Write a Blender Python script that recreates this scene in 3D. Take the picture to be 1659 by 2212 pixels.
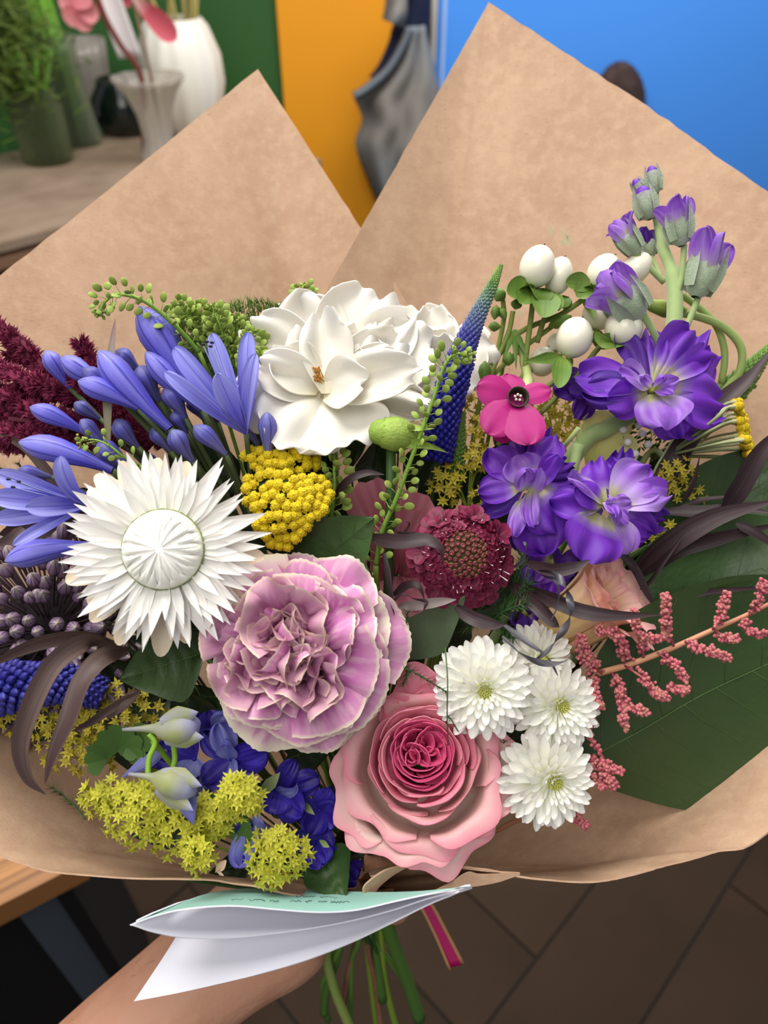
import bpy, math, random
from mathutils import Vector, Matrix, noise
random.seed(7)
R = math.radians
PI = math.pi
for o in list(bpy.data.objects):
    bpy.data.objects.remove(o, do_unlink=True)
SC = bpy.context.scene
COL = SC.collection

# ---------------------------------------------------------------- camera
W0, H0 = 1659.0, 2212.0
PITCH = 40.0
LENS = 26.0
F = LENS / 36.0 * H0                     # focal length in photo pixels
cam = bpy.data.cameras.new('camera')
camo = bpy.data.objects.new('camera', cam)
COL.objects.link(camo)
camo.location = (0, 0, 1.45)
camo.rotation_euler = (R(90 - PITCH), 0, 0)
cam.sensor_fit = 'VERTICAL'
cam.sensor_height = 36.0
cam.sensor_width = 27.0
cam.lens = LENS
cam.clip_start = 0.01
cam.clip_end = 50
cam.dof.use_dof = True
cam.dof.focus_distance = 0.295
cam.dof.aperture_fstop = 9.0
SC.camera = camo
CAM = Matrix.Translation((0, 0, 1.45)) @ Matrix.Rotation(R(90 - PITCH), 4, 'X')
CAMI = CAM.inverted()

# ---------------------------------------------------------------- light
w = bpy.data.worlds.new('shop_air')
SC.world = w
w.use_nodes = True
bg = w.node_tree.nodes['Background']
bg.inputs[0].default_value = (0.97, 0.97, 1.0, 1)
bg.inputs[1].default_value = 0.24
def area(name, loc, sx, sy, power, col=(1, 0.96, 0.9), rot=(0, 0, 0)):
    l = bpy.data.lights.new(name, 'AREA')
    l.shape = 'RECTANGLE'
    l.size, l.size_y, l.energy, l.color = sx, sy, power, col
    o = bpy.data.objects.new(name, l)
    o.location = loc
    o.rotation_euler = rot
    COL.objects.link(o)
area('ceiling_light_panel', (-0.5, 0.75, 2.7), 1.2, 1.2, 36)
area('ceiling_light_panel', (0.7, 1.9, 2.7), 1.2, 1.2, 38)
area('ceiling_light_panel', (-0.4, -0.9, 2.7), 1.2, 1.2, 16)
SC.view_settings.view_transform = 'Standard'
SC.view_settings.look = 'None'
SC.view_settings.gamma = 1.0
SC.view_settings.use_curve_mapping = False
SC.view_settings.exposure = 0.36

# ---------------------------------------------------------------- helpers
def C(px, py, d):
    """photo pixel at distance d along the view axis -> camera-aligned metres"""
    return Vector(((px - W0 / 2) / F * d, -(py - H0 / 2) / F * d, -d))
def ray(px, py):
    return (CAM.to_3x3() @ Vector(((px - W0 / 2) / F, -(py - H0 / 2) / F, -1)))
def at_z(px, py, z):
    r = ray(px, py); t = (z - 1.45) / r.z
    return Vector((0, 0, 1.45)) + r * t
def at_y(px, py, y):
    r = ray(px, py); t = y / r.y
    return Vector((0, 0, 1.45)) + r * t
def depth_of(p):
    return -(CAMI @ p).z

def lin(h):
    h = h.lstrip('#')
    out = []
    for i in (0, 2, 4):
        c = int(h[i:i + 2], 16) / 255.0
        out.append(c / 12.92 if c <= 0.04045 else ((c + 0.055) / 1.055) ** 2.4)
    return (out[0], out[1], out[2], 1.0)

MATS = {}
def mat(name, stops, rough=0.55, trans=0.0, streak=None, spot=None, edge=None, bump=None,
        spec=0.35, jitter=0.0, axis='V', sheen=0.0, coat=0.0, ribs=None):
    """procedural material: colour ramp along the piece, optional streaks (along V), noise spots,
    coloured rim, bump, and a small value change from piece to piece"""
    if name in MATS:
        return MATS[name]
    m = bpy.data.materials.new(name)
    m.use_nodes = True
    nt = m.node_tree
    N, L = nt.nodes, nt.links
    N.clear()
    out = N.new('ShaderNodeOutputMaterial')
    p = N.new('ShaderNodeBsdfPrincipled')
    p.inputs['Roughness'].default_value = rough
    p.inputs['Specular IOR Level'].default_value = spec
    if sheen: p.inputs['Sheen Weight'].default_value = sheen
    if coat:
        p.inputs['Coat Weight'].default_value = coat
        p.inputs['Coat Roughness'].default_value = 0.25
    uv = N.new('ShaderNodeUVMap')
    sep = N.new('ShaderNodeSeparateXYZ')
    L.new(uv.outputs[0], sep.inputs[0])
    if isinstance(stops, str): stops = [(0, stops)]
    cr = N.new('ShaderNodeValToRGB')
    e = cr.color_ramp.elements
    e[0].position, e[0].color = stops[0][0], lin(stops[0][1])
    e[1].position, e[1].color = stops[-1][0] if len(stops) > 1 else 1, lin(stops[-1][1])
    for s in stops[1:-1]:
        q = e.new(s[0]); q.color = lin(s[1])
    L.new(sep.outputs['Y' if axis == 'V' else 'X'], cr.inputs[0])
    col = cr.outputs[0]
    def mixc(a, fac, hexc, amt):
        mx = N.new('ShaderNodeMix'); mx.data_type = 'RGBA'
        mu = N.new('ShaderNodeMath'); mu.operation = 'MULTIPLY'; mu.inputs[1].default_value = amt
        L.new(fac, mu.inputs[0]); L.new(mu.outputs[0], mx.inputs[0])
        L.new(a, mx.inputs[6]); mx.inputs[7].default_value = lin(hexc)
        return mx.outputs[2]
    def nz(vec, scale, lo, hi, detail=3):
        t = N.new('ShaderNodeTexNoise'); t.inputs['Scale'].default_value = scale
        t.inputs['Detail'].default_value = detail
        L.new(vec, t.inputs['Vector'])
        mr = N.new('ShaderNodeMapRange'); mr.inputs[1].default_value = lo; mr.inputs[2].default_value = hi
        L.new(t.outputs[0], mr.inputs[0])
        return mr.outputs[0]
    oi = N.new('ShaderNodeObjectInfo')
    if streak:                           # (hex, amount, across, along[, lo, hi])
        cx = N.new('ShaderNodeCombineXYZ')
        a = N.new('ShaderNodeMath'); a.operation = 'MULTIPLY'; a.inputs[1].default_value = streak[2]
        b = N.new('ShaderNodeMath'); b.operation = 'MULTIPLY'; b.inputs[1].default_value = streak[3]
        c = N.new('ShaderNodeMath'); c.operation = 'MULTIPLY'; c.inputs[1].default_value = 37.0
        L.new(sep.outputs[0], a.inputs[0]); L.new(sep.outputs[1], b.inputs[0]); L.new(oi.outputs['Random'], c.inputs[0])
        L.new(a.outputs[0], cx.inputs[0]); L.new(b.outputs[0], cx.inputs[1]); L.new(c.outputs[0], cx.inputs[2])
        lo, hi = (streak[4], streak[5]) if len(streak) > 4 else (0.42, 0.68)
        sn = nz(cx.outputs[0], 1.0, lo, hi)
        col = mixc(col, sn, streak[0], streak[1])
        if not bump:
            bp = N.new('ShaderNodeBump'); bp.inputs['Strength'].default_value = 0.13; bp.inputs['Distance'].default_value = 0.0004
            L.new(sn, bp.inputs['Height']); L.new(bp.outputs[0], p.inputs['Normal'])
    tc = N.new('ShaderNodeTexCoord')
    if ribs:                             # (hex, amount, count) thin lines running along the piece
        mu = N.new('ShaderNodeMath'); mu.operation = 'MULTIPLY'; mu.inputs[1].default_value = 2 * PI * ribs[2]
        co = N.new('ShaderNodeMath'); co.operation = 'COSINE'
        mr = N.new('ShaderNodeMapRange'); mr.inputs[1].default_value = ribs[3] if len(ribs) > 3 else 0.75; mr.inputs[2].default_value = 1.0
        L.new(sep.outputs[0], mu.inputs[0]); L.new(mu.outputs[0], co.inputs[0]); L.new(co.outputs[0], mr.inputs[0])
        col = mixc(col, mr.outputs[0], ribs[0], ribs[1])
    if spot:                             # (hex, amount, scale[, lo, hi])
        lo, hi = (spot[3], spot[4]) if len(spot) > 3 else (0.45, 0.7)
        col = mixc(col, nz(tc.outputs['Object'], spot[2], lo, hi), spot[0], spot[1])
    if edge:                             # (hex, amount, start) rim at the far end
        mr = N.new('ShaderNodeMapRange'); mr.inputs[1].default_value = edge[2]; mr.inputs[2].default_value = 1.0
        L.new(sep.outputs[1], mr.inputs[0])
        col = mixc(col, mr.outputs[0], edge[0], edge[1])
    if jitter:
        hs = N.new('ShaderNodeHueSaturation')
        mr = N.new('ShaderNodeMapRange'); mr.inputs[3].default_value = 1 - jitter; mr.inputs[4].default_value = 1 + jitter
        L.new(oi.outputs['Random'], mr.inputs[0]); L.new(mr.outputs[0], hs.inputs['Value'])
        L.new(col, hs.inputs['Color']); col = hs.outputs[0]
    L.new(col, p.inputs['Base Color'])
    if bump:                             # (scale, strength)
        t = N.new('ShaderNodeTexNoise'); t.inputs['Scale'].default_value = bump[0]; t.inputs['Detail'].default_value = 4
        L.new(tc.outputs['Object'], t.inputs['Vector'])
        bp = N.new('ShaderNodeBump'); bp.inputs['Strength'].default_value = bump[1]; bp.inputs['Distance'].default_value = 0.002
        L.new(t.outputs[0], bp.inputs['Height']); L.new(bp.outputs[0], p.inputs['Normal'])
    if trans:
        tr = N.new('ShaderNodeBsdfTranslucent'); L.new(col, tr.inputs[0])
        mx = N.new('ShaderNodeMixShader'); mx.inputs[0].default_value = trans
        L.new(p.outputs[0], mx.inputs[1]); L.new(tr.outputs[0], mx.inputs[2]); L.new(mx.outputs[0], out.inputs[0])
    else:
        L.new(p.outputs[0], out.inputs[0])
    MATS[name] = m
    return m

class G:
    """collects vertices and faces with uvs"""
    def __init__(s): s.v, s.f, s.uv = [], [], []
    def grid(s, fn, nu, nv, us=None, vs=None, close=False):
        b = len(s.v)
        for j in range(nv + 1):
            v = vs[j] if vs else j / nv
            for i in range(nu + 1):
                u = us[i] if us else i / nu
                s.v.append(Vector(fn(u, v))); s.uv.append((u, v))
        for j in range(nv):
            for i in range(nu):
                a = b + j * (nu + 1) + i
                s.f.append((a, a + 1, a + nu + 2, a + nu + 1))
        return s
    def tube(s, pts, rad, n=6, cap=True, v0=0.0, v1=1.0):
        pts = [Vector(p) for p in pts]
        m = len(pts)
        if not isinstance(rad, (list, tuple)): rad = [rad] * m
        t0 = (pts[1] - pts[0]).normalized()
        x = t0.orthogonal().normalized()
        b = len(s.v)
        for i in range(m):
            t = (pts[min(i + 1, m - 1)] - pts[max(i - 1, 0)])
            t = t.normalized() if t.length > 1e-12 else t0
            x = (x - t * x.dot(t))
            x = x.normalized() if x.length > 1e-9 else t.orthogonal().normalized()
            y = t.cross(x)
            for k in range(n):
                a = 2 * PI * k / n
                s.v.append(pts[i] + (x * math.cos(a) + y * math.sin(a)) * rad[i])
                s.uv.append((k / n, v0 + (v1 - v0) * i / (m - 1)))
        for i in range(m - 1):
            for k in range(n):
                a = b + i * n + k; c = b + i * n + (k + 1) % n
                s.f.append((a, c, c + n, a + n))
        if cap:
            s.f.append(tuple(b + k for k in range(n - 1, -1, -1)))
            s.f.append(tuple(b + (m - 1) * n + k for k in range(n)))
        return s
    def lathe(s, prof, n=12, M=None):
        b = len(s.v)
        m = len(prof)
        for j, (r, z) in enumerate(prof):
            for k in range(n):
                a = 2 * PI * k / n
                p = Vector((r * math.cos(a), r * math.sin(a), z))
                s.v.append(M @ p if M else p); s.uv.append((k / n, j / (m - 1)))
        for j in range(m - 1):
            for k in range(n):
                a = b + j * n + k; c = b + j * n + (k + 1) % n
                s.f.append((a, c, c + n, a + n))
        return s
    def blob(s, c, rx, ry=None, rz=None, nu=8, nv=5, M=None):
        ry = ry or rx; rz = rz or rx
        c = Vector(c)
        def fn(u, v):
            a, b = u * 2 * PI, (v - 0.5) * PI
            p = Vector((rx * math.cos(a) * math.cos(b), ry * math.sin(a) * math.cos(b), rz * math.sin(b)))
            return (M @ p if M else p) + c
        return s.grid(fn, nu, nv)
    def box(s, lo, hi, M=None):
        b = len(s.v)
        for z in (lo[2], hi[2]):
            for x, y in ((lo[0], lo[1]), (hi[0], lo[1]), (hi[0], hi[1]), (lo[0], hi[1])):
                p = Vector((x, y, z)); s.v.append(M @ p if M else p); s.uv.append(((x - lo[0]) / max(hi[0] - lo[0], 1e-6), (y - lo[1]) / max(hi[1] - lo[1], 1e-6)))
        for q in ((3, 2, 1, 0), (4, 5, 6, 7), (0, 1, 5, 4), (1, 2, 6, 5), (2, 3, 7, 6), (3, 0, 4, 7)):
            s.f.append(tuple(b + i for i in q))
        return s
    def add(s, g, M):
        b = len(s.v)
        s.v += [M @ p for p in g.v]; s.uv += g.uv
        s.f += [tuple(b + i for i in f) for f in g.f]
        return s
    def mesh(s, name, material, smooth=True):
        me = bpy.data.meshes.new(name)
        me.from_pydata([tuple(p) for p in s.v], [], s.f)
        ul = me.uv_layers.new(name='UVMap')
        li = [0] * len(me.loops)
        me.loops.foreach_get('vertex_index', li)
        flat = []
        for i in li: flat += s.uv[i]
        ul.data.foreach_set('uv', flat)
        if smooth: me.polygons.foreach_set('use_smooth', [True] * len(me.polygons))
        if material: me.materials.append(material)
        me.update()
        return me

def cat(pts, n=6):
    """Catmull-Rom through points (any dimension as Vector)"""
    pts = [Vector(p) for p in pts]
    P = [pts[0] * 2 - pts[1]] + pts + [pts[-1] * 2 - pts[-2]]
    out = []
    for i in range(1, len(P) - 2):
        a, b, c, d = P[i - 1], P[i], P[i + 1], P[i + 2]
        for k in range(n):
            t = k / n
            out.append(0.5 * ((2 * b) + (c - a) * t + (2 * a - 5 * b + 4 * c - d) * t * t + (3 * b - a - 3 * c + d) * t ** 3))
    out.append(pts[-1])
    return out
def bez(a, b, c, d, n=10):
    a, b, c, d = map(Vector, (a, b, c, d))
    return [a * (1 - t) ** 3 + b * 3 * t * (1 - t) ** 2 + c * 3 * t * t * (1 - t) + d * t ** 3 for t in [i / n for i in range(n + 1)]]

def obj(name, me, parent=None, M=None, label=None):
    o = bpy.data.objects.new(name, me)
    COL.objects.link(o)
    if parent is not None: o.parent = parent
    if M is not None: o.matrix_basis = M
    if label: o['label'] = label
    return o
def tag(o, label, category, group=None, kind=None):
    o['label'] = label; o['category'] = category
    if group: o['group'] = group
    if kind: o['kind'] = kind
    return o
def struct(name, me, parent=None, M=None):
    o = obj(name, me, parent, M)
    if parent is None: o['kind'] = 'structure'
    return o

class Thing:
    """a top-level Empty at a pixel/depth of the photograph; its parts are built in camera-aligned metres around it"""
    def __init__(s, name, label, category, px, py, d, group=None):
        s.d = d; s.k = d / F; s.b = C(px, py, d)
        s.o = bpy.data.objects.new(name, None)
        COL.objects.link(s.o)
        s.o.empty_display_size = 0.02
        s.o.matrix_basis = CAM @ Matrix.Translation(s.b)
        tag(s.o, label, category, group)
    def P(s, px, py, d=None):
        return C(px, py, d if d else s.d) - s.b
    def part(s, name, me, M=None, parent=None, label=None):
        return obj(name, me, parent or s.o, M, label)

def thick(o, t, offset=0.0):
    s = o.modifiers.new('thickness', 'SOLIDIFY'); s.thickness = t; s.offset = offset
    e = o.modifiers.new('crisp_rim', 'EDGE_SPLIT'); e.split_angle = R(55); e.use_edge_sharp = False
    return s
def orient(face=(0, 0, 1), roll=0.0, loc=(0, 0, 0)):
    z = Vector(face).normalized()
    up = Vector((0, 1, 0)) if abs(z.y) < 0.95 else Vector((0, 0, -1))
    x = up.cross(z).normalized()
    y = z.cross(x)
    M = Matrix((x, y, z)).transposed().to_4x4()
    return Matrix.Translation(loc) @ M @ Matrix.Rotation(roll, 4, 'Z')
def aim(loc, direction, scale=1.0, roll=0.0):
    """local +Z points along direction"""
    q = Vector(direction).normalized().to_track_quat('Z', 'Y').to_matrix().to_4x4()
    return Matrix.Translation(loc) @ q @ Matrix.Rotation(roll, 4, 'Z') @ Matrix.Scale(scale, 4)
def rz(a): return Matrix.Rotation(a, 4, 'Z')
def rx(a): return Matrix.Rotation(a, 4, 'X')
def ry(a): return Matrix.Rotation(a, 4, 'Y')
def tr(x, y, z): return Matrix.Translation((x, y, z))
def sc(s): return Matrix.Scale(s, 4)

def wprof(shape, v, c, base):
    if shape == 'fan':
        return base + (1 - base) * v ** 0.85
    if v < c:
        return base + (1 - base) * math.sin(PI / 2 * v / c)
    t = (v - c) / (1 - c)
    if shape == 'broad': return math.sqrt(max(0, 1 - (t * 0.86) ** 2.4))
    if shape == 'round': return max(0.02, math.sqrt(max(0, 1 - t * t)))
    if shape == 'spoon': return max(0.04, (1 - t ** 3) ** 0.6) if t < 1 else 0.04
    return max(0.01, (1 - t) ** 0.85)     # point
def petal(L, W, shape='round', c=0.6, base=0.2, a0=0.0, a1=0.0, a2=0.0, lat=0.0, ruf=0.0, rf=2.0, ph=0.0,
          nu=6, nv=8, serr=0.0, sn=9, arc=0.15, rough=0.0, seed=0, fold=0.0, twist=0.0, ew=0.0):
    """one petal: base at origin, along +Y, inner face +Z; the pitch bends as a0+a1*v+a2*v*v"""
    g = G()
    M = 40
    cy, cz = [0.0], [0.0]
    for i in range(M):
        t = (i + 0.5) / M
        a = a0 + a1 * t + a2 * t * t
        cy.append(cy[-1] + math.cos(a) * L / M); cz.append(cz[-1] + math.sin(a) * L / M)
    vs = [math.sin(PI / 2 * j / nv) if shape in ('round', 'spoon') else j / nv for j in range(nv + 1)]
    rnd = random.Random(seed)
    zig = [rnd.uniform(-1, 1) for _ in range(64)]
    def fn(u, v):
        uu = u * 2 - 1
        hw = W / 2 * wprof(shape, v, c, base)
        vv = v
        if shape in ('fan', 'broad'):
            vv = v * (1 - arc * abs(uu) ** 2.3) + ew * v ** 4 * (math.sin(4.3 * uu + seed) + 0.6 * math.sin(9.1 * uu + seed * 2.3))
            if serr and v > 0.7:
                q = (u * sn)
                tri = abs((q % 1) - 0.5) * 2
                vv += (tri - 0.5) * serr * (v - 0.7) / 0.3 + serr * 0.5 * zig[int(q) % 64] * (v - 0.7) / 0.3
        t = min(max(vv, 0), 1.15) * M
        i = min(int(t), M - 1)
        fr = t - i
        y = cy[i] + (cy[i + 1] - cy[i]) * fr
        z = cz[i] + (cz[i + 1] - cz[i]) * fr
        a = a0 + a1 * v + a2 * v * v
        if abs(lat) > 1e-4:
            f = uu * lat
            x = hw * math.sin(f) / lat
            h = hw * (1 - math.cos(f)) / lat
        else:
            x, h = uu * hw, 0.0
        h += ruf * L * v * v * math.sin(rf * PI * uu + ph) + fold * hw * abs(uu)
        if rough:
            h += rough * L * v * noise.noise(Vector((uu * 1.7 + seed * 3.1, v * 1.7, seed * 1.7)))
        if twist:
            ca, sa = math.cos(twist * v), math.sin(twist * v)
            x, h = x * ca - h * sa, x * sa + h * ca
        return (x, y - math.sin(a) * h, z + math.cos(a) * h)
    us = None
    return g.grid(fn, nu, nv, us, vs)

def petal_px(T, name, material, p0, p1, Wpx, tilt=0.0, yaw=0.0, parent=None, label=None, lift=0.0, **kw):
    """a petal from pixel p0 to pixel p1 (x, y[, depth]); tilt turns it about its own length"""
    a = T.P(*p0); b = T.P(*p1)
    kw.setdefault('a1', 0.0)
    Y = (b - a); L = Y.length; Y.normalize()
    z = Vector((0, 0, 1)); Z = (z - Y * z.dot(Y))
    Z = Z.normalized() if Z.length > 0.05 else Y.orthogonal().normalized()
    X = Y.cross(Z)
    M = Matrix((X, Y, Z)).transposed().to_4x4()
    M = Matrix.Translation(a) @ M @ ry(tilt)
    # keep the tip on target: counter the mean bend
    g = petal(L, Wpx * T.k, **kw)
    ty = sum(p.y for p in g.v[-3:]) / 3; tz = sum(p.z for p in g.v[-3:]) / 3
    ang = math.atan2(tz, ty)
    s = L / max(math.hypot(ty, tz), 1e-6)
    return T.part(name, g.mesh(name, material), M @ rx(-ang) @ sc(min(s, 1.6)), parent, label)

BINDP = (800, 1975, 0.395)
def stem_to_bind(T, start, back, r, material, name='stem', tail=None, spread=None, tailpts=None):
    """a stem from a flower's back to the hand; tail = pixel end below the hand"""
    a = T.P(*start) if len(start) == 3 and abs(start[0]) > 1.5 else Vector(start)
    a = Vector(a)
    sp = spread or (random.uniform(-35, 35), random.uniform(-10, 10), random.uniform(-0.012, 0.012))
    b = T.P(BINDP[0] + sp[0], BINDP[1] + sp[1], BINDP[2] + sp[2])
    d = (a - b).length
    pts = bez(a, a + Vector(back).normalized() * d * 0.3, b + Vector((0, 1, 0.1)) * d * 0.3, b, 9)
    if tail:
        pts += cat([b] + [T.P(*q) for q in tail], 3)[1:]
    g = G().tube(pts, r, 6)
    return T.part(name, g.mesh(name, material))
# ================================================================ the shop behind
M_plank = mat('brown_floor_tile', [(0, '#34261B'), (1, '#3B2C20')], rough=0.7, streak=('#302419', 0.75, 5, 1.2, 0.35, 0.7), spot=('#3E3026', 0.4, 3.0), jitter=0.16, spec=0.12)
M_grout = mat('dark_grout', '#1E1814', rough=0.9)
floor = struct('floor', G().box((-4, -2, -0.05), (4, 3.3, -0.004)).mesh('floor', M_grout))
pw, pn = 0.182, 4
ang = R(45)
U = Vector((math.cos(ang), math.sin(ang), 0)); Vv = Vector((-math.sin(ang), math.cos(ang), 0))
FO = Vector((0.271, 0.495, 0)) - U * 0.0
def plank_mesh():
    g = G(); a = 0.0025; L, Wd = pw * pn, pw
    g.box((a, a, -0.006), (L - a, Wd - a, 0.0))
    return g.mesh('plank', M_plank, smooth=False)
pm = plank_mesh()
for k in range(-14, 15):
    for m in range(-3, 4):
        ox, oy = k + m * pn, k - m * pn
        for vert in (0, 1):
            if vert: x, y, a2 = ox + pn + 1, oy - pn + 1, PI / 2
            else: x, y, a2 = ox, oy, 0
            p = FO + U * x * pw + Vv * y * pw
            q = p + (U if not vert else Vv) * pw * 2
            if q.y < -0.1 or q.y > 2.2 or abs(q.x) > 1.3 or q.length > 2.3: continue
            struct('plank', pm, floor, Matrix.Translation(p) @ rz(ang + a2))
YW = 3.0
M_wall = mat('pale_wall', '#B9B2A6', rough=0.9, spot=('#A79F92', 0.3, 2.0))
struct('wall_back', G().box((-4, YW + 0.06, 0), (4, YW + 0.16, 2.9)).mesh('wall_back', M_wall))

def xat(px, py, y): return at_y(px, py, y).x
M_green = mat('green_paint', '#35642F', rough=0.55, spot=('#284F28', 0.5, 1.2))
M_orange = mat('orange_paint', '#F0A01E', rough=0.55, spot=('#E0931A', 0.3, 1.5))
M_blue = mat('blue_paint', '#4C98FA', rough=0.5, spot=('#4892F4', 0.3, 1.2))
def panel(label, px0, px1, m, y0=YW - 0.02, top=2.2):
    a, b = xat(px0, 60, y0), xat(px1, 60, y0)
    o = obj('coloured_board', G().box((a, y0, 0.0), (b, y0 + 0.04, top)).mesh('coloured_board', m, False))
    return tag(o, label, 'panel')
panel('flat green panel behind the white ceramic vase', -420, 600, M_green, YW - 0.0)
panel('flat orange panel between the green and the blue one', 601, 905, M_orange)
bp = panel('wide flat bright blue panel at the upper right', 946, 2300, M_blue)
a = xat(953, 60, YW - 0.03); 
M_trim = mat('pale_metal', '#B9B6AE', rough=0.35, spec=0.6)
M_black = mat('matte_black', '#0C0C0E', rough=0.6)
# shade of the gap built as a black strip, then the panel's metal edge strip
o = obj('gap_shade', G().box((xat(906, 60, YW - 0.02), YW - 0.005, 0), (xat(932, 60, YW - 0.02), YW + 0.03, 2.2)).mesh('gap_shade', M_black, False))
tag(o, 'black upright strip for the shade in the gap left of the blue panel', 'gap_shade')
o = obj('edge_strip', G().tube([(xat(937, 60, YW - 0.03), YW - 0.03, z) for z in (0.0, 1.0, 2.2)], 0.011, 8).mesh('edge_strip', M_trim))
tag(o, 'narrow pale metal strip along the left edge of the blue panel', 'trim')
# reflection on the panel, painted as a thin pale blue strip
o = obj('highlight_strip', G().box((xat(956, 60, YW - 0.03), YW - 0.028, 0.86), (xat(963, 60, YW - 0.03), YW - 0.02, 2.2)).mesh('highlight_strip', mat('pale_blue_highlight', '#A9C8F0', rough=0.3), False), bp)

# denim garment hanging at the edge of the orange panel
YD = 2.86
M_denim = mat('grey_denim', [(0, '#7E868E'), (0.3, '#8E8A84'), (0.6, '#8A8681'), (0.75, '#7A7C7C'), (1, '#5A646A')], rough=0.9, spot=('#6E6A66', 0.5, 9))
M_navy = mat('navy_lining', '#141E3C', rough=0.85)
def dth(px, py, off=0.0):
    return at_y(px, py, YD - off)
T0 = bpy.data.objects.new('denim_jacket', None); COL.objects.link(T0)
T0.location = dth(880, 440)
tag(T0, 'grey denim jacket hanging in folds against the orange panel', 'jacket')
BI = Matrix.Translation(-T0.location)
def cloth(name, left, right, m, off=0.0, amp=0.012, fr=2.5, ph=0.0, nv=24, nu=16, bulge=0.05):
    lc = cat([Vector((p[0], p[1], 0)) for p in left], 8); rc = cat([Vector((p[0], p[1], 0)) for p in right], 8)
    def smp(c, v):
        t = v * (len(c) - 1); i = min(int(t), len(c) - 2); return c[i].lerp(c[i + 1], t - i)
    def fn(u, v):
        q = smp(lc, v).lerp(smp(rc, v), u)
        dd = off + bulge * math.sin(PI * u) + amp * math.sin(fr * 2 * PI * u + ph + v * 5) * (0.4 + v)
        return BI @ dth(q.x, q.y, dd)
    o = obj(name, G().grid(fn, nu, nv).mesh(name, m), T0)
    s = o.modifiers.new('thickness', 'SOLIDIFY'); s.thickness = 0.006
    return o
cloth('front', [(880, 58), (862, 100), (838, 140), (800, 172), (764, 204), (776, 236), (782, 262), (768, 300), (774, 332), (790, 372), (806, 412), (822, 450)],
      [(915, 55), (922, 90), (934, 140), (945, 190), (950, 230), (950, 270), (950, 300), (945, 330), (945, 360), (945, 400), (945, 430), (940, 460)], M_denim, 0.03, 0.03, 2.4, 0.6)
cloth('sleeve', [(834, -40), (836, 0), (832, 25), (829, 42)], [(872, -40), (876, 0), (876, 30), (868, 60)], M_denim, 0.07, 0.008, 1.0)
cloth('lining', [(862, -40), (872, 10), (850, 60), (842, 90), (820, 140), (800, 168)], [(930, -40), (928, 10), (925, 60), (918, 90), (905, 140), (860, 168)], M_navy, 0.0, 0.006, 1.0)
cloth('hem', [(884, 60), (862, 104), (832, 150), (790, 186), (762, 203)], [(892, 62), (872, 110), (842, 158), (800, 196), (772, 214)], mat('pale_denim', '#69747F', rough=0.9), 0.075, 0.002, 1.0, nu=4)
# dark rounded bag hung on the blue panel
M_bag = mat('dark_brown_suede', [(0, '#2E2220'), (1, '#43302C')], rough=0.85, spot=('#574542', 0.5, 30))
pb = at_y(1330, 250, YW - 0.085)
kb = depth_of(pb) / F
def bagf(u, v):
    a, b = u * 2 * PI, (v - 0.5) * PI
    r = 1 + 0.16 * max(0, math.cos(a - 2.0)) ** 4 * math.cos(b)
    return (math.cos(a) * math.cos(b) * 62 * kb * r, math.sin(b) * 0.06, math.sin(a) * math.cos(b) * 92 * kb * r)
o = obj('bag', G().grid(bagf, 24, 10).mesh('bag', M_bag), None, Matrix.Translation(pb))
tag(o, 'dark brown rounded bag hung on the blue panel behind the paper', 'bag')

# ---------------------------------------------------------------- display table, upper left
ZT = 0.85
M_ttop = mat('worn_beige_wood', [(0, '#8A7766'), (1, '#94816F')], rough=0.5, spot=('#6E5C4B', 0.6, 7), streak=('#A39080', 0.5, 3, 12))
M_tedge = mat('brown_wood_moulding', [(0, '#7A5C48'), (1, '#8D6D56')], rough=0.5, streak=('#5A4030', 0.5, 3, 10))
tp = Vector((-0.855, 1.647, 0)); tu = R(45)
TM = Matrix.Translation(tp) @ rz(tu)
tb = bpy.data.objects.new('display_table', None); COL.objects.link(tb); tb.matrix_basis = TM
tag(tb, 'worn wooden display table holding the vases at the upper left', 'table')
obj('table_top', G().box((-1.3, 0, ZT - 0.02), (0.95, 0.72, ZT)).mesh('table_top', M_ttop, False), tb)
for i, (ins, h0, h1) in enumerate(((0.012, 0.02, 0.034), (0.0, 0.034, 0.056), (0.02, 0.056, 0.075))):
    obj('moulding', G().box((-1.3, ins, ZT - h1), (0.95, 0.70, ZT - h0)).mesh('moulding', M_tedge, False), tb)
obj('base_cabinet', G().box((-1.25, 0.06, 0), (0.9, 0.68, ZT - 0.075)).mesh('base_cabinet', M_black, False), tb)

def glass(name, tint, rough=0.08, body=0.25):
    m = bpy.data.materials.new(name); m.use_nodes = True
    N, L = m.node_tree.nodes, m.node_tree.links
    p = N['Principled BSDF']
    p.inputs['Base Color'].default_value = lin(tint); p.inputs['Roughness'].default_value = rough; p.inputs['Specular IOR Level'].default_value = 0.8
    t = N.new('ShaderNodeBsdfTransparent'); t.inputs[0].default_value = lin(tint)
    lw = N.new('ShaderNodeLayerWeight'); lw.inputs[0].default_value = 0.35
    mr = N.new('ShaderNodeMapRange'); mr.inputs[3].default_value = body; mr.inputs[4].default_value = 0.32
    L.new(lw.outputs['Facing'], mr.inputs[0])
    mx = N.new('ShaderNodeMixShader'); L.new(mr.outputs[0], mx.inputs[0])
    L.new(t.outputs[0], mx.inputs[1]); L.new(p.outputs[0], mx.inputs[2]); L.new(mx.outputs[0], N['Material Output'].inputs[0])
    return m
GL = glass('clear_glass', '#DDE4D0', 0.08, 0.05); GLG = glass('green_tinted_glass', '#C2CCA6', 0.08, 0.05)
M_stemg = mat('fresh_green_stem', [(0, '#4E7A1E'), (1, '#5E8C28')], rough=0.5, jitter=0.2)
M_fern = mat('feathery_green', [(0, '#3E561C'), (1, '#7E923E')], rough=0.6, trans=0.3)
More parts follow.
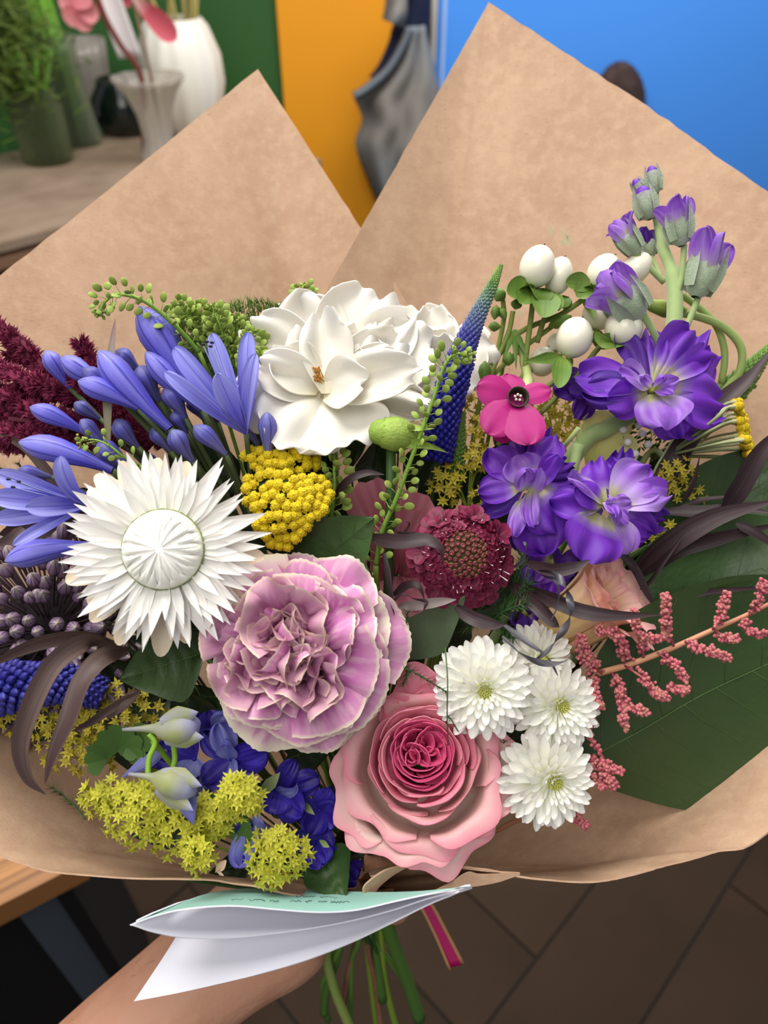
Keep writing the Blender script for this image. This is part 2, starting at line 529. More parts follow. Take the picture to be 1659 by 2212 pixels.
def vase_at(px, py, name, label, z=ZT):
    p = at_z(px, py, z)
    e = bpy.data.objects.new(name, None); COL.objects.link(e); e.location = p; e.scale = (1, 1, 0.80)
    tag(e, label, 'vase')
    return e, depth_of(p) / F
# tall glass jar with feathery greens
def ribbed(prof, n, ribs, amp):
    g = G()
    m = len(prof)
    def fn(u, v):
        t = v * (m - 1); i = min(int(t), m - 2); f = t - i
        r = prof[i][0] * (1 - f) + prof[i + 1][0] * f; z = prof[i][1] * (1 - f) + prof[i + 1][1] * f
        r *= 1 + amp * math.cos(u * 2 * PI * ribs)
        return (r * math.cos(u * 2 * PI), r * math.sin(u * 2 * PI), z)
    return g.grid(fn, n, (m - 1) * 2)
e, k = vase_at(108, 350, 'glass_vase', 'tall glass jar of feathery green foliage at the far left')
obj('jar', ribbed([(0.001, 0.008), (48 * k, 0.008), (54 * k, 0.03), (54 * k, 130 * k), (44 * k, 160 * k), (47 * k, 175 * k), (44 * k, 175 * k), (41 * k, 160 * k), (50 * k, 130 * k), (50 * k, 0.03), (0.001, 0.014)], 24, 12, 0.02).mesh('jar', GLG), e)
for i in range(9):
    a = i * 2.4; r = 32 * k * math.sqrt((i + 0.5) / 9)
    obj('cut_stem', G().tube([(r * math.cos(a), r * math.sin(a), 0.02), (r * 0.8 * math.cos(a + .6), r * 0.8 * math.sin(a + .6), 150 * k), (60 * k * math.cos(a + .8), 60 * k * math.sin(a + 0.8), 260 * k)], 6 * k, 6).mesh('cut_stem', M_stemg), e)
g = G(); rn = random.Random(3)
for i in range(3200):
    c = Vector((rn.gauss(-48, 50) * k, rn.gauss(-30, 40) * k, (285 + rn.gauss(0, 66)) * k))
    dr = Vector((rn.uniform(-1, 1), rn.uniform(-1, 1), rn.uniform(-0.5, 0.9))).normalized()
    L = rn.uniform(22, 44) * k
    x = dr.orthogonal().normalized() * 3.0 * k
    b = len(g.v); g.v += [c - x, c + x, c + dr * L]; g.uv += [(0, 0), (1, 0), (.5, 1)]; g.f.append((b, b + 1, b + 2))
f = obj('foliage', g.mesh('foliage', M_fern), e); f['kind'] = 'stuff'
fl = G()
for i in range(16):
    fl.blob((rn.gauss(0, 7) * k - 128 * k, -30 * k, 330 * k + rn.gauss(0, 7) * k), 6 * k, nu=6, nv=4)
obj('purple_flower', fl.mesh('purple_flower', mat('purple_bloom', '#7A3E7A')), e)
e, k = vase_at(176, 312, 'glass_vase', 'flared glass vase packed with bright green stems beside the jar')
obj('jar', G().lathe([(0.001, 0.006), (44 * k, 0.006), (46 * k, 0.03), (36 * k, 120 * k), (30 * k, 190 * k), (38 * k, 250 * k), (35 * k, 250 * k), (27 * k, 190 * k), (33 * k, 120 * k), (42 * k, 0.03), (0.001, 0.012)], 24).mesh('jar', GL), e)
for i in range(14):
    a = i * 2.4; r = 34 * k * math.sqrt((i + 0.5) / 14)
    obj('cut_stem', G().tube([(r * math.cos(a), r * math.sin(a), 0.015), (r * 0.6 * math.cos(a), r * 0.6 * math.sin(a), 130 * k), (r * 0.6 * math.cos(a) - 14 * k, r * 0.6 * math.sin(a), 340 * k)], 5.5 * k, 6).mesh('cut_stem', M_stemg), e)
# ribbed clear glass, whitish
e, k = vase_at(215, 262, 'glass_vase', 'ribbed clear drinking-glass vase between the green stems and the dark pot')
obj('body', ribbed([(0.001, 0.01), (34 * k, 0.01), (40 * k, 90 * k), (46 * k, 190 * k), (43 * k, 190 * k), (36 * k, 90 * k), (30 * k, 0.02), (0.001, 0.02)], 48, 12, 0.04).mesh('body', mat('frosted_white_glass', '#B8B2AA', rough=0.25, spec=0.7, trans=0.4)), e)
# dark pot
e, k = vase_at(282, 285, 'dark_pot', 'round glossy black-green pot behind the crystal vase')
obj('body', G().lathe([(0.001, 0.0), (52 * k, 0), (72 * k, 40 * k), (70 * k, 80 * k), (52 * k, 112 * k), (50 * k, 128 * k), (44 * k, 128 * k), (46 * k, 110 * k), (0.001, 100 * k)], 28).mesh('body', mat('black_green_glaze', '#0A1512', rough=0.15, spec=0.6)), e)
# crystal trumpet vase
e, k = vase_at(352, 352, 'crystal_vase', 'cut crystal vase with flared rim in front of the white vase')
cv = [(0.001, 0.01), (40 * k, 0.01), (40 * k, 0.03), (30 * k, 60 * k), (36 * k, 120 * k), (52 * k, 170 * k), (74 * k, 205 * k), (71 * k, 205 * k), (48 * k, 170 * k), (32 * k, 120 * k), (26 * k, 60 * k), (0.001, 0.03)]
obj('body', ribbed(cv, 48, 10, 0.05).mesh('body', glass('crystal', '#E4E0D8', 0.15, 0.28)), e)
# pink dried flower on a stick
fx = Vector((6 * k, -8 * k, 0))
M_pinkp = mat('pink_velvet_petal', [(0, '#E8C8C0'), (0.35, '#C85868'), (1, '#E06A78')], rough=0.7, trans=0.25)
ps = bpy.data.objects.new('pink_flower', None); COL.objects.link(ps); ps.location = e.location + Vector((0, 0, 0.03))
tag(ps, 'pink petalled flower on a thin brown stick in the crystal vase', 'flower')
obj('stick', G().tube([(10 * k, 0, 0), (8 * k, -5 * k, 150 * k), (2 * k, -5 * k, 275 * k)], 3.5 * k, 6).mesh('stick', mat('brown_stick', '#7A5A48')), ps)
for (ax, el, L, Wd, tw) in ((2.35, 0.2, 100, 46, 0.4), (-0.9, 0.5, 52, 14, 0), (0.4, 0.8, 36, 18, 0), (-2.2, 0.6, 30, 16, 0.2)):
    me = petal(L * k, Wd * k, 'spoon', c=0.7, base=0.2, a1=0.4, lat=0.7, nu=6, nv=8).mesh('petal', M_pinkp)
    obj('petal', me, ps, Matrix.Translation((2 * k, -8 * k, 275 * k)) @ ry(ax if ax > 0 else ax) @ rx(PI / 2) @ rx(-el) @ Matrix.Identity(4))
# white ceramic vase with dried reeds
e, k = vase_at(412, 285, 'ceramic_vase', 'white ribbed ceramic vase holding dried reeds')
obj('body', ribbed([(0.001, 0), (52 * k, 0), (72 * k, 45 * k), (86 * k, 120 * k), (84 * k, 180 * k), (66 * k, 240 * k), (54 * k, 258 * k), (50 * k, 258 * k), (60 * k, 235 * k), (0.001, 200 * k)], 96, 14, 0.015).mesh('body', mat('white_glaze', '#E8E6DC', rough=0.35, spec=0.5)), e)
M_reed = mat('dry_reed', '#A89A5C', rough=0.8, jitter=0.2)
for i, (dx, lean) in enumerate(((-40, -70), (-28, -50), (-10, 25), (5, -15), (22, 10), (30, 24), (38, 30), (44, 26))):
    obj('reed', G().tube([(dx * 0.6 * k, 0, 205 * k), (dx * k, 8 * k * (i % 3), 262 * k), ((dx + lean) * k, 10 * k, 420 * k)], 4.5 * k, 5).mesh('reed', M_reed), e)
# pink bloom on a dark curved stem, and a white paper tag behind it
e2 = bpy.data.objects.new('pink_flower', None); COL.objects.link(e2); p0 = at_z(300, 345, ZT); k = depth_of(p0) / F
e2.location = p0
tag(e2, 'pale pink bloom on a dark red curved stem at the top left', 'flower')
pA = at_y(305, 168, p0.y) - p0; pB = at_y(262, 100, p0.y) - p0; pC = at_y(228, 40, p0.y) - p0; pD = at_y(205, -20, p0.y) - p0
obj('flower_stem', G().tube(cat([Vector((0.02, 0, 0.02)), pA, pB, pC, pD], 5), 6.5 * k, 6).mesh('flower_stem', mat('dark_red_stem', '#6A3028')), e2)
pc = at_y(175, 12, p0.y) - p0
for i in range(6):
    me = petal(42 * k, 40 * k, 'round', a1=0.5, lat=0.5, nu=5, nv=6).mesh('petal', mat('pale_pink_petal', [(0, '#E0808A'), (1, '#F0A0A4')], trans=0.25))
    obj('petal', me, e2, Matrix.Translation(pc + Vector((0, -0.01 * i, 0))) @ rx(PI / 2) @ rz(i * 1.05 + 0.2) @ rx(-0.35))
pt = at_y(250, 40, p0.y + 0.12)
kt = depth_of(pt) / F
o = obj('paper_tag', G().grid(lambda u, v: ((u - .5) * 52 * kt + (v - .5) * -30 * kt, 0.01 * math.sin(u * 3), (v - .5) * 150 * kt), 6, 8).mesh('paper_tag', mat('white_paper', '#E4E0E2', rough=0.8)), None, Matrix.Translation(pt))
o.modifiers.new('thickness', 'SOLIDIFY').thickness = 0.002
tag(o, 'white paper tag hanging behind the dark red stem', 'tag')

# ---------------------------------------------------------------- counter, lower left
M_oak = mat('striped_oak', [(0, '#8F6238'), (1, '#A87A48')], rough=0.4, streak=('#5E3A1E', 0.85, 7, 0.8, 0.4, 0.62), axis='V')
ca = at_z(0, 1957, 0.8); cb = at_z(145, 1882, 0.8)
cd = math.atan2(cb.y - ca.y, cb.x - ca.x)
CM = Matrix.Translation((cb.x, cb.y, 0)) @ rz(cd)
ct = bpy.data.objects.new('oak_counter', None); COL.objects.link(ct); ct.matrix_basis = CM
tag(ct, 'striped oak counter corner under the paper at the lower left', 'counter')
for i in range(6):
    obj('board', G().box((-0.9, 0.06 * i + 0.0006, 0.77), (0.012, 0.06 * i + 0.0594, 0.8)).mesh('board', mat('striped_oak_board', [(0, '#8F6238'), (1, '#A87A48')], rough=0.4, streak=('#5E3A1E', 0.85, 0.9, 9, 0.4, 0.62), jitter=0.2), False), ct)
obj('cabinet', G().box((-0.9, 0.03, 0.0), (-0.055, 0.34, 0.77)).mesh('cabinet', M_black, False), ct)
M_slate = mat('blue_grey_panel', '#3E4650', rough=0.6)
sp = obj('side_panel', G().box((-0.055, 0.02, 0.0), (-0.02, 0.34, 0.77)).mesh('side_panel', M_slate, False), ct)
obj('hinge', G().box((-0.06, 0.015, 0.36), (-0.015, 0.02, 0.39)).mesh('hinge', M_black, False), sp)
obj('frame', G().box((-0.02, 0.01, 0.0), (-0.006, 0.34, 0.77)).mesh('frame', M_black, False), ct)
# ================================================================ kraft paper wrap
def paper_mat():
    m = bpy.data.materials.new('kraft_paper'); m.use_nodes = True
    nt = m.node_tree; N, L = nt.nodes, nt.links
    p = N['Principled BSDF']; p.inputs['Roughness'].default_value = 0.75; p.inputs['Specular IOR Level'].default_value = 0.2
    tc = N.new('ShaderNodeTexCoord')
    def nz(scale, detail, lo, hi, sx=1.0):
        mp = N.new('ShaderNodeMapping'); mp.inputs['Scale'].default_value = (sx, 1, 1)
        L.new(tc.outputs['Object'], mp.inputs[0])
        t = N.new('ShaderNodeTexNoise'); t.inputs['Scale'].default_value = scale; t.inputs['Detail'].default_value = detail
        t.inputs['Roughness'].default_value = 0.65
        L.new(mp.outputs[0], t.inputs['Vector'])
        mr = N.new('ShaderNodeMapRange'); mr.inputs[1].default_value = lo; mr.inputs[2].default_value = hi
        L.new(t.outputs[0], mr.inputs[0]); return mr.outputs[0], t
    def mix(a, b, fac, amt):
        mx = N.new('ShaderNodeMix'); mx.data_type = 'RGBA'
        mu = N.new('ShaderNodeMath'); mu.operation = 'MULTIPLY'; mu.inputs[1].default_value = amt
        L.new(fac, mu.inputs[0]); L.new(mu.outputs[0], mx.inputs[0])
        if isinstance(a, str): mx.inputs[6].default_value = lin(a)
        else: L.new(a, mx.inputs[6])
        mx.inputs[7].default_value = lin(b)
        return mx.outputs[2]
    f1, _ = nz(30, 6, 0.35, 0.7)
    f2, _ = nz(140, 5, 0.45, 0.7)
    f3, t3 = nz(900, 3, 0.62, 0.75, 0.25)
    c = mix('#C6A58A', '#AC886D', f1, 0.62)
    c = mix(c, '#D4B598', f2, 0.5)
    c = mix(c, '#8A6646', f3, 0.45)
    L.new(c, p.inputs['Base Color'])
    b = N.new('ShaderNodeBump'); b.inputs['Strength'].default_value = 0.12; b.inputs['Distance'].default_value = 0.001
    L.new(t3.outputs[0], b.inputs['Height']); L.new(b.outputs[0], p.inputs['Normal'])
    t = N.new('ShaderNodeBsdfTranslucent'); L.new(c, t.inputs[0])
    mx = N.new('ShaderNodeMixShader'); mx.inputs[0].default_value = 0.12
    L.new(p.outputs[0], mx.inputs[1]); L.new(t.outputs[0], mx.inputs[2]); L.new(mx.outputs[0], N['Material Output'].inputs[0])
    return m
M_paper = paper_mat()
PT = Thing('paper_wrap', 'brown kraft paper wrapped around the flowers with two tall points', 'wrapping paper', 800, 1950, 0.39)
def rimpoly(pts, n):
    """sharp polyline in camera metres, resampled evenly between the given corners"""
    out = []
    for (a, b, cnt) in pts:
        for i in range(cnt): out.append(Vector(a).lerp(Vector(b), i / cnt))
    return out
def sheet(name, rim, base, nv=26, bulge=0.012, seed=0, fray=0.00035, label=None):
    """rim: list of (px,py,d[,sharp]); base: list of same length (px,py,d)"""
    R3 = []; B3 = []
    seg = 7
    def chain(pts):
        # catmull between sharp corners, straight when 'sharp' is set
        out = []
        vs = [PT.P(*p[:3]) for p in pts]
        runs = [[0]]
        for i in range(1, len(pts)):
            runs[-1].append(i)
            if len(pts[i]) > 3 and i < len(pts) - 1: runs.append([i])
        for r in runs:
            c = cat([vs[i] for i in r], seg) if len(r) > 2 else [vs[r[0]].lerp(vs[r[1]], k / seg) for k in range(seg + 1)]
            out += c[:-1] if r is not runs[-1] else c
        return out
    R3 = chain(rim); n = len(R3)
    b = [PT.P(*p) for p in base]
    bc = cat(b, 12)
    cen = PT.P(800, 1500, 0.36)
    def fn(u, v):
        i = u * (n - 1); a = min(int(i), n - 2)
        r = R3[a].lerp(R3[a + 1], i - a)
        j = u * (len(bc) - 1); q = min(int(j), len(bc) - 2)
        bb = bc[q].lerp(bc[q + 1], j - q)
        p = bb.lerp(r, v)
        axis = PT.P(800, 1930, 0.385).lerp(PT.P(830, 1100, 0.33), v)
        outw = (p - axis); outw = outw.normalized() if outw.length > 1e-6 else Vector((0, 0, 0))
        p = p + outw * bulge * math.sin(PI * v) * min(1, max(0, (-(r + PT.b).z - 0.288) / 0.05))
        w1 = noise.noise(Vector((u * 7 + seed, v * 3, seed))) * 0.0045 + noise.noise(Vector((u * 26 + seed, v * 8, seed + 4))) * 0.0009
        p = p + outw * w1 * min(1, v * 2)
        if v > 0.995:
            p = p + (p - bb).normalized() * noise.noise(Vector((u * n * 2.3, seed, 0))) * fray * 3
        return p
    nu = (n - 1) * 2
    o = PT.part(name, G().grid(fn, nu, nv).mesh(name, M_paper), label=label)
    thick(o, 0.0006)
    return o
# left sheet: from behind the right sheet, up to the left point, down the left side and across the front
sheet('paper_sheet', [(930, 735, 0.408), (780, 492, 0.416), (557, 149, 0.425, 1), (0, 602, 0.372), (-190, 757, 0.345, 1), (-330, 1000, 0.315), (-340, 1300, 0.295), (-230, 1620, 0.282), (-90, 1800, 0.2765),
               (0, 1842, 0.275), (150, 1880, 0.274), (390, 1903, 0.274), (520, 1917, 0.274), (650, 1935, 0.2745), (790, 1944, 0.276), (850, 1945, 0.279)],
      [(850, 1850, 0.425), (800, 1845, 0.427), (740, 1850, 0.42), (705, 1870, 0.40), (730, 1892, 0.38), (800, 1898, 0.372), (860, 1896, 0.372)], seed=1)
# right sheet: in front of the left one, tall right point, right side, across the front to the fold
sheet('paper_sheet', [(655, 735, 0.398), (700, 645, 0.400), (790, 478, 0.404), (985, 130, 0.412), (1056, 2, 0.412, 1), (1380, 218, 0.394), (1659, 422, 0.372), (1930, 615, 0.350, 1), (2010, 900, 0.325), (1990, 1250, 0.300), (1860, 1600, 0.283),
               (1659, 1802, 0.2735), (1540, 1846, 0.2725), (1400, 1880, 0.272), (1270, 1895, 0.272), (1120, 1886, 0.273), (980, 1872, 0.2745), (880, 1868, 0.277), (800, 1893, 0.282)],
      [(765, 1852, 0.418), (800, 1846, 0.420), (850, 1855, 0.415), (885, 1872, 0.395), (850, 1890, 0.376), (800, 1896, 0.372), (760, 1892, 0.372)], seed=5)
# rolled fold where the two sheets overlap at the front: a scoop open towards the viewer, with a turned rim
def sample(c, v):
    t = v * (len(c) - 1); i = min(int(t), len(c) - 2)
    return c[i].lerp(c[i + 1], t - i)
FT = cat([Vector(p) for p in ((800, 1905, .280), (840, 1880, .2785), (900, 1869, .277), (980, 1873, .2748), (1050, 1881, .2735), (1122, 1886, .2735))], 6)
FB = cat([Vector(p) for p in ((802, 1944, .2755), (850, 1946, .2745), (910, 1942, .2738), (980, 1926, .2732), (1050, 1904, .273), (1122, 1888, .2733))], 6)
def fold_fn(u, v):
    q = sample(FT, v).lerp(sample(FB, v), u)
    return PT.P(q.x, q.y, q.z + 0.055 * math.sin(PI * u) ** .7 * (1 - v) ** .6)
o = PT.part('paper_fold', G().grid(fold_fn, 16, 26).mesh('paper_fold', M_paper)); thick(o, 0.0006)
RA = cat([Vector(p) for p in ((882, 1868, .2755), (835, 1878, .2745), (798, 1902, .2742), (784, 1922, .2742), (800, 1946, .2742))], 6)
RB = cat([Vector(p) for p in ((884, 1870, .2765), (850, 1889, .2785), (822, 1912, .280), (808, 1930, .279), (803, 1946, .2746))], 6)
o = PT.part('paper_rim', G().grid(lambda u, v: PT.P(*sample(RA, v).lerp(sample(RB, v), u)), 5, 24).mesh('paper_rim', M_paper)); thick(o, 0.0006)
TA = cat([Vector(p) for p in ((930, 1928, .2732), (975, 1905, .2720), (1010, 1884, .2715), (1040, 1888, .272), (1118, 1886, .273))], 6)
TB = cat([Vector(p) for p in ((940, 1932, .2730), (1000, 1918, .2722), (1040, 1912, .2722), (1080, 1904, .2725), (1122, 1889, .273))], 6)
o = PT.part('paper_tuck', G().grid(lambda u, v: PT.P(*sample(TA, v).lerp(sample(TB, v), u)), 5, 20).mesh('paper_tuck', M_paper)); thick(o, 0.0006)
# faint green sprig print on the inside of the right sheet
M_print = mat('faint_green_print', '#A9A684', rough=0.8)
for (x, y, a, L) in ((1190, 487, 2.3, 26), (1215, 497, 2.75, 34), (1222, 508, 2.9, 30), (1208, 518, 3.3, 24), (1130, 640, 2.2, 22), (1120, 668, 2.6, 20)):
    d = 0.3835
    g = petal(L * d / F, 9 * d / F, 'point', c=0.45, base=0.1, nu=3, nv=5)
    PT.part('printed_leaf', g.mesh('printed_leaf', M_print), Matrix.Translation(PT.P(x, y, d)) @ rz(a - PI / 2 + 2.4))

# ================================================================ greeting card
CT = Thing('greeting_card', 'folded mint green and white card tucked under the paper edge', 'card', 1015, 1918, 0.258)
M_card_w = mat('white_card', '#DADBE6', rough=0.6)
M_card_m = mat('mint_card', '#9ACBC0', rough=0.6)
def leaf_sheet(name, near, far, m_top, m_bot, nu=40, nv=10):
    """a bent card leaf between a near edge and a far edge; two skins with a thin core"""
    nc = cat([CT.P(*p) for p in near], 8); fc = cat([CT.P(*p) for p in far], 8)
    def smp(c, u):
        t = u * (len(c) - 1); i = min(int(t), len(c) - 2); return c[i].lerp(c[i + 1], t - i)
    o = CT.part(name, G().grid(lambda u, v: smp(nc, u).lerp(smp(fc, u), v), nu, nv).mesh(name, m_top))
    o.data.materials.append(m_bot); o.data.materials.append(M_card_w)
    s = thick(o, 0.0005, 1)
    s.material_offset = 1; s.material_offset_rim = 2
    return o
leaf_sheet('card_leaf', [(1018, 1915, 0.2560), (930, 1929, 0.2570), (850, 1946, 0.2580), (770, 1964, 0.2580), (690, 1969, 0.2580), (600, 1963, 0.2580), (500, 1955, 0.2580), (400, 1962, 0.2590), (330, 1978, 0.2610), (281, 1997, 0.2630)],
           [(1016, 1914, 0.2540), (960, 1920, 0.2590), (900, 1925, 0.2660), (820, 1927, 0.2740), (740, 1925, 0.2780), (660, 1922, 0.2820), (590, 1920, 0.2840), (520, 1920, 0.2820), (440, 1932, 0.2760), (330, 1974, 0.2620)], M_card_w, M_card_m)
leaf_sheet('card_leaf', [(1019, 1918, 0.2570), (930, 1938, 0.2590), (850, 1964, 0.2610), (770, 1985, 0.2630), (690, 2001, 0.2640), (600, 2014, 0.2650), (500, 2024, 0.2650), (400, 2025, 0.2650), (330, 2013, 0.2640), (280, 1998, 0.2635)],
           [(1017, 1917, 0.2550), (960, 1924, 0.2610), (900, 1930, 0.2680), (820, 1933, 0.2770), (740, 1931, 0.2820), (660, 1928, 0.2860), (590, 1926, 0.2880), (520, 1926, 0.2860), (440, 1938, 0.2800), (332, 1981, 0.2640)], M_card_w, M_card_w)
leaf_sheet('card_leaf', [(1020, 1920, 0.2580), (940, 1946, 0.2600), (850, 1990, 0.2630), (760, 2034, 0.2660), (660, 2074, 0.2690), (560, 2104, 0.2720), (470, 2126, 0.2740), (380, 2146, 0.2760), (289, 2163, 0.2780)],
           [(1017, 1918, 0.2560), (960, 1927, 0.2630), (890, 1935, 0.2720), (800, 1938, 0.2810), (700, 1936, 0.2880), (600, 1934, 0.2910), (520, 1940, 0.2910), (445, 1966, 0.2880), (390, 2012, 0.2830)], M_card_m, M_card_w)
# upside-down lines of tiny handwriting on the mint leaf
M_ink = mat('dark_ink', '#2E4A48', rough=0.8)
rn = random.Random(11)
for (x0, x1, y0, y1, f) in ((500, 800, 1943, 1950, 0), (640, 790, 1936, 1941, 0)):
    g = G(); x = x0
    while x < x1:
        wl = rn.uniform(14, 44); t = 0; pts = []
        while t < wl:
            xx = x + t
            # leaf: near edge y ~1960 d .288, far edge y ~1891 d .32
            yy = y0 + (y1 - y0) * (xx - x0) / (x1 - x0) + rn.uniform(-2.0, 2.0)
            ny = 1957 + (8 if xx > 600 else 0)
            # solve along the straight rule between near (ny,.288) and far (1922,.316)
            Yn = -(ny - H0 / 2) / F * 0.258; Yf = -(1922 - H0 / 2) / F * 0.282
            s = -(yy - H0 / 2) / F
            v = (s * 0.258 - Yn) / ((Yf - Yn) - s * 0.024)
            dd = 0.258 + 0.024 * v - 0.0006
            pts.append(CT.P(xx, yy, dd)); t += 2.4
        if len(pts) > 2: g.tube(pts, 0.00012, 4)
        x += wl + rn.uniform(6, 12)
    CT.part('handwriting', g.mesh('handwriting', M_ink))
# ================================================================ large blooms
M_stem = mat('green_flower_stem', [(0, '#6F9240'), (1, '#4E7030')], rough=0.55, jitter=0.15)
M_stem_dk = mat('dark_green_stem', [(0, '#33521F'), (1, '#2C4A1C')], rough=0.55, jitter=0.15)
M_stem_br = mat('brown_stem', [(0, '#7A5240'), (1, '#8C6250')], rough=0.7)

# ---- white strawflower
T = Thing('strawflower', 'large white strawflower with narrow papery petals and a green-ringed dome', 'flower', 355, 1187, 0.262)
k = T.k
H = orient((0.10, 0.06, 1))
M_sw = mat('papery_white', [(0, '#EDEFE2'), (0.25, '#F6F5F1'), (1, '#F7F5F2')], rough=0.3, trans=0.22, spec=0.5, streak=('#E2DDD6', 0.5, 4, 0.6), jitter=0.02)
M_sc = mat('papery_cream', [(0, '#EFE6D4'), (1, '#F3E3C8')], rough=0.35, trans=0.22, spec=0.5, streak=('#E6CFA8', 0.5, 4, 0.6), jitter=0.03)
vari = [petal(1, w_, 'point', c=0.5, base=0.55, a0=0.0, a1=b_, lat=0.55, ruf=0.0, nu=4, nv=8).mesh('petal', M_sw) for (w_, b_) in ((0.25, -0.25), (0.22, 0.05), (0.27, 0.2), (0.20, -0.1))]
varc = [petal(1, 0.33, 'round', c=0.5, base=0.5, a1=-0.2, lat=0.5, nu=4, nv=8).mesh('petal', M_sc)]
rn = random.Random(5)
for L, n, r0, z0, el, ms in ((166, 26, 66, -22, -0.10, varc), (162, 30, 62, -12, -0.02, vari), (150, 30, 64, -4, 0.10, vari), (128, 28, 68, 3, 0.20, vari), (92, 22, 74, 8, 0.34, vari)):
    for i in range(n):
        az = 2 * PI * (i + rn.uniform(-0.3, 0.3)) / n + L
        ln = L * rn.uniform(0.86, 1.08)
        if ms is varc and rn.random() < 0.35: continue
        T.part('petal', rn.choice(ms), H @ rz(az) @ tr(0, r0 * k, z0 * k) @ rx(el + rn.uniform(-0.09, 0.09)) @ ry(rn.uniform(-0.35, 0.35)) @ sc(ln * k))
M_ring = mat('green_white_dome', [(0, '#D9E2B4'), (0.3, '#EEEEDF'), (1, '#F5F3F0')], rough=0.35, spec=0.4)
M_cut = mat('thin_green_ring', '#7C8A52', rough=0.6)
T.part('dome', G().lathe([(84 * k, 4 * k), (86 * k, 14 * k), (80 * k, 30 * k), (62 * k, 46 * k), (34 * k, 57 * k), (0.5 * k, 60 * k)], 40).mesh('dome', M_ring), H)
T.part('ring', G().tube([(86.5 * k * math.cos(a) * (1 + 0.006 * math.sin(17 * a)), 86.5 * k * math.sin(a) * (1 + 0.006 * math.sin(17 * a)), 14 * k) for a in [i * 2 * PI / 80 for i in range(81)]], 1.5 * k, 4).mesh('ring', M_cut), H)
# overlapping inner bracts hugging the dome
def bract(L, W):
    g = G()
    def fn(u, v):
        uu = u * 2 - 1
        s = v * L
        R0 = 86.0
        th = s / R0 * 1.02
        rad = R0 * math.cos(th) * 0.985
        zz = 14 + 46 * math.sin(min(th, PI / 2)) + 3.0 + 3.5 * math.sin(PI * v) - 5.0 * abs(uu) ** 2
        wd = W * wprof('point', v, 0.35, 0.75)
        an = uu * wd / max(rad, 14)
        return (rad * math.sin(an) * k, rad * math.cos(an) * k, zz * k)
    return g.grid(fn, 4, 8)
for L, Wd, n, off in ((58, 13, 20, 0.0), (92, 12, 18, 0.17), (124, 9, 12, 0.05)):
    me = bract(L, Wd).mesh('bract', M_ring)
    for i in range(n):
        T.part('bract', me, H @ rz(2 * PI * (i + off * 3 + rn.uniform(-.2, .2)) / n) @ tr(0, 0, rn.uniform(0, 1.5) * k))
stem_to_bind(T, H @ Vector((0, 0, -30 * k)), (0, -0.3, -1), 9 * k, M_stem)

# ---- bicolour carnation
T = Thing('carnation', 'large frilled carnation streaked mauve pink and cream', 'flower', 648, 1405, 0.275)
k = T.k
H = orient((-0.05, 0.10, 1))
M_ca = mat('mauve_streaked_petal', [(0, '#B85A90'), (0.4, '#BC5CA6'), (0.75, '#C673B2'), (0.95, '#D596BE'), (1, '#E6D2C4')], rough=0.6, trans=0.2,
           streak=('#E2BACC', 0.6, 12, 3.0, 0.44, 0.64), edge=('#EADFC6', 0.8, 0.955), jitter=0.06)
M_cb = mat('dusky_mauve_petal', [(0, '#8C4068'), (0.4, '#A8608E'), (0.75, '#BC80A4'), (0.95, '#CBA0AE'), (1, '#DDC4B2')], rough=0.6, trans=0.2,
           streak=('#CFA2B4', 0.55, 10, 3.0, 0.42, 0.66), edge=('#DDC8B0', 0.8, 0.95), jitter=0.06)
M_ce = mat('pale_edge_petal', [(0, '#C06CA8'), (0.5, '#CC82B8'), (0.85, '#E0BCC8'), (1, '#EEE4D0')], rough=0.6, trans=0.2,
           streak=('#BC58A4', 0.6, 12, 2.6, 0.47, 0.66), edge=('#EEE6CE', 0.9, 0.90), jitter=0.04)
rn = random.Random(21)
def carn(i, mm, W, ru, a1, a2, lat=0.0, rg=.10):
    return petal(1, W, 'fan', base=0.16, a1=a1, a2=a2, ruf=ru, rf=rn.uniform(0.9, 2.0), ph=rn.uniform(0, 6), nu=28, nv=10, serr=0.017, sn=12, arc=0.24, rough=rg, seed=i * 1.37, lat=lat).mesh('petal', mm)
outer = [carn(i, M_ce if i % 2 else M_ca, rn.uniform(0.78, 1.0), rn.uniform(0.02, 0.05), -0.1, -0.25, 0, .12) for i in range(7)]
mid = [carn(20 + i, M_ca, rn.uniform(0.9, 1.15), rn.uniform(0.04, 0.09), 0.0, -0.5, 0, .16) for i in range(8)]
inn = [carn(40 + i, M_cb if i % 2 else M_ca, rn.uniform(1.1, 1.5), rn.uniform(0.10, 0.16), 0.15, -0.7, rn.uniform(-0.4, 0.6), .28) for i in range(9)]
core = [carn(60 + i, M_cb, rn.uniform(1.2, 1.7), rn.uniform(0.12, 0.2), 0.1, -0.35, rn.uniform(0.3, 1.1), .34) for i in range(9)]
for L, n, r0, z0, el, ms, j in ((214, 12, 10, -34, 0.02, outer, 0.07), (208, 11, 8, -12, 0.16, outer, 0.08), (190, 10, 6, 4, 0.32, mid, 0.10), (168, 8, 8, 14, 0.52, mid, 0.16)):
    for i in range(n):
        az = 2 * PI * (i + rn.uniform(-0.3, 0.3)) / n + L * 0.7
        T.part('petal', rn.choice(ms), H @ rz(az) @ tr(0, r0 * k, z0 * k) @ rx(el + rn.uniform(-j, j)) @ ry(rn.uniform(-0.3, 0.3)) @ sc(L * rn.uniform(0.82, 1.10) * k))
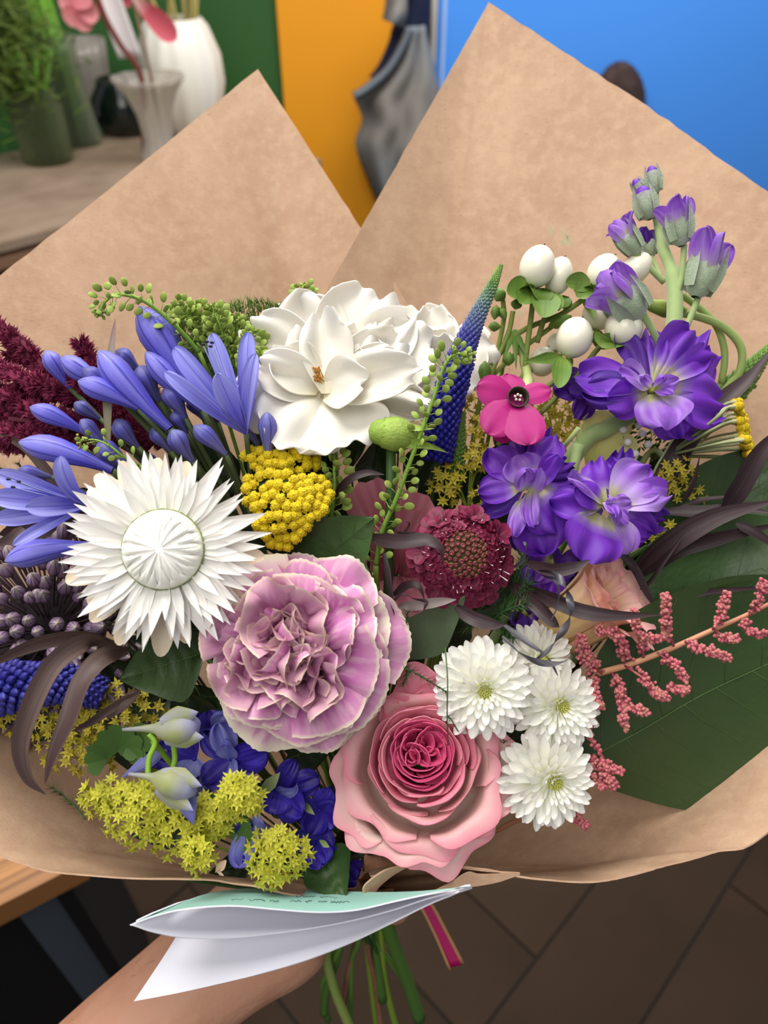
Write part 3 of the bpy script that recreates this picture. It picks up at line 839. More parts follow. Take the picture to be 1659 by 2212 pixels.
# crumpled heart: several whorls side by side
for (cx, cy, n, L, el0, ms, r0) in ((-70, -28, 6, 104, 1.0, inn, 18), (25, -40, 6, 104, 1.05, inn, 16), (-15, 60, 6, 108, .95, inn, 18), (60, 50, 5, 100, .85, inn, 14), (-75, -30, 6, 92, 1.3, core, 16), (20, -42, 6, 94, 1.32, core, 14), (-20, 50, 5, 92, 1.28, core, 14), (-110, 30, 4, 96, .8, inn, 10), (-25, 5, 5, 92, 1.35, core, 22)):
    for i in range(n):
        az = 2 * PI * (i + rn.uniform(-0.35, 0.35)) / n + cx
        T.part('petal', rn.choice(ms), H @ tr(cx * k, cy * k, 22 * k) @ rz(az) @ tr(0, r0 * k, 0) @ rx(el0 + rn.uniform(-.22, .22)) @ ry(rn.uniform(-0.35, 0.35)) @ sc(L * rn.uniform(0.82, 1.12) * k))
T.part('calyx', G().lathe([(9 * k, -150 * k), (26 * k, -140 * k), (34 * k, -70 * k), (22 * k, -20 * k)], 14).mesh('calyx', M_stem), H)
stem_to_bind(T, H @ Vector((0, 0, -150 * k)), (0, -0.5, -1), 9 * k, M_stem, tail=[(900, 2160, 0.46), (906, 2195, 0.465)])

# ---- cupped petals for roses: part of a bowl with a wavy rim
def cup(prof, span, nu=14, nv=12, wave=0.04, wf=3.0, ph=0.0, dip=0.10, seed=0, lip=0.0, notch=0.0):
    """prof: list of (r, z) from base to rim; span: half angle; opens along +Z, centred on +Y"""
    pc = cat([Vector((p[0], p[1], 0)) for p in prof], 6)
    g = G()
    def smp(v):
        t = min(max(v, 0), 1) * (len(pc) - 1); i = min(int(t), len(pc) - 2); return pc[i].lerp(pc[i + 1], t - i)
    def fn(u, v):
        uu = u * 2 - 1
        fe = 1 - uu ** 4
        vv = v * (1 - dip * abs(uu) ** 3 - 0.08 * uu ** 6 + fe * wave * v * math.sin(wf * PI * uu + ph) + 0.5 * fe * wave * v * noise.noise(Vector((uu * 4, seed, 0))) - notch * math.exp(-(uu * 5) ** 2) * v)
        q = smp(vv)
        a = uu * span * (0.35 + 0.65 * min(1, v * 1.8))
        r = q.x * (1 + fe * wave * 0.9 * v * v * math.sin(wf * 1.3 * PI * uu + ph * 1.7) + 0.05 * v * noise.noise(Vector((uu * 2 + seed, v * 2, seed))))
        ed = fe * lip * v ** 4 * (0.5 + 0.5 * math.sin(2 * uu + ph))
        return (math.sin(a) * (r + ed), math.cos(a) * (r + ed), q.y - ed * 0.5)
    return g.grid(fn, nu, nv)
# ---- pink garden rose
T = Thing('garden_rose', 'full pink garden rose, deep pink heart and blush outer petals', 'rose', 912, 1662, 0.281)
k = T.k
H = orient((-0.02, 0.42, 1))
M_r0 = mat('deep_pink_petal', [(0, '#A82456'), (0.6, '#D03A76'), (1, '#E0608E')], rough=0.5, trans=0.3, streak=('#C23C70', 0.3, 6, 1), jitter=0.06)
M_r1 = mat('pink_petal', [(0, '#DC5484'), (0.6, '#EC86A4'), (1, '#F09CB0')], rough=0.5, trans=0.3, streak=('#F3B4BC', 0.4, 5, 1), jitter=0.04)
M_r2 = mat('blush_petal', [(0, '#E6D6C6'), (0.45, '#F0D0C6'), (0.82, '#F4BFC2'), (0.96, '#F0A2B2'), (1, '#EC90A6')], rough=0.5, trans=0.3, streak=('#F3D2CB', 0.4, 4, 0.8), jitter=0.03)
M_r3 = mat('cream_blush_petal', [(0, '#DCD8C4'), (0.5, '#E8DCD0'), (0.82, '#F0CCC6'), (0.96, '#F2B0BA'), (1, '#EE9CAC')], rough=0.5, trans=0.3, streak=('#F0E0D8', 0.4, 4, 0.8), jitter=0.03)
rn = random.Random(9)
def addcup(prof, span, m_, az, tl=0.0, **kw):
    kw.setdefault('seed', rn.random() * 50); kw.setdefault('ph', rn.uniform(0, 6))
    g = cup([(a * k, b * k) for a, b in prof], span, **kw)
    o = T.part('petal', g.mesh('petal', m_), H @ rz(az) @ rx(tl))
    thick(o, 0.0004)
    return o
# heart: quartered swirls of upright petals, set a little above the bowl's middle
def addheart(prof, span, m_, az, ox, oy, tl=0.0, **kw):
    kw.setdefault('seed', rn.random() * 50); kw.setdefault('ph', rn.uniform(0, 6))
    g = cup([(a * k, b * k) for a, b in prof], span, **kw)
    o = T.part('petal', g.mesh('petal', m_), H @ tr(ox * k, oy * k, 0) @ rz(az) @ rx(tl))
    thick(o, 0.00035)
for (ox, oy, n) in ((-12, 52, 2), (10, 22, 2), (-22, 18, 2), (14, 50, 2)):
    for j, r in enumerate((8, 17, 26)):
        for i in range(n):
            addheart([(r * 0.5, 0), (r * 1.0, 14), (r * 1.3, 34), (r * 1.75, 50 + 3 * j)], rn.uniform(.7, 1.1), M_r0, 2 * PI * (i + rn.uniform(-.3, .3)) / n + j * 1.3 + ox, ox + rn.uniform(-4, 4), oy + rn.uniform(-4, 4), rn.uniform(-.3, .3), nu=12, nv=8, wave=0.03, wf=1.2, dip=0.14)
for ring, n, r, h, m_ in ((3, 6, 42, 56, M_r0), (4, 6, 52, 58, M_r0), (5, 6, 62, 60, M_r0), (6, 5, 71, 60, M_r1), (7, 5, 80, 58, M_r1)):
    for i in range(n):
        az = 2 * PI * (i + rn.uniform(-.3, .3)) / n + ring * 0.9
        rr = r * rn.uniform(0.9, 1.08)
        addheart([(rr * 0.75, -10), (rr * 1.0, 10), (rr * 1.08, h * 0.7), (rr * 1.18, h * rn.uniform(.86, 1.06))], rn.uniform(.7, 1.0), m_, az, -3, 34 - (ring - 3) * 4, rn.uniform(-.12, .16), nu=16, nv=9, wave=0.03, wf=1.0, dip=0.16)
for i, (az, r, h) in enumerate(((0.3, 92, 62), (1.4, 96, 54), (2.4, 96, 40), (3.3, 102, 44), (4.3, 98, 54), (5.4, 96, 62))):
    addheart([(r * 0.55, -60), (r * 0.98, -25), (r * 1.06, h * 0.5), (r * 1.12, h)], 0.85, M_r1 if i in (0, 1, 5) else M_r2, az, 0, 16, rn.uniform(-.08, .05), nu=22, nv=12, wave=0.03, wf=1.3, lip=12 * k)
for i, (az, r, h, sp_) in enumerate(((0.0, 112, 48, .8), (1.1, 122, 40, .75), (2.2, 124, 22, .85), (3.1, 128, 16, .8), (4.1, 126, 26, .85), (5.2, 116, 44, .8))):
    addheart([(r * 0.4, -105), (r * 0.92, -75), (r * 1.06, -20), (r * 1.12, h * 0.7), (r * 1.28, h)], sp_, M_r2, az, 0, 6, rn.uniform(-.1, .05), nu=30, nv=16, wave=0.05, wf=2.0, lip=24 * k)
for i, (az, r, h, sp_) in enumerate(((1.75, 150, 14, .85), (2.75, 152, -8, .9), (3.75, 156, -14, .9), (4.6, 150, 8, .85), (0.4, 126, 30, .7), (5.8, 126, 34, .7))):
    addheart([(r * 0.2, -140), (r * 0.72, -125), (r * 0.98, -70), (r * 1.06, -10), (r * 1.26, h)], sp_, M_r3, az, 0, 0, rn.uniform(-.06, .04), nu=34, nv=18, wave=0.055, wf=2.6, lip=32 * k, notch=0.04)
for (p0, p1, W, tl) in (((915, 1590, .296), (900, 1452, .289), 130, .2), ((925, 1600, .296), (965, 1478, .286), 120, -.3), ((890, 1600, .294), (850, 1520, .284), 110, .4)):
    petal_px(T, 'petal', M_r1, p0, p1, W, tilt=tl, shape='broad', base=.5, nu=14, nv=12, a1=-.3, lat=.6, rough=.22, seed=p1[0])
T.part('receptacle', G().lathe([(8 * k, -170 * k), (24 * k, -155 * k), (44 * k, -128 * k), (20 * k, -110 * k)], 14).mesh('receptacle', M_stem), H)
stem_to_bind(T, H @ Vector((0, 0, -165 * k)), (0, -0.5, -1), 12 * k, M_stem_dk, tail=[(815, 2080, 0.43), (827, 2160, 0.445)])

# ---- white button chrysanthemums
M_mu = mat('white_ray_petal', [(0, '#E3E6BE'), (0.3, '#F3F3E8'), (1, '#F8F7F4')], rough=0.45, trans=0.25, streak=('#E8E8DE', 0.4, 5, 0.7), jitter=0.02)
M_mc = mat('lime_disc', [(0, '#BEC440'), (1, '#DEE07A')], rough=0.55, trans=0.1)
def mum(label, px, py, d, rad, face, roll, seed, cx=0.0, cy=0.0, layers=7):
    T = Thing('chrysanthemum', label, 'flower', px, py, d, 'white button chrysanthemums')
    k = T.k
    H = orient(face, roll)
    rn = random.Random(seed)
    ms = [petal(1, w_, 'spoon', c=0.55, base=0.35, a0=-0.05, a1=0.25, a2=b_, lat=0.75, nu=4, nv=6).mesh('petal', M_mu) for w_, b_ in ((0.36, 0.15), (0.40, -0.1), (0.33, 0.3))]
    ratio = rad / 105.0
    tot = 0
    for li, (L, n, r0, z0, el) in enumerate(((66, 22, 40, -24, -0.35), (70, 22, 38, -14, -0.1), (66, 21, 34, -4, 0.14), (58, 19, 28, 6, 0.38), (48, 17, 22, 14, 0.62), (36, 14, 17, 20, 0.88), (24, 12, 13, 22, 1.1))):
        if li >= layers: break
        sh = (li / 6.0) ** 2
        for i in range(n):
            az = 2 * PI * (i + 0.5 * (li % 2) + rn.uniform(-0.22, 0.22)) / n
            M = H @ tr(cx * sh * k, cy * sh * k, 0) @ rz(az) @ tr(0, r0 * ratio * k, z0 * ratio * k) @ rx(el + rn.uniform(-0.12, 0.12)) @ ry(rn.uniform(-.25, .25)) @ sc(L * ratio * k * rn.uniform(0.9, 1.12))
            T.part('petal', rn.choice(ms), M)
    g = G()
    for i in range(60):
        r = 19 * ratio * math.sqrt(i / 60); a = i * 2.39996
        g.blob((r * math.cos(a) * k, r * math.sin(a) * k, (25 - r * r * 0.03) * k), 2.3 * ratio * k, rz=5 * ratio * k, nu=6, nv=4)
    T.part('disc', g.mesh('disc', M_mc), H @ tr(cx * k, cy * k, 0))
    T.part('underside', G().lathe([(5 * k, -70 * ratio * k), (26 * ratio * k, -50 * ratio * k), (46 * ratio * k, -24 * ratio * k), (30 * ratio * k, 10 * ratio * k), (0.1 * k, 14 * ratio * k)], 16).mesh('underside', M_mu), H)
    stem_to_bind(T, H @ Vector((0, 0, -60 * ratio * k)), (0, -0.4, -1), 6 * k, M_stem_dk)
mum('white button chrysanthemum right above the pink rose', 1045, 1490, 0.272, 108, (-0.05, 0.05, 1), 0.2, 1)
mum('white button chrysanthemum between two others, beside the red-pink plume', 1206, 1530, 0.279, 98, (0.15, 0.05, 1), 1.0, 2, 8, 2)
mum('lowest white button chrysanthemum, over the paper edge', 1184, 1690, 0.273, 106, (0.1, -0.05, 1), 0.5, 3, 12, 0)
mum('half-hidden white button chrysanthemum behind the other three', 1165, 1425, 0.293, 82, (0.25, 0.3, 1), 0.1, 4, layers=5)

# ---- burgundy scabiosa
T = Thing('scabiosa', 'burgundy pincushion flower with pale stamens', 'flower', 1000, 1200, 0.286)
k = T.k
H = orient((0.06, 0.18, 1))
M_s1 = mat('burgundy_floret', [(0, '#44081E'), (0.5, '#681232'), (1, '#8A284C')], rough=0.5, trans=0.25, streak=('#B65A7C', 0.4, 5, 1), jitter=0.2)
M_s2 = mat('burgundy_bud', [(0, '#7A7A3C'), (0.35, '#6E6236'), (0.55, '#6A1830'), (0.75, '#7A1834'), (0.88, '#5A2028'), (1, '#C8A484')], rough=0.5, jitter=0.15)
M_wh = mat('pale_stamen', '#F0E4DE', rough=0.5)
def floret(n, L, Wd, el):
    g = G()
    for i in range(n):
        sz = 1.25 if i == 0 else (1.0 if i in (1, n - 1) else 0.72)
        g.add(petal(L * sz, Wd * sz, 'round', c=0.6, base=0.4, a1=-0.5, ruf=0.06, rf=2, ph=i, lat=0.3, nu=4, nv=5), rz(2 * PI * i / n) @ tr(0, L * 0.12, 0) @ rx(el))
    g.lathe([(0.06 * L, -1.1 * L), (0.16 * L, -0.3 * L), (0.2 * L, 0.05 * L)], 7)
    return g
rn = random.Random(4)
fl = [floret(5, 26 * k, 24 * k, e_).mesh('floret', M_s1) for e_ in (0.4, 0.7, 0.2)]
bd = G().lathe([(2 * k, -14 * k), (5 * k, -4 * k), (7.2 * k, 3 * k), (6.0 * k, 7.5 * k), (3.4 * k, 8.6 * k), (3.0 * k, 6.4 * k), (0.2 * k, 6.0 * k)], 8).mesh('floret_bud', M_s2)
sm = G().tube([(0, 0, 0), (0.8 * k, 0, 12 * k), (2 * k, 1 * k, 22 * k)], [0.9 * k, 0.8 * k, 1.6 * k], 5).mesh('stamen', M_wh)
NB = 270
for i in range(NB):
    t = (i + 0.5) / NB
    th = 1.32 * math.sqrt(t)
    a = i * 2.39996
    dr = Vector((math.sin(th) * math.cos(a), math.sin(th) * math.sin(a), math.cos(th)))
    if th < 0.66:
        p = Vector((dr.x * 84 * k, dr.y * 84 * k, dr.z * 60 * k - 30 * k))
        T.part('floret_bud', bd, H @ aim(p, dr, rn.uniform(0.72, 0.95)))
    elif th < 1.1:
        p = Vector((dr.x * 88 * k, dr.y * 88 * k, dr.z * 60 * k - 26 * k))
        f_ = T.part('floret', rn.choice(fl), H @ rz(math.atan2(dr.y, dr.x) - PI / 2) @ tr(0, math.hypot(p.x, p.y), p.z) @ rx(-th * 0.9) @ sc(rn.uniform(0.46, 0.62) + 0.35 * (th - .66)))
        if rn.random() < 0.16: T.part('stamen', sm, rz(rn.uniform(0, 6)) @ rx(0.3), f_)
    elif i % 3 == 0:
        p = Vector((dr.x * 92 * k, dr.y * 92 * k, dr.z * 60 * k - 26 * k))
        f_ = T.part('floret', rn.choice(fl), H @ rz(math.atan2(dr.y, dr.x) - PI / 2) @ tr(0, math.hypot(p.x, p.y), p.z) @ rx(-th * 0.75 + rn.uniform(-.2, .2)) @ rz(rn.uniform(-.3, .3)) @ sc(rn.uniform(1.0, 1.3)))
        if rn.random() < 0.14: T.part('stamen', sm, rx(-0.6), f_)
T.part('cushion', G().lathe([(6 * k, -64 * k), (30 * k, -56 * k), (74 * k, -34 * k), (80 * k, -20 * k), (66 * k, 8 * k), (36 * k, 24 * k), (0.2 * k, 28 * k)], 20).mesh('cushion', mat('dark_burgundy', '#4A3A20', rough=0.8)), H)
stem_to_bind(T, H @ Vector((0, 0, -60 * k)), (0, -0.4, -1), 6 * k, M_stem_dk, tail=[(640, 2075, 0.42), (644, 2090, 0.422)])

# ---- open white rose with loose petals
M_wr = mat('ivory_white_petal', [(0, '#EDE6C8'), (0.3, '#F3F0E4'), (1, '#F6F4F0')], rough=0.5, trans=0.3, streak=('#EFE9DC', 0.5, 3, 0.6), jitter=0.02)
T = Thing('white_rose', 'large open ivory white rose with loose wavy petals', 'rose', 715, 815, 0.303)
kk = dict(nu=14, nv=12)
def wp(p0, p1, W, **kw):
    for a, b in (('shape', 'broad'), ('c', 0.62), ('base', 0.3), ('arc', 0.10), ('nu', 22), ('nv', 16), ('rough', 0.26), ('ew', 0.045)): kw.setdefault(a, b)
    kw.setdefault('seed', p1[0] * 0.1 + p1[1])
    o = petal_px(T, 'petal', M_wr, p0, p1, W, **kw)
    thick(o, 0.0004)
    return o
wp((705, 850, .309), (742, 962, .294), 205, a1=-0.5, lat=-0.5, ruf=0.03, rf=3)
wp((690, 845, .308), (615, 945, .294), 190, a1=-0.5, lat=-0.4, ruf=0.04, rf=3.5)
wp((690, 838, .307), (512, 872, .300), 150, a1=-0.3, lat=-0.4, ruf=0.03, rf=2)
wp((735, 836, .310), (925, 880, .304), 95, a1=-0.4, lat=-0.3, ruf=0.05, rf=3)
wp((700, 835, .313), (640, 650, .322), 190, a1=0.2, lat=0.5, ruf=0.03)
wp((715, 835, .315), (700, 645, .326), 230, a1=0.15, lat=0.5, ruf=0.03)
wp((740, 835, .314), (820, 652, .324), 230, a1=0.15, lat=0.5, ruf=0.04)
wp((750, 835, .312), (900, 715, .315), 180, a1=0.1, lat=0.5, ruf=0.04)
wp((690, 835, .311), (540, 705, .310), 170, a1=-0.2, lat=0.5, ruf=0.03)
wp((695, 845, .306), (560, 790, .296), 110, a1=-0.3, lat=0.7, ruf=0.03)
wp((730, 845, .307), (860, 735, .305), 150, a1=0.2, lat=0.9, ruf=0.04)
wp((712, 850, .301), (702, 690, .300), 105, a1=0.1, lat=0.5, ruf=0.07, rf=1.7)
wp((735, 850, .305), (785, 720, .308), 130, a1=0.2, lat=0.6, ruf=0.07, rf=2.2)
wp((720, 850, .304), (885, 800, .290), 120, a1=-0.5, lat=0.8, ruf=0.06, rf=2.5, tilt=-0.2)
wp((700, 852, .303), (780, 812, .290), 130, a1=0.1, lat=0.9, ruf=0.04, tilt=-0.3)
M_an = mat('orange_stamen', [(0, '#D8C060'), (1, '#B87830')], rough=0.6)
g = G(); rn = random.Random(2)
for i in range(26):
    a = T.P(702 + rn.uniform(-10, 10), 842 + rn.uniform(-6, 6), 0.306)
    b = T.P(684 + rn.uniform(-9, 9), 806 + rn.uniform(-16, 16), 0.2985)
    g.tube(bez(a, a.lerp(b, .4) + Vector((0, 0, .002)), b, b, 4), [0.00018] * 4 + [0.0006], 4)
T.part('stamens', g.mesh('stamens', M_an))['kind'] = 'stuff'
for (p0, p1, W, kw) in (((725, 838, .309), (800, 700, .312), 120, dict(a1=.2, lat=.9, ruf=.05)), ((735, 838, .308), (850, 770, .303), 110, dict(a1=.1, lat=1.0, ruf=.05)), ((700, 838, .309), (655, 712, .311), 110, dict(a1=.2, lat=.8)), ((728, 840, .306), (760, 745, .304), 90, dict(a1=.3, lat=1.1, ruf=.06)), ((690, 842, .305), (600, 770, .299), 120, dict(a1=.1, lat=.9, tilt=.3)), ((745, 838, .309), (880, 690, .318), 120, dict(a1=.1, lat=.7, ruf=.06))):
    wp(p0, p1, W, **kw)
stem_to_bind(T, (715, 855, 0.314), (0, -1, -0.5), 11 * T.k, M_stem, tail=[(700, 2120, 0.44), (709, 2205, 0.46)])
T = Thing('white_rose', 'cream white rose partly hidden behind the large open one', 'rose', 950, 775, 0.332)
for (p0, p1, W, kw) in (((940, 790, .338), (890, 668, .344), 150, dict(a1=.2, lat=.5)), ((945, 790, .338), (935, 672, .338), 110, dict(a1=.3, lat=.9, ruf=.06)), ((955, 790, .336), (990, 715, .335), 140, dict(a1=-.1, lat=.5, ruf=.05)),
                        ((960, 785, .336), (1058, 762, .332), 130, dict(a1=-.3, lat=-.2, ruf=.05)), ((955, 790, .334), (1030, 830, .324), 140, dict(a1=-.4, lat=-.3, ruf=.04)), ((945, 785, .334), (930, 850, .324), 150, dict(a1=-.4, lat=-.4)),
                        ((940, 785, .333), (905, 740, .325), 120, dict(a1=.1, lat=.8)), ((945, 790, .332), (945, 735, .322), 110, dict(a1=.1, lat=.8, ruf=.05))):
    wp(p0, p1, W, **kw)
stem_to_bind(T, (950, 795, 0.338), (0, -1, -0.5), 10 * T.k, M_stem)

# ---- rose bud stripped to its green calyx
T = Thing('rose_bud', 'plump green rose calyx with curling sepals under the white rose', 'bud', 850, 937, 0.290)
k = T.k
M_cal = mat('lime_calyx', [(0, '#7E9E38'), (0.5, '#93AF4A'), (1, '#7C8A44')], rough=0.6, spot=('#6A8430', 0.5, 300), bump=(900, 0.3))
B = Matrix.Translation((0, 0, 0)) @ orient((0, 0, 1), R(-97)) @ rx(-PI / 2)
T.part('hip', G().lathe([(0.2 * k, -55 * k), (18 * k, -50 * k), (27 * k, -38 * k), (28 * k, -30 * k), (34 * k, -18 * k), (39 * k, 4 * k), (34 * k, 26 * k), (20 * k, 46 * k), (4 * k, 60 * k)], 18).mesh('hip', M_cal), B)
for i, (L, c_) in enumerate(((120, .5), (104, .2), (110, -.2), (150, -0.6), (96, .3))):
    me = petal(L * k, 34 * k, 'point', c=0.3, base=0.5, a0=0.35, a1=-0.3, a2=c_, lat=-0.6, nu=4, nv=10).mesh('sepal', M_cal)
    T.part('sepal', me, B @ rz(i * 1.26) @ tr(0, 30 * k, -24 * k) @ rx(PI / 2 - 0.15))
stem_to_bind(T, (845, 965, 0.292), (0.0, -1, -0.1), 11 * k, M_stem_dk)

# ---- lisianthus
T = Thing('lisianthus', 'blush pink lisianthus with ruffled rim and buttery yellow cup', 'flower', 1288, 1306, 0.300)
k = T.k
M_l1 = mat('blush_cream_petal', [(0, '#DDB868'), (0.5, '#EACB8C'), (0.68, '#F0C8A8'), (0.85, '#F0BCB0'), (1, '#E8A4AC')], rough=0.55, trans=0.3, streak=('#F3D9CC', 0.4, 5, 0.8), jitter=0.03)
H = orient((0.62, 0.58, 0.55), 0.3)
rn = random.Random(8)
for i, (r, h, az) in enumerate(((30, 62, 0.2), (36, 66, 1.4), (32, 58, 2.6), (38, 64, 3.9), (34, 60, 5.1), (52, 78, 0.8), (56, 72, 2.0), (54, 70, 3.2), (56, 74, 4.4), (54, 74, 5.6), (66, 60, 1.2), (70, 54, 2.7), (70, 52, 4.2), (68, 58, 5.9))):
    g = cup([(12 * k, -190 * k), (r * 0.85 * k, -125 * k), (r * 1.0 * k, -20 * k), (r * 1.25 * k, h * 0.7 * k), (r * 1.75 * k, h * 1.05 * k)], 0.75, nu=22, nv=12, wave=0.06, wf=2.8, lip=12 * k, ph=rn.uniform(0, 6), seed=i, dip=.12)
    T.part('petal', g.mesh('petal', M_l1), H @ rz(az))
stem_to_bind(T, H @ Vector((0, 0, -185 * k)), (-0.6, -0.6, -0.5), 7 * k, M_stem)

# ---- dusky pink bloom in the shade behind the scabiosa
T = Thing('dusky_pink_flower', 'dusky pink bloom in the shade left of the burgundy pincushion', 'flower', 860, 1235, 0.322)
M_dp = mat('dusky_pink_petal', [(0, '#8A3C50'), (0.6, '#B9667A'), (1, '#CE8494')], rough=0.6, trans=0.25, streak=('#D99AA6', 0.4, 5, 1), jitter=0.08)
for i, (p0, p1, W, t_) in enumerate((((850, 1230, .328), (795, 1060, .318), 110, .2), ((855, 1230, .328), (880, 1080, .32), 130, -.2), ((860, 1235, .326), (930, 1130, .32), 100, 0), ((850, 1240, .324), (800, 1160, .312), 110, .4), ((860, 1240, .324), (880, 1165, .31), 110, -.3),
                                     ((855, 1245, .324), (850, 1330, .308), 120, .1), ((860, 1245, .326), (905, 1300, .312), 110, -.2), ((850, 1245, .326), (815, 1290, .31), 110, .3), ((870, 1300, .326), (885, 1400, .312), 90, 0), ((860, 1300, .326), (905, 1350, .310), 90, -.3))):
    petal_px(T, 'petal', M_dp, p0, p1, W, tilt=t_, shape='fan', base=0.3, nu=14, nv=9, ruf=0.08, rf=2.6, ph=i, serr=0.03, sn=9, rough=0.1, seed=i)
stem_to_bind(T, (855, 1240, 0.33), (0, -0.6, -1), 6 * T.k, M_stem_dk)

# ---- magenta nicotiana
T = Thing('nicotiana', 'magenta five-lobed flower with a dark open throat', 'flower', 1113, 862, 0.300)
k = T.k
M_ni = mat('magenta_petal', [(0, '#7A1450'), (0.25, '#B41E7A'), (0.7, '#BE2C86'), (1, '#A81C70')], rough=0.5, trans=0.3, streak=('#A81C70', 0.35, 5, 0.8), jitter=0.04)
M_nb = mat('pale_tube', [(0, '#DDE0B0'), (0.5, '#B9C880'), (1, '#6E9040')], rough=0.6)
for i, (p1, W, t_) in enumerate((((1030, 834, .298), 76, .2), ((1052, 938, .290), 82, .15), ((1144, 962, .288), 96, -.1), ((1190, 842, .302), 56, -.4), ((1098, 808, .308), 66, .2))):
    petal_px(T, 'lobe', M_ni, (1113, 862, .3005), p1, W, tilt=t_, shape='round', c=0.58, base=0.3, nu=8, nv=10, a1=-0.35, lat=-0.35, fold=0.10, ruf=0.02, seed=i)
for p1, W in (((1075, 955, .300), 60), ((1130, 950, .302), 60)):
    petal_px(T, 'lobe', M_ni, (1113, 880, .303), p1, W, shape='round', nu=8, nv=8)
Hn = orient((0.02, 0.12, 1))
T.part('throat', G().lathe([(19 * k, 1.5 * k), (20.5 * k, 3.2 * k), (18 * k, 2.6 * k), (15 * k, -8 * k), (8 * k, -30 * k), (0.2 * k, -34 * k)], 16).mesh('throat', mat('dark_throat', [(0, '#C890B0'), (0.12, '#6A3050'), (0.3, '#2E2A14'), (1, '#1C1C0C')], rough=0.6)), Hn @ tr(3 * k, 0, 16 * k) @ sc(1.15))
for (x, y) in ((-6, 2), (0, 6), (6, 3), (4, -6), (-4, -5)):
    T.part('anther', G().blob((x * k + 3 * k, y * k, 14 * k), 3.4 * k, rz=4 * k, nu=6, nv=5).mesh('anther', mat('cream_anther', '#D9D3C0')), Hn)
T.part('tube', G().tube(cat([T.P(1116, 868, .304), T.P(1140, 830, .322), T.P(1132, 780, .33), T.P(1112, 715, .333)], 6), [14 * k] * 8 + [11 * k] * 5 + [8 * k] * 6, 10).mesh('tube', M_nb))
for i, (dx, L) in enumerate(((-12, 62), (0, 88), (14, 70))):
    petal_px(T, 'sepal', M_stem, (1112, 712, .330), (1115 + dx * 2.2, 712 + L, .324), 16, shape='point', c=0.3, base=0.5, nu=3, nv=7, lat=-0.5)
T.part('stem', G().tube(cat([T.P(1112, 715, .333), T.P(1092, 730, .337), T.P(1085, 800, .34), T.P(1000, 1200, .36), T.P(830, 1960, .395)], 6), 5 * k, 6).mesh('stem', M_stem))
# ================================================================ purple stock
M_pu = mat('violet_petal', [(0, '#B4BC62'), (0.22, '#C0BC90'), (0.32, '#9C7ACC'), (0.46, '#7632C0'), (1, '#6A26B2')], rough=0.5, trans=0.3, streak=('#8854CE', 0.5, 6, 0.8), edge=('#4A1EA8', 0.5, 0.85), jitter=0.08)
M_pl = mat('light_violet_petal', [(0, '#B0BA58'), (0.2, '#C4C494'), (0.34, '#B79AD6'), (0.6, '#965CCC'), (1, '#8042C0')], rough=0.5, trans=0.3, streak=('#C8B0E8', 0.5, 5, 0.8), jitter=0.05)
M_pd = mat('deep_violet_petal', [(0, '#5E3494'), (1, '#4E1C90')], rough=0.5, trans=0.3, streak=('#5F3CB8', 0.5, 5, 0.8), jitter=0.08)
M_felt = mat('felted_grey_green', [(0, '#8FA080'), (0.6, '#8E9C86'), (1, '#7A6C84')], rough=0.9, sheen=0.6, spot=('#A9B59E', 0.5, 500), bump=(1500, 0.3))
M_sst = mat('pale_green_stock_stem', [(0, '#94A96E'), (1, '#84995C')], rough=0.7, sheen=0.4, spot=('#9AB878', 0.4, 200))
M_yc = mat('yellow_green_heart', '#A9B250', rough=0.6)
def fold_petal(T, m_, p0, p1, W, parent, i, **kw):
    for a, b in (('shape', 'broad' if i % 3 else 'round'), ('c', 0.64), ('base', 0.14), ('arc', 0.10), ('nu', 16), ('nv', 14), ('a1', -0.5), ('a2', -0.2), ('lat', 0.35), ('ruf', 0.075), ('rf', 1.5 + (i * 0.7) % 1.6), ('ph', i * 1.7), ('rough', 0.26), ('seed', i)): kw.setdefault(a, b)
    return petal_px(T, 'petal', m_, p0, p1, W, parent=parent, **kw)
def stock_flower(T, cx, cy, d, petals, label=None):
    """petals: (x, y, width, dz, kind, tilt)"""
    e = obj('flower', G().blob((0, 0, 0), 9 * T.k, nu=8, nv=6).mesh('flower_heart', M_yc), T.o, Matrix.Translation(T.P(cx, cy, d + 0.003)), label)
    Tb = T.b
    class Sub: pass
    S = Sub(); S.k = T.k; S.d = T.d
    off = T.P(cx, cy, d + 0.003)
    S.P = lambda px, py, dd=None: C(px, py, dd if dd else T.d) - Tb - off
    S.part = lambda name, me, M=None, parent=None, label=None: obj(name, me, e, M, label)
    for i, q in enumerate(petals):
        x, y, W, dz, kind, tilt = q[:6]
        bx, by = (q[6], q[7]) if len(q) > 7 else (cx + (x - cx) * 0.12, cy + (y - cy) * 0.12)
        fold_petal(S, {'p': M_pu, 'l': M_pl, 'd': M_pd}[kind], (bx, by, d), (x, y, d + dz), W, None, i, tilt=tilt)
    return e
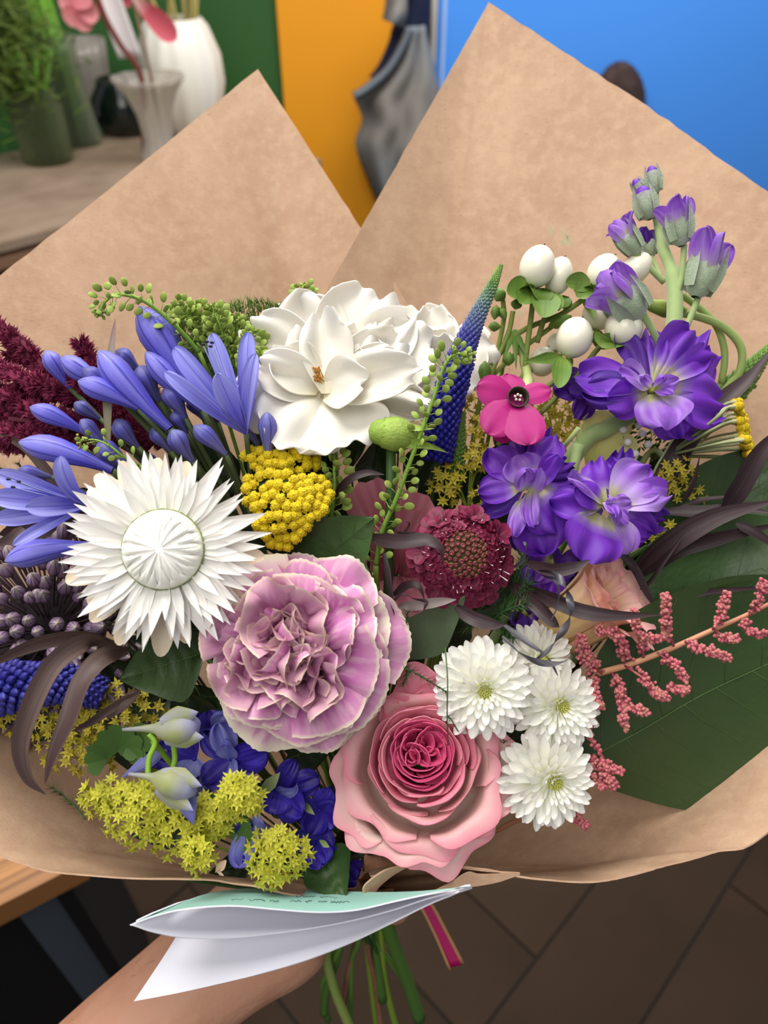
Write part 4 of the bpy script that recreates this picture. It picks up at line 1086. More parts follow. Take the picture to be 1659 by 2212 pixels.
def stock_bud(T, tip, base, d, W, show=0.5, name='bud', col='p', leanz=0.0):
    """felted calyx with a violet tip; tip and base are pixels"""
    a = T.P(base[0], base[1], d + leanz); b = T.P(tip[0], tip[1], d)
    L = (b - a).length; k = T.k; Wm = W * k
    M = aim(a, b - a)
    g = G().lathe([(0.12 * Wm, 0), (0.30 * Wm, 0.08 * L), (0.42 * Wm, 0.26 * L), (0.44 * Wm, 0.42 * L), (0.38 * Wm, (0.72 if show < .3 else 0.52) * L), (0.2 * Wm, (0.92 if show < .3 else 0.54) * L)], 14)
    e = T.part(name, g.mesh('calyx', M_felt), M)
    for i in range(4):
        me = petal(L * (0.95 - 0.38 * show), 0.46 * Wm, 'point', c=0.45, base=0.8, a0=1.32, a1=0.45 - 0.3 * show, lat=-0.9, nu=5, nv=9).mesh('sepal', M_felt)
        obj('sepal', me, e, rz(i * PI / 2 + 0.4 + 0.3 * show) @ tr(0, 0.38 * Wm, 0.10 * L))
    if show > 0.05:
        mm = {'p': M_pu, 'd': M_pd, 'l': M_pl}[col]
        rb = random.Random(int(tip[0]))
        if show > 0.3:
            for i in range(5):
                out = rb.random() < 0.3
                me = petal(L * rb.uniform(.6, .72), Wm * 0.95, 'round', c=0.5, base=0.6, a0=1.35, a1=(-0.5 if out else 0.42), lat=1.0, ruf=0.03, ph=i, nu=9, nv=9, rough=.10, seed=i + tip[0]).mesh('petal', mm)
                obj('petal', me, e, rz(i * 1.256 + rb.uniform(-.3, .3)) @ tr(0, 0.26 * Wm, 0.30 * L) @ ry(.35))
        obj('petal_core', G().lathe([(0.30 * Wm, 0.35 * L), (0.37 * Wm, 0.6 * L), (0.33 * Wm, 0.8 * L), (0.2 * Wm, 0.95 * L), (0.03 * Wm, 1.0 * L)], 10).mesh('petal_core', mm), e)
    return e
T = Thing('stock', 'purple stock stem rising against the paper with grey-green buds at its tip', 'flower', 1450, 740, 0.318)
k = T.k
T.part('stem', G().tube(cat([T.P(1418, 470, .334), T.P(1430, 530, .330), T.P(1452, 590, .325), T.P(1458, 660, .320), T.P(1448, 745, .316), T.P(1405, 860, .318), T.P(1320, 920, .322), T.P(1240, 985, .326), T.P(1100, 1300, .345), T.P(860, 1960, .395)], 5),
                        [9 * k] * 5 + [13 * k] * 5 + [17 * k] * 10 + [20 * k] * 5 + [19 * k] * 12 + [14 * k] * 9, 10).mesh('stem', M_sst))
for pts, r in (([(1435, 610, .326), (1400, 575, .325), (1372, 545, .324)], 7), ([(1458, 650, .32), (1472, 600, .32), (1478, 530, .322)], 7), ([(1468, 740, .316), (1490, 690, .316), (1510, 638, .318)], 7), ([(1424, 745, .312), (1410, 715, .310), (1390, 680, .308)], 8), ([(1424, 520, .332), (1420, 470, .334), (1418, 415, .336)], 6), ([(1428, 600, .33), (1415, 570, .335), (1405, 552, .337)], 5)):
    T.part('bud_stalk', G().tube(cat([T.P(*p) for p in pts], 5), r * k, 8).mesh('bud_stalk', M_sst))
stock_bud(T, (1405, 358), (1418, 418), .335, 36, 0.08)
stock_bud(T, (1368, 388), (1400, 430), .338, 32, 0.08)
stock_bud(T, (1384, 402), (1404, 474), .331, 52, 0.12)
stock_bud(T, (1458, 424), (1472, 532), .321, 56, 0.55, col='l')
stock_bud(T, (1326, 476), (1380, 548), .324, 48, 0.4, col='l')
stock_bud(T, (1385, 490), (1406, 558), .338, 46, 0.9, col='d')
stock_bud(T, (1548, 505), (1502, 642), .316, 74, 0.75, col='l')
stock_bud(T, (1296, 588), (1385, 690), .306, 84, 0.9, col='l', leanz=0.004)
stock_flower(T, 1408, 842, .305, [(1340, 730, 78, .010, 'd', .2), (1398, 716, 66, .012, 'p', -.1), (1500, 730, 110, .008, 'p', -.2), (1535, 775, 95, .010, 'p', .2), (1568, 872, 128, .000, 'p', -.1), (1520, 925, 90, .004, 'p', .1), (1462, 944, 80, .000, 'p', .1),
                                  (1438, 922, 100, -.010, 'l', .1), (1250, 806, 100, .002, 'p', .4), (1262, 850, 86, .006, 'd', .2), (1318, 872, 82, -.004, 'p', -.3), (1345, 800, 70, -.006, 'l', .6), (1432, 812, 30, -.010, 'l', .3), (1450, 850, 30, -.010, 'l', -.3), (1462, 820, 34, -.008, 'l', 0), (1385, 812, 24, -.01, 'l', 0)])
stock_flower(T, 1270, 835, .325, [(1195, 848, 62, -.004, 'd', .2), (1250, 900, 52, -.006, 'd', -.2), (1215, 810, 50, 0, 'd', .1), (1240, 860, 50, -.008, 'd', .5)])
T = Thing('stock', 'purple stock with two full double flowers above the pincushion', 'flower', 1230, 1080, 0.300)
k = T.k
stock_flower(T, 1138, 1048, .300, [(1055, 980, 84, .004, 'p', .2), (1108, 955, 86, .006, 'p', 0), (1170, 940, 80, .01, 'd', 0), (1196, 950, 76, .008, 'p', -.3), (1238, 1000, 84, .006, 'p', .1), (1252, 1030, 70, .008, 'd', .2), (1035, 1068, 66, 0, 'p', .3), (1052, 1100, 60, .004, 'd', .2),
                                   (1120, 985, 90, -.004, 'l', 0, 1140, 1045), (1132, 1010, 48, -.014, 'l', .1, 1128, 1062), (1165, 1018, 44, -.012, 'l', -.2, 1145, 1066), (1205, 990, 50, -.010, 'p', -.7, 1165, 1050), (1110, 1160, 44, -.010, 'l', .4, 1130, 1075), (1152, 1130, 46, -.012, 'l', .8, 1150, 1052), (1205, 1140, 104, -.006, 'p', 0), (1178, 1196, 120, -.002, 'p', .1), (1135, 1190, 70, .006, 'd', .1)])
stock_flower(T, 1312, 1095, .292, [(1190, 1088, 78, .002, 'p', .3), (1225, 1125, 70, .006, 'd', .2), (1232, 1035, 56, -.006, 'l', .7), (1240, 1060, 60, -.004, 'p', .3), (1298, 988, 92, .004, 'p', .1), (1348, 965, 50, .008, 'd', -.3), (1395, 1018, 104, .002, 'l', -.2), (1432, 1075, 62, -.002, 'l', -.5), (1440, 1125, 76, .006, 'd', 0), (1405, 1150, 70, .004, 'p', 0),
                                   (1268, 1205, 124, -.010, 'p', 0, 1292, 1108), (1340, 1195, 84, -.002, 'l', .1, 1325, 1110), (1375, 1180, 80, .004, 'p', .1), (1330, 1110, 26, -.014, 'l', 0, 1304, 1085), (1335, 1122, 22, -.012, 'l', 0, 1312, 1095), (1318, 1075, 24, -.01, 'l', 0), (1360, 1085, 40, -.004, 'l', 0), (1352, 1130, 30, -.006, 'l', 0)])
stock_flower(T, 1195, 1215, .312, [(1130, 1260, 60, -.004, 'p', .1), (1185, 1290, 60, -.008, 'p', .2), (1240, 1230, 80, -.002, 'd', 0), (1140, 1210, 60, 0, 'p', 0), (1215, 1215, 70, -.006, 'd', 0), (1165, 1250, 46, -.010, 'l', .3)])
stock_flower(T, 1135, 1325, .316, [(1175, 1360, 50, -.008, 'd', .1), (1140, 1400, 52, -.008, 'd', .2), (1165, 1315, 54, -.006, 'd', 0), (1105, 1350, 44, -.004, 'd', .2), (1180, 1335, 40, -.01, 'p', 0)])
T.part('stem', G().tube(cat([T.P(1250, 960, .318), T.P(1230, 1050, .318), T.P(1195, 1180, .324), T.P(1130, 1330, .335), T.P(850, 1960, .395)], 6), 12 * k, 8).mesh('stem', M_sst))
T.part('cut_stalk', G().tube([T.P(1216, 968, .309), T.P(1250, 925, .303)], [5 * k, 6 * k], 8).mesh('cut_stalk', M_sst))
T = Thing('cut_stem', 'thick pale green cut stem crossing behind the right purple flowers', 'stem', 1450, 960, 0.322)
T.part('stalk', G().tube(cat([T.P(1482, 920, .326), T.P(1445, 985, .322), T.P(1400, 1070, .322), T.P(1200, 1500, .36), T.P(840, 1960, .398)], 6), 13 * T.k, 10).mesh('stalk', M_sst))

# pale yellow petal behind the stock
T = Thing('pale_yellow_rose', 'pale yellow-green petals showing behind the purple flowers', 'rose', 1300, 1000, 0.328)
M_py = mat('pale_yellow_petal', [(0, '#B9BC68'), (0.5, '#D2D088'), (1, '#DAD898')], rough=0.55, trans=0.3, streak=('#C2C478', 0.4, 6, 0.8))
for (p0, p1, W, t_) in (((1290, 1010, .33), (1315, 900, .322), 110, .1), ((1300, 1015, .33), (1345, 940, .321), 80, -.3), ((1290, 1015, .332), (1262, 925, .324), 60, .4), ((1300, 1005, .33), (1300, 1060, .316), 70, 0)):
    petal_px(T, 'petal', M_py, p0, p1, W, tilt=t_, shape='fan', base=0.5, nu=10, nv=8, lat=0.5, a1=.1, rough=.08)
stem_to_bind(T, (1295, 1015, .334), (-.2, -1, -.5), 7 * T.k, M_stem)

# ================================================================ white hypericum berries
T = Thing('hypericum', 'sprig of ivory white berries with green sepals', 'berry sprig', 1130, 780, 0.325)
k = T.k
M_be = mat('ivory_berry', [(0, '#D6D8B0'), (0.25, '#E8E4CC'), (1, '#ECE9D8')], rough=0.22, spec=0.5, coat=0.2, jitter=0.02)
M_tip = mat('dark_berry_tip', '#4A3420', rough=0.7)
M_sep = mat('green_sepal', [(0, '#7E9A44'), (0.5, '#5C7E30'), (1, '#6A8636')], rough=0.5, streak=('#48681F', 0.6, 6, 0.8), trans=0.15)
M_twig = mat('olive_twig', [(0, '#8CA04A'), (1, '#7C8A44')], rough=0.6)
def berry(x, y, d, rx_, ry_, ang, sep=4, tipd=True, stalk=None):
    M = Matrix.Translation(T.P(x, y, d)) @ rz(-ang) @ rx(-PI / 2 + 0.25)
    def bf(u, v):
        a, b = u * 2 * PI, (v - .5) * PI
        r = 1 - 0.05 * math.exp(-((abs(((u * 2 + .25) % 1) - .5)) * 9) ** 2) - 0.06 * max(0, math.sin(b)) ** 3
        zz = math.sin(b) * ry_ * k * (1.0 if b > 0 else 0.92)
        return (math.cos(a) * math.cos(b) * rx_ * .93 * k * r, math.sin(a) * math.cos(b) * rx_ * .93 * k * r, zz * 1.04)
    e = T.part('berry', G().grid(bf, 28, 14).mesh('berry', M_be), M)
    if tipd: obj('tip', G().tube([(0, 0, ry_ * k * 0.97), (1 * k, 0, ry_ * k * 1.04), (3 * k, 1 * k, ry_ * k * 1.12)], [2.6 * k, 2 * k, 0.6 * k], 6).mesh('tip', M_tip), e)
    for i in range(sep):
        me = petal(ry_ * 1.15 * k, rx_ * 1.7 * k, 'round', c=0.5, base=0.5, a0=0.5, a1=-1.6, lat=0.5, nu=7, nv=8).mesh('sepal', M_sep)
        obj('sepal', me, e, rz(2 * PI * i / sep + 0.5) @ tr(0, rx_ * 0.10 * k, -ry_ * 1.0 * k) @ rx(-0.2))
    if stalk:
        T.part('berry_stalk', G().tube(cat([T.P(x - math.sin(ang) * ry_ * .9, y + math.cos(ang) * ry_ * .9, d)] + [T.P(*s) for s in stalk], 5), 6 * k, 7).mesh('berry_stalk', M_twig))
berry(1160, 578, .318, 40, 45, 0.25, 4, stalk=[(1150, 660, .323), (1140, 740, .326), (1133, 800, .328)])
berry(1206, 598, .324, 32, 41, 0.25, 4, stalk=[(1190, 660, .327), (1175, 690, .327), (1160, 740, .328)])
berry(1304, 590, .326, 38, 41, 0.5, 4, stalk=[(1262, 645, .328), (1210, 680, .33), (1120, 720, .33), (1060, 790, .33)])
berry(1374, 580, .328, 32, 37, 0.75, 0, stalk=[(1330, 640, .33), (1280, 690, .333)])
berry(1292, 680, .329, 37, 36, 0.5, 3, stalk=[(1250, 720, .331), (1180, 770, .333), (1100, 840, .334)])
berry(1240, 731, .314, 41, 43, 0.3, 0, stalk=[(1230, 790, .322), (1190, 830, .326), (1130, 860, .33)])
berry(1347, 709, .313, 42, 39, 0.55, 3, stalk=[(1295, 750, .32), (1240, 820, .325), (1160, 900, .33)])
berry(1172, 782, .334, 33, 34, 0.3, 0)
berry(1200, 742, .334, 22, 24, 0.3, 0, False)
for (p0, p1, W) in (((1148, 618, .318), (1096, 634, .312), 56), ((1150, 622, .318), (1122, 655, .310), 50), ((1180, 628, .320), (1172, 686, .308), 66), ((1188, 634, .322), (1206, 672, .312), 40), ((1275, 612, .324), (1222, 612, .316), 46), ((1272, 618, .324), (1246, 642, .316), 46), ((1215, 770, .316), (1130, 782, .308), 26), ((1215, 772, .314), (1205, 838, .302), 44), ((1225, 772, .316), (1230, 820, .310), 16), ((1262, 640, .324), (1285, 690, .318), 26), ((1330, 738, .315), (1298, 722, .308), 24)):
    petal_px(T, 'leaf', M_sep, p0, p1, W, shape='round' if W > 35 else 'point', c=0.45, base=0.3, nu=6, nv=9, lat=0.5, a1=-0.3)
# small closed green buds on the left twigs
for (x, y, tx, ty, W) in ((1085, 625, 1072, 650, 30), (1112, 668, 1120, 645, 26), (1072, 660, 1068, 690, 22), (1055, 705, 1082, 706, 22), (1185, 705, 1235, 682, 30), (1080, 665, 1092, 690, 20), (1048, 780, 1045, 830, 30), (1098, 790, 1100, 760, 26)):
    a = T.P(x, y, .324); b = T.P(tx, ty, .322); L = (b - a).length
    T.part('closed_bud', G().lathe([(2 * k, 0), (W * .42 * k, L * .25), (W * .5 * k, L * .5), (W * .3 * k, L * .8), (1.5 * k, L)], 9).mesh('closed_bud', M_sep), aim(a, b - a))
for pts in ([(1085, 640, .326), (1088, 690, .328), (1070, 770, .33), (1040, 850, .333)], [(1108, 672, .326), (1098, 720, .328), (1068, 790, .33), (1050, 850, .333)], [(1200, 700, .329), (1120, 760, .332), (1065, 810, .333)], [(1068, 820, .332), (1050, 900, .336), (1000, 1150, .355), (820, 1950, .395)], [(1133, 800, .328), (1100, 900, .336), (1000, 1200, .358), (825, 1950, .397)], [(1060, 790, .33), (1030, 900, .338), (980, 1200, .36), (815, 1950, .396)]):
    T.part('twig', G().tube(cat([T.P(*p) for p in pts], 6), 5.5 * k, 7).mesh('twig', M_twig))

# looping green stems with a slim bud, at the right
T = Thing('looping_stem', 'pale green stem looping over beside the tall stock', 'stem', 1560, 850, 0.335)
k = T.k
M_loop = mat('pale_loop_green', [(0, '#98AE68'), (1, '#889E56')], rough=0.5)
T.part('stalk', G().tube(cat([T.P(1440, 672, .337), T.P(1500, 682, .335), T.P(1560, 705, .333), T.P(1600, 750, .333), T.P(1597, 805, .335), T.P(1565, 845, .338), T.P(1450, 1000, .345)], 7), 9 * k, 8).mesh('stalk', M_loop))
T.part('stalk', G().tube(cat([T.P(1470, 635, .342), T.P(1510, 665, .34), T.P(1548, 705, .338), T.P(1565, 760, .338), T.P(1560, 815, .34), T.P(1545, 850, .343), T.P(1440, 1020, .35), T.P(850, 1950, .396)], 7), 8 * k, 8).mesh('stalk', M_loop))
a, b = T.P(1490, 678, .336), T.P(1385, 655, .338); L = (b - a).length
T.part('slim_bud', G().lathe([(6 * k, 0), (17 * k, L * .25), (20 * k, L * .5), (13 * k, L * .8), (1 * k, L)], 12).mesh('slim_bud', mat('slim_bud_green', [(0, '#4E7030'), (0.5, '#A9BC50'), (1, '#5A7C38')], rough=0.5, axis='X')), aim(a, b - a))

# ================================================================ agapanthus
M_ag = mat('agapanthus_bud', [(0, '#322A86'), (0.3, '#4C48B8'), (0.7, '#6A66D0'), (0.92, '#7876D0'), (1, '#74788C')], rough=0.4, spec=0.4, streak=('#8C8CDC', 0.5, 9, 0.5), jitter=0.07, ribs=('#2C2A8C', 0.75, 6, 0.7))
M_agd = mat('agapanthus_bud_dull', [(0, '#52507C'), (0.3, '#605E9C'), (0.7, '#5654AE'), (1, '#56588C')], rough=0.45, spec=0.4, streak=('#7C7CB8', 0.5, 9, 0.5), jitter=0.10, ribs=('#2E2E78', 0.7, 6, 0.7))
M_agp = mat('agapanthus_petal', [(0, '#3A329C'), (0.4, '#5C5AC8'), (0.75, '#8A8AE4'), (1, '#9698EA')], rough=0.45, trans=0.25, streak=('#B6B8F4', 0.6, 4, 0.4, 0.45, 0.66), jitter=0.05, ribs=('#3E3CB0', 0.6, 2, 0.93))
M_agst = mat('agapanthus_stalk', [(0, '#4A5A34'), (0.6, '#4E5A38'), (1, '#4C4A50')], rough=0.5, jitter=0.15)
def aga_bud(T, tip, base, W, d, m_, bow=0.0, cen=None, dcen=None):
    a = T.P(base[0], base[1], d + 0.006); b = T.P(tip[0], tip[1], d)
    L = (b - a).length; k = T.k; w_ = W * k / 2
    ax = (b - a).normalized(); side = ax.cross(Vector((0, 0, 1))).normalized()
    g = G()
    N_ = 12
    prof = [(0, .30), (.12, .38), (.28, .56), (.45, .80), (.6, .96), (.72, 1.0), (.82, .88), (.91, .60), (.97, .30), (1.0, .06)]
    pts = []; rad = []
    for t, r in prof:
        pts.append(a.lerp(b, t) + side * bow * L * math.sin(PI * t)); rad.append(r * w_)
    # six-ribbed section
    bi = len(g.v)
    n = 18
    x = side; y = ax.cross(x)
    for i, p in enumerate(pts):
        for q in range(n):
            an = 2 * PI * q / n
            rr = rad[i] * (1 + 0.07 * math.cos(6 * an))
            g.v.append(p + (x * math.cos(an) + y * math.sin(an)) * rr); g.uv.append((q / n, prof[i][0]))
    for i in range(len(pts) - 1):
        for q in range(n):
            u0 = bi + i * n + q; u1 = bi + i * n + (q + 1) % n
            g.f.append((u0, u1, u1 + n, u0 + n))
    e = T.part('bud', g.mesh('bud', m_))
    if cen:
        c = T.P(*cen)
        mid_ = a.lerp(c, 0.5) + (a - b).normalized() * (a - c).length * 0.12
        T.part('pedicel', G().tube(cat([a, mid_, c], 6), [w_ * .22 + 1.5 * k] * 7 + [3 * k] * 6, 6).mesh('pedicel', M_agst))
    return e
def aga_open(T, base, d, tips, stam, cen=None, throat=0.5):
    k = T.k
    for i, (x, y, dz, W, rec) in enumerate(tips):
        petal_px(T, 'tepal', M_agp, (base[0], base[1], d + .004), (x, y, d + dz), W, shape='round', c=0.72, base=0.16, nu=8, nv=14, a0=0.0, a1=0.25, a2=-rec, lat=0.7, ph=i, ruf=0.01)
    for (x, y, dz) in stam:
        a = T.P(base[0] * .7 + x * .3, base[1] * .7 + y * .3, d); b = T.P(x, y, d + dz)
        s = T.part('stamen', G().tube(cat([a, a.lerp(b, .5) + Vector((0, 0, .002)), b], 4), 1.3 * k, 5).mesh('stamen', mat('pale_blue_filament', '#9AA0E0')))
        obj('anther', G().blob(b, 5 * k, 3 * k, 3 * k, nu=7, nv=5).mesh('anther', mat('black_anther', '#1C1C30')), s)
    if cen:
        T.part('pedicel', G().tube(cat([T.P(base[0], base[1], d + .004), T.P((base[0] + cen[0]) / 2, (base[1] + cen[1]) / 2 - 8, (d + cen[2]) / 2), T.P(*cen)], 6), 5.5 * k, 6).mesh('pedicel', M_agst))
CA = (560, 1215, 0.338)
T = Thing('agapanthus', 'blue agapanthus head with one open flower and many drooping buds', 'flower', 470, 1000, 0.298)
for (tip, base, W, d, m_, bow) in (((212, 757), (366, 926), 62, .288, M_ag, -.03), ((300, 662), (425, 848), 68, .293, M_ag, -.02), ((314, 760), (436, 884), 46, .291, M_ag, -.03), ((168, 823), (298, 882), 44, .284, M_ag, .03), ((131, 772), (240, 836), 44, .291, M_ag, -.04), ((178, 795), (250, 852), 38, .289, M_agd, 0),
                                   ((64, 879), (184, 934), 38, .286, M_ag, .03), ((174, 906), (228, 958), 34, .288, M_agd, -.03), ((249, 906), (297, 965), 40, .292, M_agd, -.04), ((300, 790), (342, 866), 50, .297, M_agd, -.03), ((358, 833), (400, 902), 44, .294, M_agd, 0), ((371, 928), (415, 996), 42, .290, M_agd, -.03),
                                   ((419, 920), (488, 982), 38, .288, M_agd, .02), ((577, 890), (580, 990), 38, .290, M_agd, 0), ((520, 876), (556, 960), 32, .297, M_agd, -.06), ((374, 888), (404, 935), 32, .298, M_agd, 0), ((329, 923), (368, 974), 38, .298, M_agd, 0), ((209, 958), (280, 1006), 46, .289, M_agd, -.03), ((98, 757), (152, 838), 40, .298, M_ag, -.02),
                                   ((248, 758), (300, 800), 42, .302, M_agd, 0), ((206, 985), (262, 1016), 32, .296, M_agd, 0), ((438, 848), (470, 910), 34, .304, M_agd, 0), ((345, 690), (400, 770), 40, .304, M_agd, 0), ((160, 870), (215, 905), 30, .300, M_agd, 0), ((410, 860), (440, 905), 34, .306, M_agd, 0), ((310, 985), (345, 1020), 34, .305, M_agd, 0)):
    aga_bud(T, tip, base, W, d, m_, bow, CA)
aga_open(T, (532, 938), .286, [(458, 720, .004, 44, .4), (378, 750, -.002, 46, .8), (537, 718, .006, 42, .5), (552, 764, -.012, 34, 1.2), (356, 803, -.016, 32, 1.3), (470, 806, -.014, 50, .7)], [(447, 738, -.012), (455, 748, -.013), (438, 744, -.012), (458, 740, -.010)], CA)
T.part('stem', G().tube(cat([T.P(*CA), T.P(640, 1400, .365), T.P(770, 1960, .398), T.P(760, 2080, .43), T.P(756, 2230, .46)], 7), 9 * T.k, 8).mesh('stem', M_stem))
CB = (330, 1150, 0.335)
T = Thing('agapanthus', 'blue agapanthus head at the left edge beside the strawflower', 'flower', 250, 1080, 0.292)
for (tip, base, W, d, m_, bow) in (((40, 955), (243, 1017), 52, .280, M_ag, .04), ((10, 1212), (200, 1178), 52, .278, M_ag, .04), ((148, 1070), (215, 1085), 34, .282, M_agd, 0), ((120, 978), (184, 970), 22, .292, M_agd, 0), ((38, 1015), (110, 1030), 30, .298, M_agd, 0), ((240, 985), (290, 1030), 40, .30, M_agd, 0)):
    aga_bud(T, tip, base, W, d, m_, bow, CB)
aga_open(T, (190, 1092), .281, [(-8, 1022, .002, 50, .3), (-20, 1072, -.006, 48, .4), (132, 985, -.014, 40, 1.6), (-12, 1122, -.002, 46, .2), (28, 1178, -.010, 28, .9), (55, 1095, -.012, 46, .6)], [(18, 1035, -.016), (28, 1052, -.016), (40, 1040, -.014)], CB)
T.part('stem', G().tube(cat([T.P(*CB), T.P(480, 1450, .362), T.P(760, 1950, .398)], 7), 9 * T.k, 8).mesh('stem', M_stem))

# ================================================================ amaranth plumes
M_am = mat('burgundy_plume', [(0, '#5C1030'), (0.5, '#701838'), (1, '#8E3058')], rough=0.8, jitter=0.1, spot=('#3C0820', 0.5, 120))
M_amst = mat('burgundy_stalk', '#6E3244', rough=0.7)
T = Thing('amaranth', 'feathery burgundy amaranth plumes at the left edge', 'amaranth', 120, 880, 0.312)
k = T.k
rn = random.Random(14)
def tuft(L, Wd):
    g = G()
    for i in range(5):
        a = i * 2.4
        dr = Vector((math.cos(a) * 0.5, math.sin(a) * 0.5, 1)).normalized()
        x = dr.orthogonal().normalized() * Wd
        y = dr.cross(x).normalized() * Wd
        b = len(g.v)
        g.v += [x, y * .9 - x * .5, -y * .9 - x * .5, dr * L * rn.uniform(.7, 1.1)]
        g.uv += [(0, 0.2)] * 3 + [(0, 1)]
        g.f += [(b, b + 1, b + 3), (b + 1, b + 2, b + 3), (b + 2, b, b + 3)]
    return g
tf = [tuft(19, 3.0) for _ in range(4)]
def plume(pts, r0, r1, n, stalk=True):
    c = cat([T.P(*p) for p in pts], 10)
    g = G()
    for i in range(n):
        t = rn.random(); j = t * (len(c) - 1); a = min(int(j), len(c) - 2)
        p = c[a].lerp(c[a + 1], j - a); ax = (c[a + 1] - c[a]).normalized()
        s = ax.orthogonal().normalized(); s.rotate(Matrix.Rotation(rn.uniform(0, 2 * PI), 3, ax))
        r = (r0 + (r1 - r0) * t) * (0.75 + 0.25 * math.sin(t * 40 + rn.random()))
        dr = (s + ax * 0.6).normalized()
        g.add(rn.choice(tf), aim(p + s * r * 0.55 * k, dr, k * rn.uniform(0.7, 1.3), rn.uniform(0, 6)))
    g.tube(c, [max(2, (r0 + (r1 - r0) * i / (len(c) - 1)) * .55) * k for i in range(len(c))], 7)
    o = T.part('plume', g.mesh('plume', M_am, False)); o['kind'] = 'stuff'
plume([(240, 900, .322), (130, 840, .318), (60, 760, .316), (0, 715, .316), (-50, 690, .316)], 20, 26, 445)
plume([(250, 900, .318), (220, 830, .316), (190, 770, .315), (172, 738, .315)], 22, 14, 270)
plume([(240, 920, .316), (160, 860, .312), (80, 830, .310), (-20, 790, .310)], 18, 26, 445)
plume([(180, 840, .305), (140, 800, .303), (105, 785, .303)], 16, 10, 148)
plume([(260, 930, .314), (150, 905, .312), (60, 880, .311), (-30, 830, .312)], 18, 24, 432)
plume([(250, 950, .318), (150, 940, .315), (60, 940, .313), (-20, 930, .314)], 20, 24, 405)
plume([(300, 960, .316), (230, 900, .315), (190, 860, .312)], 22, 18, 297)
plume([(330, 960, .318), (290, 930, .317), (260, 880, .318)], 22, 20, 270)
plume([(150, 930, .309), (100, 905, .307), (70, 900, .307)], 14, 10, 135)
plume([(300, 900, .322), (200, 870, .32), (100, 850, .32), (0, 850, .321)], 22, 26, 420)
plume([(300, 930, .322), (200, 920, .32), (100, 915, .32), (-10, 890, .321)], 22, 26, 420)
plume([(250, 960, .320), (150, 965, .32), (60, 965, .32), (-20, 955, .321)], 18, 22, 320)
plume([(260, 880, .320), (170, 830, .32), (90, 790, .32), (20, 760, .321)], 20, 24, 380)
plume([(360, 960, .322), (300, 900, .322), (270, 850, .322)], 24, 22, 300)
plume([(350, 920, .322), (330, 870, .322), (320, 830, .324)], 20, 16, 220)
for pts in ([(330, 990, .33), (200, 880, .318), (90, 820, .314)], [(330, 1000, .33), (180, 925, .316), (20, 905, .314)], [(330, 1000, .332), (500, 1400, .365), (770, 1950, .40)]):
    T.part('stalk', G().tube(cat([T.P(*p) for p in pts], 6), 6 * k, 7).mesh('stalk', M_amst))

# ================================================================ purple-grey allium
M_al = mat('allium_bud', [(0, '#787458'), (0.35, '#8A6C86'), (0.75, '#96809A'), (1, '#CCC4B0')], rough=0.45, streak=('#4A3650', 0.6, 10, 0.4), jitter=0.25, ribs=('#33243A', 0.8, 6, 0.55))
M_alp = mat('allium_pedicel', '#4A3A40', rough=0.6)
T = Thing('allium', 'round head of purple-grey allium buds below the strawflower', 'allium', 115, 1362, 0.340)
k = T.k
g = G(); n = 18
prof = [(0, .2), (.12, .55), (.3, .9), (.48, 1.0), (.66, .86), (.82, .52), (.93, .22), (1, .04)]
for i, (t, r) in enumerate(prof):
    for q in range(n):
        an = 2 * PI * q / n
        rr = r * 0.5 * (1 + 0.06 * math.cos(6 * an))
        g.v.append(Vector((rr * math.cos(an), rr * math.sin(an), t * 1.75))); g.uv.append((q / n, t))
for i in range(len(prof) - 1):
    for q in range(n):
        u0 = i * n + q; u1 = i * n + (q + 1) % n
        g.f.append((u0, u1, u1 + n, u0 + n))
am = g.mesh('bud', M_al)
pedm = G().tube([(0, 0, 0), (0, 0, 0.5), (0, 0, 1)], [0.012, 0.010, 0.014], 5).mesh('pedicel', M_alp)
rn = random.Random(31)
NA = 600
Rr = 222 * k
cnt = 0
for i in range(NA):
    z = 1 - 2 * (i + .5) / NA
    r = math.sqrt(1 - z * z); a = i * 2.39996
    dr = Vector((r * math.cos(a), z, r * math.sin(a)))
    dr = (dr + Vector((rn.uniform(-.1, .1), rn.uniform(-.1, .1), rn.uniform(-.1, .1)))).normalized()
    if dr.z < 0.08: continue
    rad = Rr * rn.uniform(0.86, 1.02)
    s = rn.uniform(22, 29) * k
    T.part('bud', am, aim(dr * rad, dr, s, rn.uniform(0, 6)))
    T.part('pedicel', pedm, aim(Vector((0, 0, 0)), dr, 1) @ Matrix.Diagonal((rad * 0.85, rad * 0.85, rad * 1.01, 1)))
    cnt += 1
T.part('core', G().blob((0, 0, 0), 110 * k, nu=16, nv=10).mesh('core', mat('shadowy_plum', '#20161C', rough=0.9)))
stem_to_bind(T, (115, 1362, .340), (0.5, -1, -.6), 8 * k, M_stem_dk)

# ================================================================ yellow yarrow
M_ya = mat('yarrow_yellow', [(0, '#D0AC10'), (0.6, '#F0D418'), (1, '#F4DC28')], rough=0.7, spot=('#D2AA0E', 0.5, 9, 0.45, 0.65), jitter=0.06, bump=(14, 0.7))
M_yas = mat('yarrow_green', [(0, '#8C9468'), (1, '#6E7A4C')], rough=0.8, jitter=0.1)
def yarrow_floret(seed):
    rn = random.Random(seed); g = G()
    g.blob((0, 0, -.1), .5, .5, .46, nu=9, nv=5)
    for i in range(11):
        a = i * 2.4; r = .36 * math.sqrt(i / 11)
        g.blob((r * math.cos(a), r * math.sin(a), .26 - r * .35), .12, .12, .14, nu=5, nv=4)
    for i in range(5):
        g.add(petal(.26, .40, 'fan', base=.7, a1=-1.1, ruf=.1, ph=i, nu=4, nv=3), rz(i * 1.257 + seed) @ tr(0, .34, .02) @ rx(.1))
    return g
yf = [yarrow_floret(i).mesh('floret', M_ya) for i in range(5)]
